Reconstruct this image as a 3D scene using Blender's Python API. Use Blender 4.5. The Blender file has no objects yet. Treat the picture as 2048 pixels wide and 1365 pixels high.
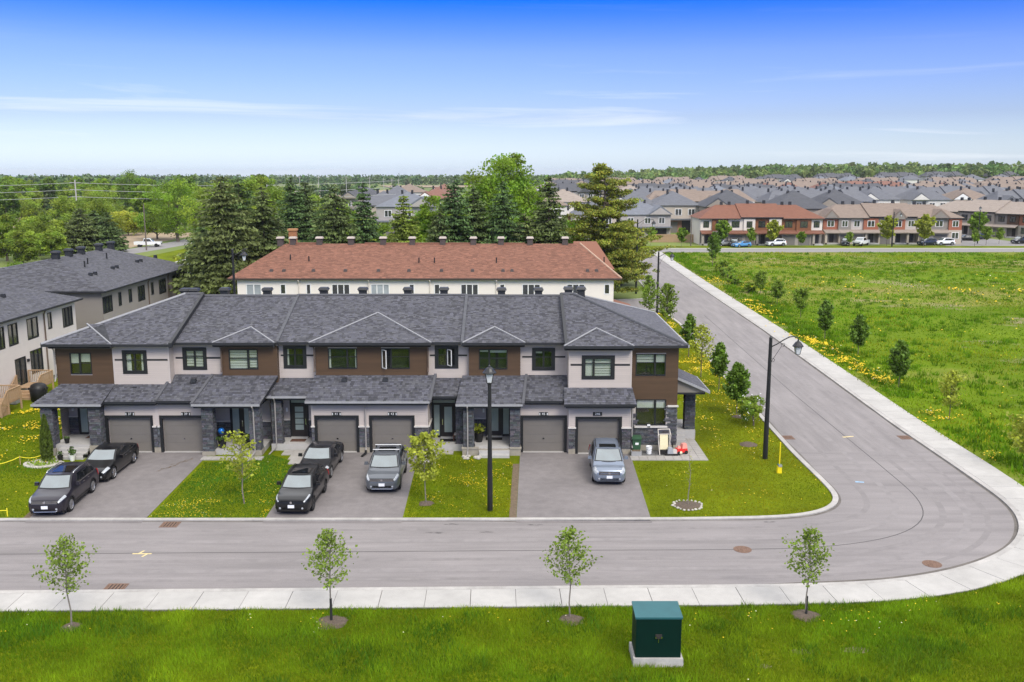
import bpy, bmesh, math, random
import numpy as np
from mathutils import Vector, Matrix
R = math.radians
SC = bpy.context.scene
COL = SC.collection
random.seed(7)
RNG = np.random.default_rng(11)

# ------------------------------------------------------------------ camera, sky, sun, exposure
FPX, CAMZ, HORIZON = 1900.0, 16.6, 343.0          # focal length and horizon row of the 2048 px photograph
PITCH = math.atan((682.5 - HORIZON) / FPX)
cd = bpy.data.cameras.new("camera")
cam = bpy.data.objects.new("camera", cd)
COL.objects.link(cam)
cam.location = (0, 0, CAMZ)
cam.rotation_euler = (math.pi / 2 - PITCH, 0, 0)
cd.sensor_width = 36.0
cd.lens = 36.0 * FPX / 2048.0
cd.clip_end = 20000
SC.camera = cam

SUN_EL, SUN_AZ = 46.0, 152.0                        # azimuth clockwise from +Y
world = bpy.data.worlds.new("World")
SC.world = world
world.use_nodes = True
wn, wl = world.node_tree.nodes, world.node_tree.links
wn.clear()
def N(nodes, t, **kw):
    n = nodes.new(t)
    for k, v in kw.items():
        setattr(n, k, v)
    return n
wo = N(wn, 'ShaderNodeOutputWorld')
bg = N(wn, 'ShaderNodeBackground')
sky = N(wn, 'ShaderNodeTexSky', sky_type='NISHITA', sun_disc=False, sun_elevation=R(SUN_EL), sun_rotation=R(SUN_AZ), altitude=80.0, air_density=1.0, dust_density=1.0, ozone_density=1.0)
tc = N(wn, 'ShaderNodeTexCoord')
sep = N(wn, 'ShaderNodeSeparateXYZ')
wl.new(tc.outputs['Generated'], sep.inputs[0])
ramp = N(wn, 'ShaderNodeValToRGB')
wl.new(sep.outputs['Z'], ramp.inputs[0])
SKY_STOPS = [(0.0, (1.02, 1.20, 1.72)), (0.03, (.72, .82, 1.20)), (.054, (.55, .61, .95)), (.1166, (.37, .48, .98)), (0.1676, (.02, .25, 1.0)), (0.26, (.2, .42, 1.05)), (0.5, (1.0, 1.0, 1.0))]
el = ramp.color_ramp.elements
while len(el) < len(SKY_STOPS):
    el.new(0.5)
for e, (p_, c_) in zip(el, SKY_STOPS):
    e.position = p_
    e.color = (*c_, 1)
mul = N(wn, 'ShaderNodeMix', data_type='RGBA', blend_type='MULTIPLY')
mul.inputs[0].default_value = 1.0
wl.new(sky.outputs[0], mul.inputs[6])
wl.new(ramp.outputs[0], mul.inputs[7])
# thin streaky cloud; a higher veil overhead
mp = N(wn, 'ShaderNodeMapping')
mp.inputs['Scale'].default_value = (1.3, 1.3, 22.0)
mp.inputs['Location'].default_value = (1.7, 2.6, 0.9)
wl.new(tc.outputs['Generated'], mp.inputs[0])
cn = N(wn, 'ShaderNodeTexNoise')
cn.inputs['Scale'].default_value = 1.9
cn.inputs['Detail'].default_value = 7.0
cn.inputs['Roughness'].default_value = .58
cn.inputs['Distortion'].default_value = .6
wl.new(mp.outputs[0], cn.inputs['Vector'])
cr = N(wn, 'ShaderNodeMapRange')
cr.inputs[1].default_value, cr.inputs[2].default_value = .55, .80
cr.inputs[3].default_value, cr.inputs[4].default_value = 0.0, .5
wl.new(cn.outputs[0], cr.inputs[0])
cm = N(wn, 'ShaderNodeMix', data_type='RGBA')
low = N(wn, 'ShaderNodeMapRange', interpolation_type='SMOOTHSTEP')   # streaks keep to the lower sky
low.inputs[1].default_value, low.inputs[2].default_value = .06, .125
low.inputs[3].default_value, low.inputs[4].default_value = 1.0, .12
wl.new(sep.outputs['Z'], low.inputs[0])
cml = N(wn, 'ShaderNodeMath', operation='MULTIPLY')
wl.new(cr.outputs[0], cml.inputs[0])
wl.new(low.outputs[0], cml.inputs[1])
wl.new(cml.outputs[0], cm.inputs[0])
wl.new(mul.outputs[2], cm.inputs[6])
CLOUD = 6.8
cm.inputs[7].default_value = (CLOUD, CLOUD * 1.0, CLOUD * 1.03, 1)
hi = N(wn, 'ShaderNodeMapRange', interpolation_type='SMOOTHSTEP')
hi.inputs[1].default_value, hi.inputs[2].default_value = .22, .55
hi.inputs[3].default_value, hi.inputs[4].default_value = 0.0, .9
wl.new(sep.outputs['Z'], hi.inputs[0])
vm = N(wn, 'ShaderNodeMix', data_type='RGBA')
wl.new(hi.outputs[0], vm.inputs[0])
wl.new(cm.outputs[2], vm.inputs[6])
VEIL = 10.0
vm.inputs[7].default_value = (VEIL, VEIL, VEIL * 1.02, 1)
wl.new(vm.outputs[2], bg.inputs[0])
bg.inputs[1].default_value = 0.09
wl.new(bg.outputs[0], wo.inputs[0])

sd = bpy.data.lights.new("sun", 'SUN')
sd.energy = 1.5
sd.angle = R(24)
sd.color = (1.0, .95, .87)
sun = bpy.data.objects.new("sun", sd)
COL.objects.link(sun)
_d = Vector((math.sin(R(SUN_AZ)) * math.cos(R(SUN_EL)), math.cos(R(SUN_AZ)) * math.cos(R(SUN_EL)), math.sin(R(SUN_EL))))
sun.rotation_euler = _d.to_track_quat('Z', 'Y').to_euler()
sun.location = _d * 300

SC.view_settings.view_transform = 'Standard'
SC.view_settings.look = 'None'
SC.view_settings.gamma = 1.0
SC.view_settings.use_curve_mapping = False
SC.view_settings.exposure = 1.0
SC.render.engine = 'CYCLES'
SC.cycles.use_denoising = True
SC.cycles.denoiser = 'OPENIMAGEDENOISE'
SC.cycles.denoising_input_passes = 'RGB_ALBEDO_NORMAL'
SC.cycles.denoising_prefilter = 'NONE'
SC.cycles.use_adaptive_sampling = False
SC.cycles.max_bounces = 8
SC.cycles.transparent_max_bounces = 16
SC.cycles.caustics_reflective = False
SC.cycles.caustics_refractive = False

# ------------------------------------------------------------------ helpers
_c, _s = math.cos(PITCH), math.sin(PITCH)
def gp(px, py, z=0.0):                             # ground point (at height z) seen at a pixel of the photograph
    a, b = (px - 1024) / FPX, (py - 682.5) / FPX
    t = (z - CAMZ) / (-_s - b * _c)
    return (a * t, (_c - b * _s) * t)
def zat(py, y):
    b = (py - 682.5) / FPX
    t = y / (_c - b * _s)
    return CAMZ + t * (-_s - b * _c)
def xat(px, py, y):
    b = (py - 682.5) / FPX
    return (px - 1024) / FPX * y / (_c - b * _s)

def smooth01(t):
    t = np.clip(t, 0, 1)
    return t * t * (3 - 2 * t)
def gz(x, y):                                      # the land rises a little to the far right and falls away gently beyond the fields
    y = np.asarray(y)
    return 9.0 * smooth01((y - 420) / 650) * smooth01((np.asarray(x) - 40) / 330) - .0042 * np.maximum(0, y - 900)

MATS = {}
def mat(name, col, rough=.75, var=.12, scale=3.0, bump=0.0, bscale=40.0, metal=0.0, spec=.4, tint=False, transl=0.0, coat=0.0, var2=0.0, scale2=.3, stretch=None, col2=None, ior=None, grain=0.0, gscale=22.0):
    if name in MATS:
        return MATS[name]
    m = bpy.data.materials.new(name)
    m.use_nodes = True
    n, l = m.node_tree.nodes, m.node_tree.links
    b = n['Principled BSDF']
    out = n['Material Output']
    co = N(n, 'ShaderNodeTexCoord')
    vec = co.outputs['Object']
    if stretch:
        mpn = N(n, 'ShaderNodeMapping')
        mpn.inputs['Scale'].default_value = stretch
        l.new(vec, mpn.inputs[0])
        vec = mpn.outputs[0]
    nz = N(n, 'ShaderNodeTexNoise')
    nz.inputs['Scale'].default_value = scale
    nz.inputs['Detail'].default_value = 5
    nz.inputs['Roughness'].default_value = .6
    l.new(vec, nz.inputs['Vector'])
    mx = N(n, 'ShaderNodeMix', data_type='RGBA')
    mr = N(n, 'ShaderNodeMapRange')
    mr.inputs[1].default_value, mr.inputs[2].default_value = .3, .7
    l.new(nz.outputs[0], mr.inputs[0])
    l.new(mr.outputs[0], mx.inputs[0])
    c2 = col2 or tuple(c * (1 + var) for c in col)
    c1 = col if col2 else tuple(c * (1 - var) for c in col)
    mx.inputs[6].default_value = (*c1, 1)
    mx.inputs[7].default_value = (*c2, 1)
    cur = mx.outputs[2]
    if var2:
        nz2 = N(n, 'ShaderNodeTexNoise')
        nz2.inputs['Scale'].default_value = scale2
        nz2.inputs['Detail'].default_value = 3
        l.new(co.outputs['Object'], nz2.inputs['Vector'])
        mr2 = N(n, 'ShaderNodeMapRange')
        mr2.inputs[1].default_value, mr2.inputs[2].default_value = .3, .7
        mr2.inputs[3].default_value, mr2.inputs[4].default_value = 1 - var2, 1 + var2
        l.new(nz2.outputs[0], mr2.inputs[0])
        m2 = N(n, 'ShaderNodeMix', data_type='RGBA', blend_type='MULTIPLY')
        m2.inputs[0].default_value = 1
        l.new(cur, m2.inputs[6])
        l.new(mr2.outputs[0], m2.inputs[7])
        cur = m2.outputs[2]
    if grain:
        ng = N(n, 'ShaderNodeTexNoise')
        ng.inputs['Scale'].default_value = gscale
        ng.inputs['Detail'].default_value = 3
        ng.inputs['Roughness'].default_value = .75
        l.new(co.outputs['Object'], ng.inputs['Vector'])
        mg = N(n, 'ShaderNodeMapRange')
        mg.inputs[1].default_value, mg.inputs[2].default_value = .3, .7
        mg.inputs[3].default_value, mg.inputs[4].default_value = 1 - grain, 1 + grain
        l.new(ng.outputs[0], mg.inputs[0])
        m4 = N(n, 'ShaderNodeMix', data_type='RGBA', blend_type='MULTIPLY')
        m4.inputs[0].default_value = 1
        l.new(cur, m4.inputs[6])
        l.new(mg.outputs[0], m4.inputs[7])
        cur = m4.outputs[2]
    if tint:
        m['tinted'] = 1
        at = N(n, 'ShaderNodeAttribute', attribute_name='tint')
        m3 = N(n, 'ShaderNodeMix', data_type='RGBA', blend_type='MULTIPLY')
        m3.inputs[0].default_value = 1
        l.new(cur, m3.inputs[6])
        l.new(at.outputs['Color'], m3.inputs[7])
        cur = m3.outputs[2]
    l.new(cur, b.inputs['Base Color'])
    b.inputs['Roughness'].default_value = rough
    b.inputs['Metallic'].default_value = metal
    b.inputs['Specular IOR Level'].default_value = spec
    if ior:
        b.inputs['IOR'].default_value = ior
    if coat:
        b.inputs['Coat Weight'].default_value = coat
        b.inputs['Coat Roughness'].default_value = .04
    if bump:
        nb = N(n, 'ShaderNodeTexNoise')
        nb.inputs['Scale'].default_value = bscale
        nb.inputs['Detail'].default_value = 4
        l.new(vec, nb.inputs['Vector'])
        bp = N(n, 'ShaderNodeBump')
        bp.inputs['Strength'].default_value = bump
        bp.inputs['Distance'].default_value = .02
        l.new(nb.outputs[0], bp.inputs['Height'])
        l.new(bp.outputs[0], b.inputs['Normal'])
    if transl:
        tr = N(n, 'ShaderNodeBsdfTranslucent')
        l.new(cur, tr.inputs[0])
        ms = N(n, 'ShaderNodeMixShader')
        ms.inputs[0].default_value = transl
        l.new(b.outputs[0], ms.inputs[1])
        l.new(tr.outputs[0], ms.inputs[2])
        l.new(ms.outputs[0], out.inputs[0])
    MATS[name] = m
    return m

def glass_mat(name, tintc, ior=2.0, clear=.85):
    m = bpy.data.materials.new(name)
    m.use_nodes = True
    n, l = m.node_tree.nodes, m.node_tree.links
    n.remove(n['Principled BSDF'])
    out = n['Material Output']
    tr = N(n, 'ShaderNodeBsdfTransparent')
    tr.inputs[0].default_value = (*[c * clear for c in tintc], 1)
    gl = N(n, 'ShaderNodeBsdfGlossy')
    gl.inputs['Roughness'].default_value = .02
    fr = N(n, 'ShaderNodeLayerWeight')
    pw = N(n, 'ShaderNodeMath', operation='POWER')
    pw.inputs[1].default_value = 3.0
    l.new(fr.outputs['Facing'], pw.inputs[0])
    fr = N(n, 'ShaderNodeMath', operation='MULTIPLY_ADD')
    l.new(pw.outputs[0], fr.inputs[0])
    fr.inputs[1].default_value = .7
    fr.inputs[2].default_value = ((ior - 1) / (ior + 1)) ** 2 * 1.6
    ms = N(n, 'ShaderNodeMixShader')
    l.new(fr.outputs[0], ms.inputs[0])
    l.new(tr.outputs[0], ms.inputs[1])
    l.new(gl.outputs[0], ms.inputs[2])
    l.new(ms.outputs[0], out.inputs[0])
    MATS[name] = m
    return m

def tags(o, label=None, cat=None, group=None, kind=None):
    if label: o['label'] = label
    if cat: o['category'] = cat
    if group: o['group'] = group
    if kind: o['kind'] = kind
    return o

def thing(name, label, cat, loc=(0, 0, 0), rz=0.0, group=None):
    o = bpy.data.objects.new(name, None)
    o.empty_display_size = .3
    COL.objects.link(o)
    o.location = loc
    o.rotation_euler = (0, 0, rz)
    return tags(o, label, cat, group)

def root_of(o):
    while o.parent:
        o = o.parent
    return o

def link_mesh(name, me, parent=None, **kw):
    o = bpy.data.objects.new(name, me)
    COL.objects.link(o)
    if parent: o.parent = parent
    return tags(o, **kw)

def np_mesh(name, V, F, m, tint=None, smooth=False):
    """V (n,3); F (k,3) or (k,4); tint (n,3)"""
    V = np.asarray(V, dtype=np.float32)
    F = np.asarray(F, dtype=np.int32)
    me = bpy.data.meshes.new(name)
    k, w = F.shape
    me.vertices.add(len(V))
    me.vertices.foreach_set('co', V.ravel())
    me.loops.add(k * w)
    me.loops.foreach_set('vertex_index', F.ravel())
    me.polygons.add(k)
    me.polygons.foreach_set('loop_start', np.arange(0, k * w, w, dtype=np.int32))
    me.polygons.foreach_set('loop_total', np.full(k, w, dtype=np.int32))
    if smooth:
        me.polygons.foreach_set('use_smooth', np.ones(k, dtype=bool))
    if tint is not None:
        a = me.attributes.new('tint', 'FLOAT_COLOR', 'POINT')
        t4 = np.ones((len(V), 4), dtype=np.float32)
        t4[:, :3] = tint
        a.data.foreach_set('color', t4.ravel())
    me.update(calc_edges=True)
    me.materials.append(m)
    return me

class MB:
    def __init__(s):
        s.v, s.f, s.t = [], [], []
    def add(s, vs, fs, tint=None):
        b = len(s.v)
        s.v += [tuple(p) for p in vs]
        s.f += [tuple(b + i for i in f) for f in fs]
        s.t += [tint or (1, 1, 1)] * len(vs)
        return s
    def quad(s, a, b, c, d, tint=None):
        return s.add([a, b, c, d], [(0, 1, 2, 3)], tint)
    def poly(s, ps, tint=None):
        return s.add(ps, [tuple(range(len(ps)))], tint)
    def box(s, x0, x1, y0, y1, z0, z1, tint=None):
        return s.add([(x0, y0, z0), (x1, y0, z0), (x1, y1, z0), (x0, y1, z0), (x0, y0, z1), (x1, y0, z1), (x1, y1, z1), (x0, y1, z1)],
                     [(0, 3, 2, 1), (4, 5, 6, 7), (0, 1, 5, 4), (1, 2, 6, 5), (2, 3, 7, 6), (3, 0, 4, 7)], tint)
    def tbox(s, x0, x1, y0, y1, z0, z1, k=.8, tint=None):   # box that narrows to the top
        cx, cy = (x0 + x1) / 2, (y0 + y1) / 2
        a, b = (x1 - x0) / 2 * k, (y1 - y0) / 2 * k
        return s.add([(x0, y0, z0), (x1, y0, z0), (x1, y1, z0), (x0, y1, z0), (cx - a, cy - b, z1), (cx + a, cy - b, z1), (cx + a, cy + b, z1), (cx - a, cy + b, z1)],
                     [(0, 3, 2, 1), (4, 5, 6, 7), (0, 1, 5, 4), (1, 2, 6, 5), (2, 3, 7, 6), (3, 0, 4, 7)], tint)
    def prism(s, pts, z0, z1, tint=None):                   # vertical prism over a plan polygon (counter-clockwise)
        n = len(pts)
        vs = [(x, y, z0) for x, y in pts] + [(x, y, z1) for x, y in pts]
        fs = [tuple(range(n - 1, -1, -1)), tuple(range(n, 2 * n))] + [(i, (i + 1) % n, n + (i + 1) % n, n + i) for i in range(n)]
        return s.add(vs, fs, tint)
    def slab(s, ps, dz, tint=None):                         # sloping polygon with thickness dz downwards
        n = len(ps)
        vs = [tuple(p) for p in ps] + [(p[0], p[1], p[2] - dz) for p in ps]
        fs = [tuple(range(n)), tuple(range(2 * n - 1, n - 1, -1))] + [(i, n + i, n + (i + 1) % n, (i + 1) % n) for i in range(n)]
        return s.add(vs, fs, tint)
    def tube(s, pts, rad, n=6, caps=True, tint=None):
        pts = [Vector(p) for p in pts]
        if not hasattr(rad, '__len__'): rad = [rad] * len(pts)
        b = len(s.v)
        up0 = None
        for i, p in enumerate(pts):
            d = (pts[min(i + 1, len(pts) - 1)] - pts[max(i - 1, 0)]).normalized()
            if up0 is None:
                up0 = Vector((0, 0, 1)) if abs(d.z) < .9 else Vector((1, 0, 0))
            u = d.cross(up0).normalized()
            if u.length < .1: u = d.cross(Vector((0, 1, 0))).normalized()
            w = u.cross(d).normalized()
            up0 = w
            for k in range(n):
                a = 2 * math.pi * k / n
                q = p + (u * math.cos(a) + w * math.sin(a)) * rad[i]
                s.v.append(tuple(q))
                s.t.append(tint or (1, 1, 1))
        for i in range(len(pts) - 1):
            for k in range(n):
                s.f.append((b + i * n + k, b + i * n + (k + 1) % n, b + (i + 1) * n + (k + 1) % n, b + (i + 1) * n + k))
        if caps:
            s.f.append(tuple(b + k for k in range(n - 1, -1, -1)))
            s.f.append(tuple(b + (len(pts) - 1) * n + k for k in range(n)))
        return s
    def lathe(s, prof, n=12, at=(0, 0, 0), axis='z', caps=True, tint=None):
        b = len(s.v)
        for r, h in prof:
            for k in range(n):
                a = 2 * math.pi * k / n
                c, q = r * math.cos(a), r * math.sin(a)
                p = (c, q, h) if axis == 'z' else ((h, c, q) if axis == 'x' else (q, h, c))
                s.v.append((p[0] + at[0], p[1] + at[1], p[2] + at[2]))
                s.t.append(tint or (1, 1, 1))
        for i in range(len(prof) - 1):
            for k in range(n):
                s.f.append((b + i * n + k, b + i * n + (k + 1) % n, b + (i + 1) * n + (k + 1) % n, b + (i + 1) * n + k))
        if caps:
            s.f.append(tuple(b + k for k in range(n - 1, -1, -1)))
            s.f.append(tuple(b + (len(prof) - 1) * n + k for k in range(n)))
        return s
    def grid(s, G, tint=None, flip=False):                  # G[i][j] points
        b = len(s.v)
        ni, nj = len(G), len(G[0])
        for row in G:
            for p in row:
                s.v.append(tuple(p))
                s.t.append(tint or (1, 1, 1))
        for i in range(ni - 1):
            for j in range(nj - 1):
                q = (b + i * nj + j, b + i * nj + j + 1, b + (i + 1) * nj + j + 1, b + (i + 1) * nj + j)
                s.f.append(q[::-1] if flip else q)
        return s
    def mesh(s, name, m, off=(0, 0, 0), smooth=False):
        me = bpy.data.meshes.new(name)
        me.from_pydata([(x - off[0], y - off[1], z - off[2]) for x, y, z in s.v], [], s.f)
        if m.get('tinted') or any(t != (1, 1, 1) for t in s.t):
            a = me.attributes.new('tint', 'FLOAT_COLOR', 'POINT')
            a.data.foreach_set('color', np.array([(*t, 1) for t in s.t], dtype=np.float32).ravel())
        if smooth:
            me.polygons.foreach_set('use_smooth', [True] * len(me.polygons))
        me.update()
        me.materials.append(m)
        return me
    def build(s, name, m, parent=None, smooth=False, world=False, **kw):
        off = root_of(parent).location if (world and parent) else (0, 0, 0)
        return link_mesh(name, s.mesh(name, m, off, smooth), parent, **kw)

def copy_tree(o, parent=None):
    c = o.copy()
    COL.objects.link(c)
    c.parent = parent
    for ch in o.children:
        copy_tree(ch, c)
    return c
def place(o, loc, rz=0.0, sc=None, label=None, group=None, cat=None):
    o.location = loc
    o.rotation_euler = (0, 0, rz)
    if sc is not None: o.scale = (sc, sc, sc) if not hasattr(sc, '__len__') else sc
    return tags(o, label, cat, group)

# value noise for scattering
_PERM = RNG.random((256, 256))
def vnoise(x, y, s):
    x, y = np.asarray(x) / s + 100, np.asarray(y) / s + 100
    xi, yi = np.floor(x).astype(int), np.floor(y).astype(int)
    fx, fy = x - xi, y - yi
    fx, fy = fx * fx * (3 - 2 * fx), fy * fy * (3 - 2 * fy)
    g = lambda a, b: _PERM[a % 256, b % 256]
    return (g(xi, yi) * (1 - fx) + g(xi + 1, yi) * fx) * (1 - fy) + (g(xi, yi + 1) * (1 - fx) + g(xi + 1, yi + 1) * fx) * fy

# ------------------------------------------------------------------ materials
mat('asphalt', (.215, .197, .193), .9, .16, 1.4, .25, 90, var2=.08, scale2=.12, stretch=(.12, 1.0, 1.0), grain=.10)
mat('side_asphalt', (.215, .197, .193), .9, .16, 1.4, .25, 90, var2=.08, scale2=.1, stretch=(1.0, .12, 1.0), grain=.10)
mat('driveway_asphalt', (.180, .163, .160), .92, .10, 2.0, .3, 110, var2=.12, scale2=.25, grain=.12)
mat('far_asphalt', (.22, .21, .205), .9, .08, .5)
mat('tar', (.07, .066, .064), .8, .1, 8)
mat('worn_dark', (.206, .189, .185), .9, .12, 1.5, .2, 60)
mat('worn_light', (.223, .205, .201), .9, .12, 1.5, .2, 60)
mat('bare_soil', (.21, .17, .10), .95, .25, 5, .5, 20)
mat('concrete', (.40, .385, .365), .9, .07, 2.5, .2, 80, var2=.06, scale2=.5)
mat('kerb_concrete', (.37, .352, .33), .9, .12, 3.0, .3, 60, var2=.16, scale2=.5, grain=.1)
mat('grit', (.125, .112, .10), .95, .25, 1.5, .3, 40, grain=.15)
mat('joint', (.15, .14, .13), .95, .1, 8)
mat('paver', (.33, .31, .285), .9, .12, 2.0, .2, 60)
mat('dark_paver', (.12, .118, .116), .9, .15, 3.0, .2, 60)
mat('rust', (.165, .10, .07), .85, .35, 14, .4, 60)
mat('iron', (.03, .025, .022), .7, .3, 14)
mat('yellow_paint', (.75, .56, .12), .7, .15, 6)
mat('survey_paint', (.62, .50, .25), .8, .2, 8)
mat('blue_mark', (.25, .4, .55), .8, .2, 8)
mat('soil', (.13, .095, .06), .95, .3, 6, .6, 25)
mat('lawn', (.085, .115, .003), .95, .4, 3.5, .6, 14, col2=(.135, .165, .004), var2=.28, scale2=.22, spec=.05, grain=.2, gscale=9)
mat('country_ground', (.09, .14, .02), .95, .4, .02, 0, col2=(.16, .19, .045), var2=.25, scale2=.006)
mat('tan_field', (.27, .205, .135), .95, .2, .08, 0, var2=.15, scale2=.01)
mat('mulch', (.10, .075, .055), .95, .35, 14, .8, 30)
mat('grass_blade', (.168, .230, .012), .75, .15, .6, tint=True, transl=.35, spec=.05)
mat('flower', (.72, .50, .008), .6, .1, 5, tint=True)
mat('shingle', (.091, .091, .099), .92, .15, 25, .35, 160, tint=True)
mat('shingle_red', (.215, .098, .064), .92, .15, 25, .35, 160, tint=True)
mat('roof_dark', (.085, .087, .096), .92, .2, 5, .3, 60)
mat('hip_cap', (.26, .26, .27), .85, .12, 8)
mat('siding', (.47, .415, .385), .55, .03, 1.0, var2=.04, scale2=.4)
mat('siding_cream', (.66, .60, .53), .55, .03, 1.0, var2=.05, scale2=.3)
mat('siding_taupe', (.225, .20, .175), .6, .05, 1.0, var2=.05, scale2=.3)
mat('siding_taupe_dark', (.13, .118, .106), .6, .05, 1.0)
mat('siding_pale', (.50, .455, .415), .55, .03, 1.0, var2=.05, scale2=.3)
mat('brown_panel', (.078, .043, .024), .6, .10, 1.5, stretch=(1, 1, 8))
mat('stone', (.082, .083, .091), .9, .25, 9, .6, 45, tint=True)
mat('stone_core', (.055, .057, .063), .95, .2, 9)
mat('stone_cap', (.55, .52, .48), .85, .08, 5)
mat('foundation', (.30, .27, .22), .95, .12, 4, .3, 40)
mat('garage_door', (.162, .147, .130), .55, .04, 2.0)
mat('black_trim', (.014, .015, .016), .45, .1, 5)
mat('fascia', (.022, .023, .026), .5, .1, 5)
mat('soffit', (.05, .048, .046), .7, .1, 5)
mat('eave_edge', (.30, .30, .31), .6, .1, 5)
mat('downpipe', (.30, .28, .265), .5, .08, 4)
mat('brown_pipe', (.12, .085, .065), .5, .08, 4)
mat('white_trim', (.75, .74, .72), .5, .04, 4)
mat('door_dark', (.022, .018, .017), .45, .1, 6)
mat('door_green', (.02, .032, .033), .4, .1, 6)
mat('frosted', (.30, .36, .34), .25, .06, 3, spec=.6)
mat('blind', (.72, .71, .66), .8, .04, 3)
mat('room', (.045, .045, .04), .9, .3, .8)
mat('far_glass', (.03, .035, .04), .08, .2, .5, spec=.8, ior=1.8)
mat('far_glass_pale', (.35, .38, .40), .2, .3, .5, spec=.7)
mat('white_sign', (.8, .8, .8), .5, .02, 4)
mat('bark', (.12, .095, .075), .95, .3, 6, .8, 20)
mat('grey_bark', (.20, .175, .15), .95, .3, 6, .6, 20)
mat('wrap', (.02, .02, .02), .7, .1, 6)
mat('leaf_young', (.21, .30, .035), .55, .15, 2, tint=True, transl=.4)
mat('leaf_lime', (.36, .40, .04), .55, .15, 2, tint=True, transl=.4)
mat('leaf_maple', (.19, .31, .022), .6, .2, .4, tint=True, transl=.45)
mat('leaf_field', (.12, .21, .018), .6, .2, 1, tint=True, transl=.3)
mat('leaf_wild', (.225, .33, .035), .65, .25, .3, tint=True, transl=.45)
mat('needle_dark', (.080, .130, .034), .7, .25, .5, tint=True, transl=.12)
mat('needle_olive', (.088, .138, .036), .7, .25, .4, tint=True, transl=.15)
mat('needle_pine', (.205, .24, .026), .7, .25, .4, tint=True, transl=.2)
mat('wood_far', (.085, .145, .048), .8, .3, .02, tint=True, transl=.2)
mat('wood_right', (.125, .195, .045), .8, .3, .02, tint=True, transl=.25)
mat('cedar', (.09, .13, .016), .7, .2, 2, tint=True, transl=.2)
mat('shrub', (.07, .13, .02), .7, .2, 2, tint=True, transl=.25)
mat('lamp_black', (.012, .012, .014), .4, .15, 6, spec=.5)
mat('lamp_glass', (.55, .57, .58), .15, .05, 4, spec=.7)
mat('pole_wood', (.14, .115, .095), .9, .2, 3, stretch=(1, 1, .1))
mat('pole_grey', (.42, .40, .38), .8, .1, 3)
mat('wire', (.40, .40, .40), .6, .05, 3)
mat('utility_green', (.0006, .016, .011), .5, .1, 2, spec=.2)
mat('utility_lid', (.025, .105, .115), .45, .1, 2, spec=.35)
mat('marker_yellow', (.80, .62, .01), .5, .08, 5)
mat('rubber', (.014, .014, .014), .85, .1, 20)
mat('chrome', (.62, .62, .63), .22, .03, 5, metal=1.0)
mat('alloy', (.42, .42, .43), .35, .05, 5, metal=.8)
mat('plastic_black', (.012, .012, .013), .55, .1, 8)
mat('car_glass', (.07, .10, .105), .03, .35, 1.2, spec=.9, ior=2.2)  # bluish base colour paints the reflected sky into the windscreens
mat('side_glass', (.006, .007, .008), .03, .1, 2, spec=.6, ior=1.5)
mat('headlamp', (.36, .38, .40), .15, .35, 14, spec=.7)
mat('tail_red', (.30, .01, .01), .25, .1, 8)
mat('plate', (.75, .76, .80), .5, .05, 20)
mat('deck_wood', (.36, .24, .14), .8, .15, 4, stretch=(1, 8, 8))
mat('fence_wood', (.24, .205, .165), .9, .15, 4)
mat('ac_grey', (.30, .30, .30), .5, .08, 6)
mat('black_cover', (.008, .008, .009), .5, .2, 5, .4, 6)
mat('bin_green', (.035, .09, .045), .5, .08, 5)
mat('cream_cloth', (.72, .64, .42), .8, .06, 5)
mat('toy_red', (.62, .03, .025), .35, .08, 5)
mat('toy_pink', (.75, .30, .24), .4, .08, 5)
mat('white_plastic', (.78, .78, .77), .45, .04, 5)
mat('cushion_grey', (.30, .31, .33), .8, .1, 5)
mat('balloon_blue', (.015, .13, .42), .2, .1, 4, metal=.4)
mat('mat_brown', (.11, .055, .035), .95, .2, 12)
mat('mat_black', (.015, .014, .014), .95, .2, 12)
mat('pot_black', (.012, .012, .012), .5, .1, 5)
mat('rock_pale', (.40, .375, .33), .9, .2, 4, .4, 12)
mat('rope_yellow', (.80, .68, .03), .7, .05, 5)
mat('brick_red', (.26, .095, .058), .9, .15, 3, .3, 30)
mat('far_stone', (.34, .30, .26), .9, .15, 2)
GLASS = glass_mat('window_glass', (.95, .98, .96), 1.65, .96)
def paint(name, col, metal=.3, rough=.28):
    return mat(name, col, rough, .02, 2, metal=metal, coat=.5, spec=.4)
paint('paint_black', (.004, .004, .005), 0, .3)
paint('paint_plum', (.020, .017, .026), .3)  # plum base raised to paint the sky's reflection on the hood
paint('paint_char', (.018, .018, .021), .2)
paint('paint_grey', (.11, .12, .135))
paint('paint_blue', (.20, .235, .295), .4)
paint('paint_white', (.78, .78, .78), 0)
paint('paint_sky', (.08, .28, .55), .1)
paint('paint_navy', (.02, .03, .06))
paint('paint_silver', (.45, .46, .48), .5)
# ------------------------------------------------------------------ ground, roads, pavements
def in_poly(x, y, poly):
    inside = np.zeros(len(x), dtype=bool)
    n = len(poly)
    for i in range(n):
        (x0, y0), (x1, y1) = poly[i], poly[(i + 1) % n]
        c = ((y0 > y) != (y1 > y)) & (x < (x1 - x0) * (y - y0) / (y1 - y0 + 1e-12) + x0)
        inside ^= c
    return inside

def resample(path, step):
    P = np.array(path, float)
    d = np.r_[0, np.cumsum(np.hypot(*np.diff(P, axis=0).T))]
    n = max(2, int(round(d[-1] / step)) + 1)
    t = np.linspace(0, d[-1], n)
    return np.c_[np.interp(t, d, P[:, 0]), np.interp(t, d, P[:, 1])]

def fair(path, step=.6, it=10):                      # resample and round off the corners
    P = resample(path, step)
    for _ in range(it):
        Q = P.copy()
        Q[1:-1] = .25 * P[:-2] + .5 * P[1:-1] + .25 * P[2:]
        P = Q
    return P

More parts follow.
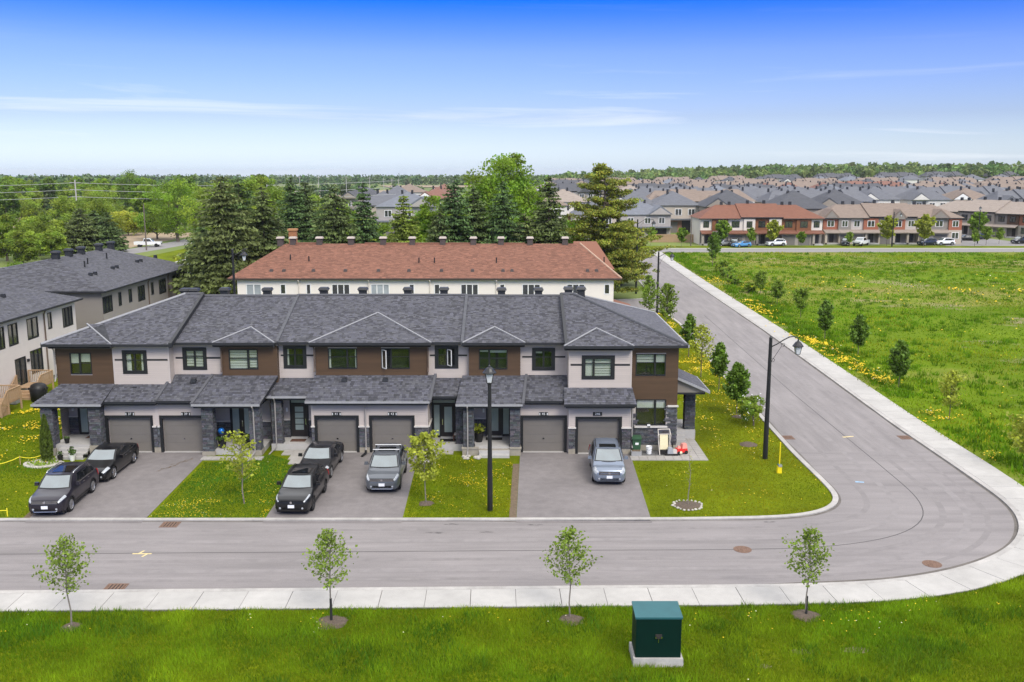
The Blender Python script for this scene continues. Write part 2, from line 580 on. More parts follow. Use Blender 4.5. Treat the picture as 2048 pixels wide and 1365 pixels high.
def offset(P, d):                                    # + is to the right of the travel direction
    T = np.gradient(P, axis=0)
    T /= np.linalg.norm(T, axis=1)[:, None]
    Nn = np.c_[T[:, 1], -T[:, 0]]
    d = np.asarray(d)
    return P + Nn * (d[:, None] if d.ndim else d)

def ribbon(mb, A, B, z0, z1, tint=None):             # closed strip between two polylines of equal length
    n = len(A)
    vs = [(*A[i], z0) for i in range(n)] + [(*B[i], z0) for i in range(n)] + [(*A[i], z1) for i in range(n)] + [(*B[i], z1) for i in range(n)]
    fs = []
    for i in range(n - 1):
        a, b, c, d = i, n + i, 2 * n + i, 3 * n + i
        fs += [(c, d, d + 1, c + 1), (a, c, c + 1, a + 1), (b, b + 1, d + 1, d)]
    fs += [(0, n, 3 * n, 2 * n), (n - 1, 3 * n - 1, 4 * n - 1, 2 * n - 1)]
    mb.add(vs, fs, tint)

xs = np.unique(np.r_[np.linspace(-5000, -600, 10), np.linspace(-600, 600, 49), np.linspace(600, 5000, 10)])
ys = np.unique(np.r_[np.linspace(-400, 0, 5), np.linspace(0, 1500, 61), np.linspace(1500, 8000, 12)])
X, Y = np.meshgrid(xs, ys)
V = np.c_[X.ravel(), Y.ravel(), gz(X, Y).ravel()]
nx, ny = len(xs), len(ys)
I = np.arange(nx * ny).reshape(ny, nx)
F = np.c_[I[:-1, :-1].ravel(), I[:-1, 1:].ravel(), I[1:, 1:].ravel(), I[1:, :-1].ravel()]
link_mesh('ground', np_mesh('ground', V, F, MATS['country_ground']), kind='structure', label='flat green countryside reaching to the wooded horizon')

def flat(name, pts, z, m, **kw):
    return MB().poly([(x, y, z) for x, y in pts]).build(name, MATS[m], **kw)

flat('lawn', [(-62, 12), (29, 12), (29, 118), (-62, 118)], .004, 'lawn', kind='structure', label='green mown lawn dotted with dandelions')

# kerb lines measured on the ground
IK = fair([(-62, 43.45), (-24, 43.5), (0, 43.55), (7.8, 43.6), (11.5, 43.75), (13.7, 43.95), (15.4, 44.6), (16.5, 45.7), (17.0, 46.9), (17.05, 49), (17.0, 54.6), (17.2, 61.6), (17.7, 80), (18.4, 95), (18.7, 104), (18.4, 111), (17.5, 114.2), (15.8, 115), (-46, 115)], .5, 6)
NK = fair([(-62, 34.8), (-20.5, 35.68), (3.6, 36.15), (6.6, 36.2), (11.5, 36.3), (15.4, 36.62), (18.3, 37.55), (20.8, 38.95), (22.8, 40.7), (24.1, 42.7), (24.8, 44.4), (25.1, 46.3), (25.2, 50.9), (25.3, 61), (25.84, 75.7), (26.6, 98.7), (27.3, 137.6), (28.4, 182), (28.9, 197.5)], .5, 14)
i_split = int(np.argmin(np.abs(IK[:, 1] - 55) + (IK[:, 0] < 10) * 99))
n_split = int(np.argmin(np.abs(NK[:, 1] - 55) + (NK[:, 0] < 10) * 99))
i_end = int(np.argmin(np.hypot(IK[:, 0] - 18.7, IK[:, 1] - 104)))
flat('road', [tuple(p) for p in IK[:i_split + 1]] + [tuple(p) for p in NK[:n_split + 1][::-1]], .012, 'asphalt', kind='structure', label='grey asphalt street bending round the corner lawn')
sr = [tuple(p) for p in IK[i_split:]] + [(-46, 123.4), (14, 123.4), (17.2, 124.1), (18.8, 126.4), (19.3, 132), (19.6, 144), (20.6, 197.5), (20.9, 330), (29.5, 330), (28.9, 197.5)] + [tuple(p) for p in NK[n_split:][::-1]]
flat('road', sr, .012, 'side_asphalt', kind='structure', label='grey asphalt side street running straight away to the far houses')
k = MB()
ribbon(k, offset(IK, 0.0), offset(IK, -.28), .0, .075)
k.build('kerb', MATS['kerb_concrete'], kind='structure', label='pale concrete kerb round the house lawns')
k = MB()
P2 = fair([(-46, 123.4), (14, 123.4), (17.2, 124.1), (18.8, 126.4), (19.3, 132), (19.6, 144), (20.6, 197.5)], .6, 4)
ribbon(k, P2, offset(P2, -.28), 0, .075)
k.build('kerb', MATS['kerb_concrete'], kind='structure', label='pale concrete kerb of the lane corner further up')
k = MB()
ribbon(k, NK, offset(NK, .27), .0, .085)
k.build('kerb', MATS['kerb_concrete'], kind='structure', label='pale concrete kerb along the outer side of the bend')

for P_, sg, i0 in ((IK, 1, 0), (NK, -1, 0)):          # grit gathered along the kerbs
    seg = P_[(P_[:, 0] > -30) & (P_[:, 1] < 112)]
    w_ = .05 + .20 * np.clip(vnoise(np.arange(len(seg)) * .5, np.full(len(seg), 3.0 + sg), 3.5) - .25, 0, 1) + .18 * np.exp(-((np.arange(len(seg)) - len(seg) * .37) / 14.0) ** 2) * (sg < 0)
    mb = MB()
    ribbon(mb, offset(seg, sg * .003), offset(seg, sg * w_), .0122, .0158)
    mb.build('kerb_grit', MATS['grit'], kind='structure', label='dark grit along the kerb')
# pavement: a sunk bed with single slabs on it
S0 = resample(NK, 1.78)
S0 = S0[(S0[:, 0] > -34)]
wid = np.where(S0[:, 1] < 44, 1.82, 2.15)
wid = np.convolve(np.r_[[wid[0]] * 4, wid, [wid[-1]] * 4], np.ones(9) / 9, 'valid')
SA, SB = offset(S0, .285), offset(S0, wid)
bed = MB()
ribbon(bed, SA, SB, 0.0, .055)
sidewalk = bed.build('sidewalk', MATS['joint'], kind='structure', label='pale concrete pavement of large slabs following the bend')
for i in range(len(S0) - 1):
    a, b, c, d = SA[i], SA[i + 1], SB[i + 1], SB[i]
    g = .020 if i % 2 else .010
    L = np.linalg.norm(b - a) + 1e-6
    e = g / L
    e2 = (.007) / L
    q = [a + (b - a) * e2, b + (a - b) * e, c + (d - c) * e, d + (c - d) * e2]
    zt = .088 + random.uniform(-.003, .003)
    t = .93 + .1 * random.random()
    mb = MB().prism([tuple(p) for p in q][::-1], .05, zt, (t, t, t * .99))
    if 'slab_concrete' not in MATS:
        mat('slab_concrete', (.40, .385, .365), .9, .06, 2.5, .15, 80, tint=True, var2=.08, scale2=.45, grain=.06)
    mb.build('slab', MATS['slab_concrete'], sidewalk)

# driveways
drv = dict(a=[(-23.35, 43.25), (-17.75, 43.25), (-18.05, 54.0), (-18.2, 55.2), (-24.4, 55.2), (-24.6, 53.0)],
           b=[(-11.95, 43.25), (-5.3, 43.25), (-5.55, 54.2), (-5.7, 55.2), (-11.9, 55.2), (-12.15, 52.2)],
           c=[(.2, 43.27), (6.72, 43.3), (7.05, 55.0), (.5, 55.3)])
for key, lab in (('a', 'asphalt driveway of the two leftmost garages with a black car and a plum black one'), ('b', 'asphalt driveway of the middle pair of garages with three dark cars'), ('c', 'asphalt driveway of the two right garages with the blue car')):
    flat('driveway', drv[key], .02, 'driveway_asphalt', kind='structure', label=lab)
    mbj = MB()
    q = drv[key]
    mbj.quad((q[0][0] + .02, 43.54, .079), (q[1][0] - .02, 43.54, .079), (q[1][0] - .02, 43.80, .079), (q[0][0] + .02, 43.80, .079))
    mbj.build('kerb_crossing', MATS['kerb_concrete'], kind='structure', label='flush kerb in front of a driveway')

# soil edging beside the driveways
flat('soil_strip', [(-.15, 43.9), (.2, 43.9), (.42, 52.6), (.05, 52.6)], .014, 'soil', kind='structure')
flat('soil_strip', [(-23.75, 43.85), (-23.35, 43.85), (-24.5, 52.0), (-24.75, 51.9)], .014, 'soil', kind='structure')

# far crossing street, its neighbour, the country road and the lanes
flat('road', [(20.6, 197.5), (330, 200.5), (330, 206.6), (20.9, 206)], .016, 'far_asphalt', kind='structure', label='narrow pale street along the far edge of the meadow')
flat('road', [(96, 206.2), (121, 206.4), (119, 252), (118, 420), (109, 420), (107, 255)], .015, 'far_asphalt', kind='structure', label='pale street turning away to the right among brown houses')
cr_path = fair([(-89, 110), (-88, 150), (-84.5, 175), (-80, 200), (-77.5, 225), (-77, 260), (-80, 420)], 4, 3)
mb = MB()
ribbon(mb, offset(cr_path, -3.6), offset(cr_path, 3.6), 0, .02)
mb.build('road', MATS['far_asphalt'], kind='structure', label='grey country road passing behind the left houses')
flat('path', [(24, 206.7), (330, 208.4), (330, 210.0), (24, 208.4)], .03, 'concrete', kind='structure', label='pale footpath in front of the far townhouses')

# meadow between the side street and the far street
def meadow_mat():
    m = mat('meadow', (.082, .138, .004), .95, .3, .35, .6, 3, col2=(.120, .175, .008), var2=.2, scale2=.05, spec=.05)
    n, l = m.node_tree.nodes, m.node_tree.links
    b = n['Principled BSDF']
    cur = b.inputs['Base Color'].links[0].from_socket
    co = N(n, 'ShaderNodeTexCoord')
    mp_ = N(n, 'ShaderNodeMapping')
    mp_.inputs['Scale'].default_value = (.6, 1.0, 1.0)
    l.new(co.outputs['Object'], mp_.inputs[0])
    for sc_, lo, hi_, colr, loc in ((.035, .47, .62, (.23, .20, .06), 4.3), (.09, .56, .66, (.27, .215, .14), 9.1)):
        nz = N(n, 'ShaderNodeTexNoise')
        nz.inputs['Scale'].default_value = sc_
        nz.inputs['Detail'].default_value = 8
        nz.inputs['Roughness'].default_value = .68
        mp2 = N(n, 'ShaderNodeMapping')
        mp2.inputs['Location'].default_value = (loc * 10, loc, 0)
        l.new(mp_.outputs[0], mp2.inputs[0])
        l.new(mp2.outputs[0], nz.inputs['Vector'])
        mr = N(n, 'ShaderNodeMapRange')
        mr.inputs[1].default_value, mr.inputs[2].default_value = lo, hi_
        mr.inputs[4].default_value = .8
        l.new(nz.outputs[0], mr.inputs[0])
        mx = N(n, 'ShaderNodeMix', data_type='RGBA')
        l.new(mr.outputs[0], mx.inputs[0])
        l.new(cur, mx.inputs[6])
        mx.inputs[7].default_value = (*colr, 1)
        cur = mx.outputs[2]
    l.new(cur, b.inputs['Base Color'])
meadow_mat()
OUT = offset(NK, 1.95)
o_sel = OUT[(OUT[:, 1] > 34.6) & (OUT[:, 0] > 20)]
MEADOW = [tuple(p) for p in o_sel] + [(31.1, 197.4), (330, 200.3), (330, 30), (24, 30)]
flat('meadow', MEADOW, .008, 'meadow', kind='structure', label='wide rough meadow of green and tan grass right of the side street')
for nm, pts in (('a', [(-176, 285), (-128, 285), (-118, 350), (-180, 345)]), ('b', [(-160, 640), (-92, 640), (-100, 860), (-190, 860)]), ('c', [(-330, 500), (-205, 505), (-220, 560), (-350, 560)]), ('d', [(-100, 205), (-84, 205), (-83, 262), (-104, 262)]), ('e', [(-130, 1020), (-20, 1020), (-20, 1150), (-160, 1150)])):
    flat('ploughed_field', pts, .03, 'tan_field', kind='structure')
flat('verge', [(-74, 150), (-40, 150), (-40, 235), (-70, 235)], .02, 'lawn', kind='structure')
flat('far_yards', [(22, 208.5), (125, 208.5), (125, 214.5), (22, 214.5)], .02, 'lawn', kind='structure')

# joints, tar lines, marks and iron covers in the street
mb = MB()
cl = (IK[:1] * 0)
front = fair([(-40, 39.2), (3, 39.95), (10, 40.0), (14.5, 40.3), (18, 41.6), (20.2, 43.8), (21.0, 46.8), (21.1, 52), (21.3, 70), (22.5, 110)], .7, 8)
ribbon(mb, offset(front, -.022), offset(front, .022), .0122, .0165)
mb.build('paving_joint', MATS['tar'], kind='structure')
for d_, w_, dark in ((-2.6, .30, 1), (-1.25, .34, 0), (.9, .3, 1), (2.0, .36, 0), (2.9, .26, 1)):
    tr_ = offset(front, d_)
    wig = w_ * (.7 + .5 * vnoise(np.arange(len(tr_)) * .35, np.full(len(tr_), d_ * 7), 2.0))
    nrm = offset(front, d_ + 1) - tr_
    mb = MB()
    a_, b_ = tr_ - nrm * wig[:, None] * .5, tr_ + nrm * wig[:, None] * .5
    for i in range(len(tr_) - 1):
        mb.quad((*a_[i], .0150), (*b_[i], .0150), (*b_[i + 1], .0150), (*a_[i + 1], .0150))
    mb.build('tyre_track', MATS['worn_dark' if dark else 'worn_light'], kind='structure', label='faint tyre track round the bend')
for cx_, cy_, w_ in ((-3.4, 42.0, .55), (-1.2, 42.1, .3), (-2.9, 43.1, .3), (1.1, 43.0, .3), (23.9, 92, .5), (23.0, 86, .4), (12.5, 43.4, .35)):
    mb = MB()
    for i in range(9):
        xx_, yy_ = cx_ + random.uniform(-w_, w_), cy_ + random.uniform(-.06, .06)
        mb.quad((xx_ - .09, yy_ - .012, .0165), (xx_ + .09, yy_ - .008, .0165), (xx_ + .09, yy_ + .012, .0165), (xx_ - .09, yy_ + .010, .0165))
    mb.build('road_crack', MATS['tar'], kind='stuff', label='small dark cracks in the street surface')
stain = MB()
for i in range(26):
    s_ = i / 25
    bx_, by_ = -18.75 - 1.1 * s_ + random.gauss(0, .10), 53.6 - 2.2 * s_ + random.gauss(0, .08)
    a_ = random.uniform(.6, 1.4)
    w_ = random.uniform(.05, .22)
    h_ = random.uniform(.02, .05)
    ca_, sa_ = math.cos(a_), math.sin(a_)
    stain.quad((bx_ - ca_ * w_, by_ - sa_ * w_, .0245), (bx_ + sa_ * h_, by_ - ca_ * h_, .0245), (bx_ + ca_ * w_, by_ + sa_ * w_, .0245), (bx_ - sa_ * h_, by_ + ca_ * h_, .0245))
stain.build('oil_stain', MATS['soil'], kind='stuff', label='dark streaky stain on the left driveway')
def survey(x, y):
    mb = MB()
    mb.box(x - .42, x + .42, y - .045, y + .045, .0125, .017)
    mb.add([(x - .18, y + .05, .017), (x - .08, y + .05, .017), (x + .02, y + .34, .017), (x - .08, y + .34, .017)], [(0, 1, 2, 3)])
    mb.add([(x + .08, y - .34, .017), (x + .18, y - .34, .017), (x + .28, y - .05, .017), (x + .18, y - .05, .017)], [(0, 1, 2, 3)])
    mb.build('survey_mark', MATS['survey_paint'], kind='structure')
survey(-16.3, 39.55)
MB().quad((18.6, 49.3, .017), (19.05, 49.25, .017), (19.1, 49.4, .017), (18.65, 49.5, .017)).build('blue_paint_mark', MATS['blue_mark'], kind='structure')
MB().quad((21.0, 58.1, .017), (21.7, 58.3, .017), (21.7, 58.45, .017), (20.9, 58.25, .017)).build('survey_mark', MATS['survey_paint'], kind='structure')

def manhole(x, y, label):
    t = thing('manhole_cover', label, 'manhole cover', (x, y, .012), 0, 'round manhole covers in the street')
    MB().lathe([(.40, 0), (.40, .012), (.33, .014)], 24).build('frame', MATS['rust'], t)
    m_ = MB().lathe([(.32, .012), (.32, .02)], 24)
    for k_ in range(-2, 3):
        for q in range(-2, 3):
            m_.box(k_ * .1 - .03, k_ * .1 + .03, q * .1 - .03, q * .1 + .03, .02, .026)
    m_.build('lid', MATS['rust'], t)
manhole(10.27, 40.03, 'round manhole cover on the centre line of the front street')
manhole(18.02, 38.44, 'round rusty manhole cover in the outside of the bend')
def drain(x, y, rz, label):
    t = thing('storm_drain', label, 'storm drain', (x, y, .012), rz, 'rusty storm drains at the kerbs')
    f = MB()
    for a in ((-.42, .42, -.36, -.28), (-.42, .42, .28, .36), (-.42, -.34, -.28, .28), (.34, .42, -.28, .28)):
        f.box(*a, 0, .016)
    f.build('frame', MATS['rust'], t)
    MB().box(-.34, .34, -.28, .28, .001, .004).build('pit', MATS['iron'], t)
    for k_ in range(5):
        MB().box(-.32 + k_ * .14, -.24 + k_ * .14, -.28, .28, .004, .018).build('grate_bar', MATS['rust'], t)
drain(-16.3, 43.05, 0, 'rusty storm drain at the kerb beside the two-car driveway on the left')
drain(-16.05, 36.1, 0, 'rusty storm drain at the near pavement kerb on the left')
drain(17.45, 58.1, math.pi / 2, 'rusty storm drain at the left kerb of the side street near the tall street lamp')
drain(24.85, 58.1, math.pi / 2, 'rusty storm drain at the right kerb of the side street')

# ------------------------------------------------------------------ grass blades and dandelions
def blades(name, poly, dens, h, w, tint0, fade=None, seed=1, keep=None, clump=2.0, label=None):
    r = np.random.default_rng(seed)
    P = np.array(poly)
    x0, y0 = P.min(0)
    x1, y1 = P.max(0)
    n = int((x1 - x0) * (y1 - y0) * dens)
    x, y = r.uniform(x0, x1, n), r.uniform(y0, y1, n)
    ok = in_poly(x, y, poly)
    ok &= np.abs(x) < .60 * y + 6                      # what the photograph can see, with a margin
    if fade is not None:
        ok &= r.random(n) < fade(x, y)
    if keep is not None:
        ok &= keep(x, y)
    x, y = x[ok], y[ok]
    n = len(x)
    tuft = vnoise(x, y, clump)
    big = vnoise(x, y, clump * 5)
    far = np.clip(y / 40, .8, 4)
    hh = h * (.45 + .9 * tuft) * r.uniform(.6, 1.25, n)
    ww = w * far * r.uniform(.7, 1.3, n)
    a = r.uniform(0, 2 * np.pi, n)
    lx, ly = r.normal(0, .35, n) * hh, r.normal(0, .35, n) * hh
    V = np.empty((n, 3, 3))
    V[:, 0] = np.c_[x - np.cos(a) * ww, y - np.sin(a) * ww, np.full(n, .0)]
    V[:, 1] = np.c_[x + np.cos(a) * ww, y + np.sin(a) * ww, np.full(n, .0)]
    V[:, 2] = np.c_[x + lx, y + ly, hh]
    c = np.array(tint0)[None] * (.48 + .72 * tuft + .32 * big)[:, None] * r.uniform(.75, 1.25, (n, 1))
    c[:, 0] *= (.8 + .5 * big)
    T = np.repeat(c, 3, axis=0)
    F = np.arange(n * 3).reshape(-1, 3)
    o = link_mesh(name, np_mesh(name, V.reshape(-1, 3), F, MATS['grass_blade'], T), kind='stuff', label=label)
    return o

def dandelions(name, poly, n, wfun, seed, size=.045, hmax=.16, label=None, white=.06):
    r = np.random.default_rng(seed)
    P = np.array(poly)
    x0, y0 = P.min(0)
    x1, y1 = P.max(0)
    x, y = r.uniform(x0, x1, n), r.uniform(y0, y1, n)
    ok = in_poly(x, y, poly) & (r.random(n) < wfun(x, y)) & (np.abs(x) < .56 * y + 2.5)
    x, y = x[ok], y[ok]
    n = len(x)
    s = size * r.uniform(.7, 1.3, n) * np.clip(y / 46, .75, 2.2)
    z = r.uniform(.45, 1.0, n) * hmax
    V = np.empty((n, 5, 3))
    for k_ in range(4):
        a = k_ * np.pi / 2 + r.uniform(0, .8, n)
        V[:, k_] = np.c_[x + np.cos(a) * s, y + np.sin(a) * s, z]
    V[:, 4] = np.c_[x, y, z + s * .7]
    b = np.arange(n)[:, None] * 5
    F = np.concatenate([b + [0, 1, 4], b + [1, 2, 4], b + [2, 3, 4], b + [3, 0, 4]])
    T = np.tile(np.array([1., 1, 1]), (n, 1)) * r.uniform(.75, 1.1, (n, 1))
    wh = r.random(n) < white
    T[wh] = (.85, 1.15, 45)
    T = np.repeat(np.clip(T, 0, 60), 5, axis=0)
    link_mesh(name, np_mesh(name, V.reshape(-1, 3), F, MATS['flower'], T), kind='stuff', label=label)

near_edge = resample(offset(NK, 1.80), 1.0)
near_edge = near_edge[(near_edge[:, 0] > -33) & (near_edge[:, 1] < 44.5) & (near_edge[:, 0] < 27)]
NEAR = [tuple(p) for p in near_edge] + [(33, 44), (33, 22), (-33, 22)]
LAWN_L = [(-40, 43.9), (-23.8, 43.9), (-24.8, 51.8), (-26.0, 52.6), (-27.3, 53.4), (-27.6, 58), (-29.5, 66), (-33, 66), (-36.3, 62), (-44, 62)]
LAWN_2 = [(-17.65, 43.9), (-12.0, 43.9), (-12.25, 52.2), (-13.2, 53.4), (-14.5, 54.6), (-15.2, 53.0), (-17.8, 52.9)]
LAWN_3 = [(-5.25, 43.9), (-.1, 43.9), (.05, 52.6), (-2.6, 53.2), (-3.2, 54.0), (-4.3, 54.4), (-4.6, 52.6), (-5.45, 52.5)]
ik2 = offset(IK, -.30)
ik2 = ik2[(ik2[:, 0] > 6.9) & (ik2[:, 1] < 114)]
LAWN_4 = [tuple(p) for p in ik2[ik2[:, 1] < 113]] + [(15, 114.4), (9.5, 114.4), (9.5, 70), (12.4, 68), (12.4, 60), (11.4, 58), (11.5, 52.7), (7.15, 52.7)]
def bare(x, y, spots):
    k_ = np.ones(len(x), dtype=bool)
    for sx, sy, sr_ in spots:
        k_ &= ((x - sx) / sr_) ** 2 + ((y - sy) / (sr_ * .62)) ** 2 > .8 + .5 * vnoise(x, y, .25)
    return k_
TREE_SPOTS = [(-16.29, 32.72, .38), (-6.75, 33.12, .55), (2.19, 33.3, .42), (11.15, 33.64, .48), (10.2, 30.9, .45), (12.1, 31.0, .55)]
for sx_, sy_, s_r in TREE_SPOTS[4:] + [(8.6, 29.9, .3)]:
    flat('soil_patch', [(sx_ + math.cos(a_ * .5236) * s_r * random.uniform(.75, 1.1), sy_ + math.sin(a_ * .5236) * s_r * .5 * random.uniform(.75, 1.1)) for a_ in range(12)], .009, 'bare_soil', kind='structure')
blades('lawn_grass', NEAR, 640, .17, .017, (.98, 1.18, .8), seed=21, keep=lambda x, y: bare(x, y, TREE_SPOTS[:4]), clump=.9, label='long green grass along the bottom of the picture')
blades('lawn_grass', LAWN_L, 190, .085, .016, (.66, .86, .8), seed=22, clump=.8, label='grass left of the row of houses')
blades('lawn_grass', LAWN_2, 330, .10, .014, (.46, .78, 1.4), seed=23, clump=.7, label='grass of the lawn with the leaning yellow green tree')
blades('lawn_grass', LAWN_3, 300, .08, .014, (.92, .90, .8), seed=24, clump=.7, label='grass of the lawn with the street lamp')
blades('lawn_grass', LAWN_4, 150, .075, .016, (1.05, .90, .8), fade=lambda x, y: np.clip(1.2 - (y - 45) / 80, .25, 1), seed=25, clump=.8, keep=lambda x, y: bare(x, y, [(8.87, 45.7, .8)]), label='yellowish grass of the corner lawn')
blades('meadow_grass', MEADOW, 36, .19, .030, (.80, 1.10, .8), fade=lambda x, y: np.clip(34 / np.maximum(y, 30), 0, 1) ** 1.5 * (.25 + 1.1 * vnoise(x, y, 6.0)), seed=26, clump=3.0, label='tall rough grass of the meadow')
# weedy clumps beside the pavement and over the meadow
def clumps(name, n, seed, label):
    r = np.random.default_rng(seed)
    x, y = r.uniform(27, 110, n), 46 + 150 * r.random(n) ** 1.3
    side = np.interp(y, NK[-320:, 1], NK[-320:, 0]) + 2.3
    near_w = r.random(n) < .16
    x = np.where(near_w, side + np.abs(r.normal(0, 2.2, n)) + .6, x)
    ok = (x > side + .4) & (x < .56 * y + 3) & (vnoise(x, y, 9.0) > .36)
    x, y = x[ok], y[ok]
    m = 26
    n = len(x)
    R_ = r.uniform(.25, .75, n)
    bx = np.repeat(x, m) + r.normal(0, 1, n * m) * np.repeat(R_, m) * .55
    by = np.repeat(y, m) + r.normal(0, 1, n * m) * np.repeat(R_, m) * .55
    hh = np.repeat(r.uniform(.18, .5, n), m) * r.uniform(.5, 1.2, n * m)
    ww = r.uniform(.03, .07, n * m)
    a = r.uniform(0, 6.28, n * m)
    V = np.empty((n * m, 3, 3))
    V[:, 0] = np.c_[bx - np.cos(a) * ww, by - np.sin(a) * ww, 0 * bx]
    V[:, 1] = np.c_[bx + np.cos(a) * ww, by + np.sin(a) * ww, 0 * bx]
    V[:, 2] = np.c_[bx + r.normal(0, .1, n * m), by + r.normal(0, .1, n * m), hh]
    c = np.array((.66, .95, .7)) * np.repeat(r.uniform(.7, 1.35, n), m)[:, None] * r.uniform(.8, 1.2, (n * m, 1))
    link_mesh(name, np_mesh(name, V.reshape(-1, 3), np.arange(n * m * 3).reshape(-1, 3), MATS['grass_blade'], np.repeat(c, 3, axis=0)), kind='stuff', label=label)
clumps('weeds', 4200, 31, 'darker clumps of weeds in the meadow')
blades('lawn_grass', NEAR, 150, .24, .022, (.48, .74, .9), fade=lambda x, y: np.clip((vnoise(x, y, 1.3) - .52) * 5, 0, 1), seed=28, keep=lambda x, y: bare(x, y, TREE_SPOTS[:4]), clump=.5, label='darker tufts in the near grass')
blades('meadow_grass', MEADOW, 16, .2, .03, (1.25, 1.12, 1.2), fade=lambda x, y: np.clip(40 / np.maximum(y, 30), 0, 1) * np.clip((vnoise(x, y * 1.6, 7.0) - .5) * 4, 0, 1), seed=29, clump=2.0, label='straw coloured dry grass in the meadow')

pn = lambda x, y, s, p: np.clip((vnoise(x, y, s) - .35) * 1.9, 0, 1) ** p
dandelions('dandelions', NEAR, 11000, lambda x, y: np.clip(1.15 - np.abs(y - (33.2 + .15 * np.maximum(x - 12, 0))) / 1.7, .02, 1) * (pn(x, y, .9, 2.2)), 41, .034, .25, 'dandelions in the grass beside the near pavement', .2)
dandelions('dandelions', LAWN_L, 20000, lambda x, y: np.clip((y - 52) / 7, .02, 1) * pn(x, y, 1.0, 1.8), 42, .040, .16, 'dandelions left of the row of houses')
dandelions('dandelions', LAWN_2, 5200, lambda x, y: np.clip(1.2 - (y - 44) / 5, .03, 1) * pn(x, y, .7, 1.5), 43, .024, .13, 'dandelions of the lawn with the leaning yellow green tree')
dandelions('dandelions', LAWN_3, 2600, lambda x, y: pn(x, y, .8, 2.2), 44, .023, .12, 'dandelions of the lawn with the street lamp')
dandelions('dandelions', LAWN_4, 42000, lambda x, y: (np.clip((y - 52) / 12, .10, 1) * .42) * pn(x, y, 1.3, 1.7), 45, .031, .13, 'dandelions of the corner lawn')
def edge_w(x, y):
    side = np.interp(y, NK[-320:, 1], NK[-320:, 0]) + 2.3
    d = x - side
    return (np.exp(-((d - 1.3) / 1.0) ** 2) * np.clip((vnoise(x, y, 4.5) - .40) * 5, 0, 1) * pn(x, y, .8, 1.0) * .7 + .003 * pn(x, y, 7, 2))
dandelions('dandelions', [(26, 46), (60, 46), (60, 150), (28, 150)], 170000, edge_w, 46, .045, .24, 'bright band of dandelions along the meadow side of the pavement', .02)
dandelions('dandelions', [(45, 120), (120, 120), (120, 160), (45, 160)], 16000, lambda x, y: .5 * np.exp(-((y - 133) / 2.2) ** 2) * (x > 62) * pn(x, y, 3, 1.2) + .02 * pn(x, y, 5, 2), 47, .07, .3, 'dandelions far out in the meadow', .02)
# ------------------------------------------------------------------ building kit
class QB:                                            # numpy batch of loose quads
    def __init__(s): s.V, s.T = [], []
    def add(s, A, B, C, D, tint):                    # arrays (n,3), tint (n,3)
        s.V.append(np.stack([A, B, C, D], axis=1).reshape(-1, 3))
        s.T.append(np.repeat(tint, 4, axis=0))
    def build(s, name, m, parent, world=True, kind='stuff'):
        V, T = np.concatenate(s.V), np.concatenate(s.T)
        if world:
            V = V - np.array(root_of(parent).location)
        return link_mesh(name, np_mesh(name, V, np.arange(len(V)).reshape(-1, 4), m, T), parent, kind=kind)

def spans(poly, v):
    xs_ = []
    n = len(poly)
    for i in range(n):
        (u0, v0), (u1, v1) = poly[i], poly[(i + 1) % n]
        if (v0 > v) != (v1 > v):
            xs_.append(u0 + (u1 - u0) * (v - v0) / (v1 - v0))
    xs_.sort()
    return list(zip(xs_[::2], xs_[1::2]))

def shingle_field(qb, O, U, W, poly, course=.15, lift=.016, pal=(.58, .80, 1.0, 1.0, 1.20), seed=0, wr=(.11, .25), blue=0.0):
    """tabs laid course by course on a roof plane: O origin, U along the eave, W up the slope (unit vectors)"""
    r = np.random.default_rng(seed + 5)
    O, U, W = np.array(O, float), np.array(U, float), np.array(W, float)
    Nn = np.cross(U, W)
    v0, v1 = min(p[1] for p in poly), max(p[1] for p in poly)
    us0, us1, vs_ = [], [], []
    v = v0
    while v < v1 - .02:
        for a, b in spans(poly, min(v + course * .5, v1 - .005)):
            n = max(1, int((b - a) / ((wr[0] + wr[1]) / 2)))
            cuts = np.sort(np.r_[a, b, a + (b - a) * (np.arange(1, n) + r.uniform(-.32, .32, n - 1)) / n]) if n > 1 else np.array([a, b])
            us0 += list(cuts[:-1] + .003)
            us1 += list(cuts[1:] - .003)
            vs_ += [v] * (len(cuts) - 1)
        v += course
    u0, u1, vv = map(np.array, (us0, us1, vs_))
    n = len(u0)
    li = lift * r.uniform(.7, 1.35, n)
    top = np.minimum(vv + course * 1.02, v1)
    pt = lambda u, v_, h: O + u[:, None] * U + v_[:, None] * W + h[:, None] * Nn
    t = r.choice(np.array(pal), n)[:, None] * r.uniform(.9, 1.1, (n, 1)) * np.ones((n, 3))
    if blue:
        t[:, 2] *= 1 + blue * r.random(n)
    A, B = pt(u0, vv, li), pt(u1, vv, li)
    qb.add(A, B, pt(u1, top, 0 * li + .003), pt(u0, top, 0 * li + .003), t)
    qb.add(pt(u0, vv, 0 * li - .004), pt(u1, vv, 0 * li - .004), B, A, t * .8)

class Fr:                                            # wall frame: u along the wall, d out of it, z up
    def __init__(s, O, U):
        s.O, s.U = np.array(O, float), np.array(U, float)
        s.N = np.cross(s.U, (0, 0, 1.0))
    def p(s, u, d, z):
        return tuple(s.O + s.U * u + s.N * d + np.array((0, 0, z)))
    def box(s, mb, u0, u1, d0, d1, z0, z1, tint=None):
        P = [s.p(u, d, z) for z in (z0, z1) for u, d in ((u0, d1), (u1, d1), (u1, d0), (u0, d0))]
        mb.add(P, [(0, 3, 2, 1), (4, 5, 6, 7), (0, 1, 5, 4), (1, 2, 6, 5), (2, 3, 7, 6), (3, 0, 4, 7)], tint)

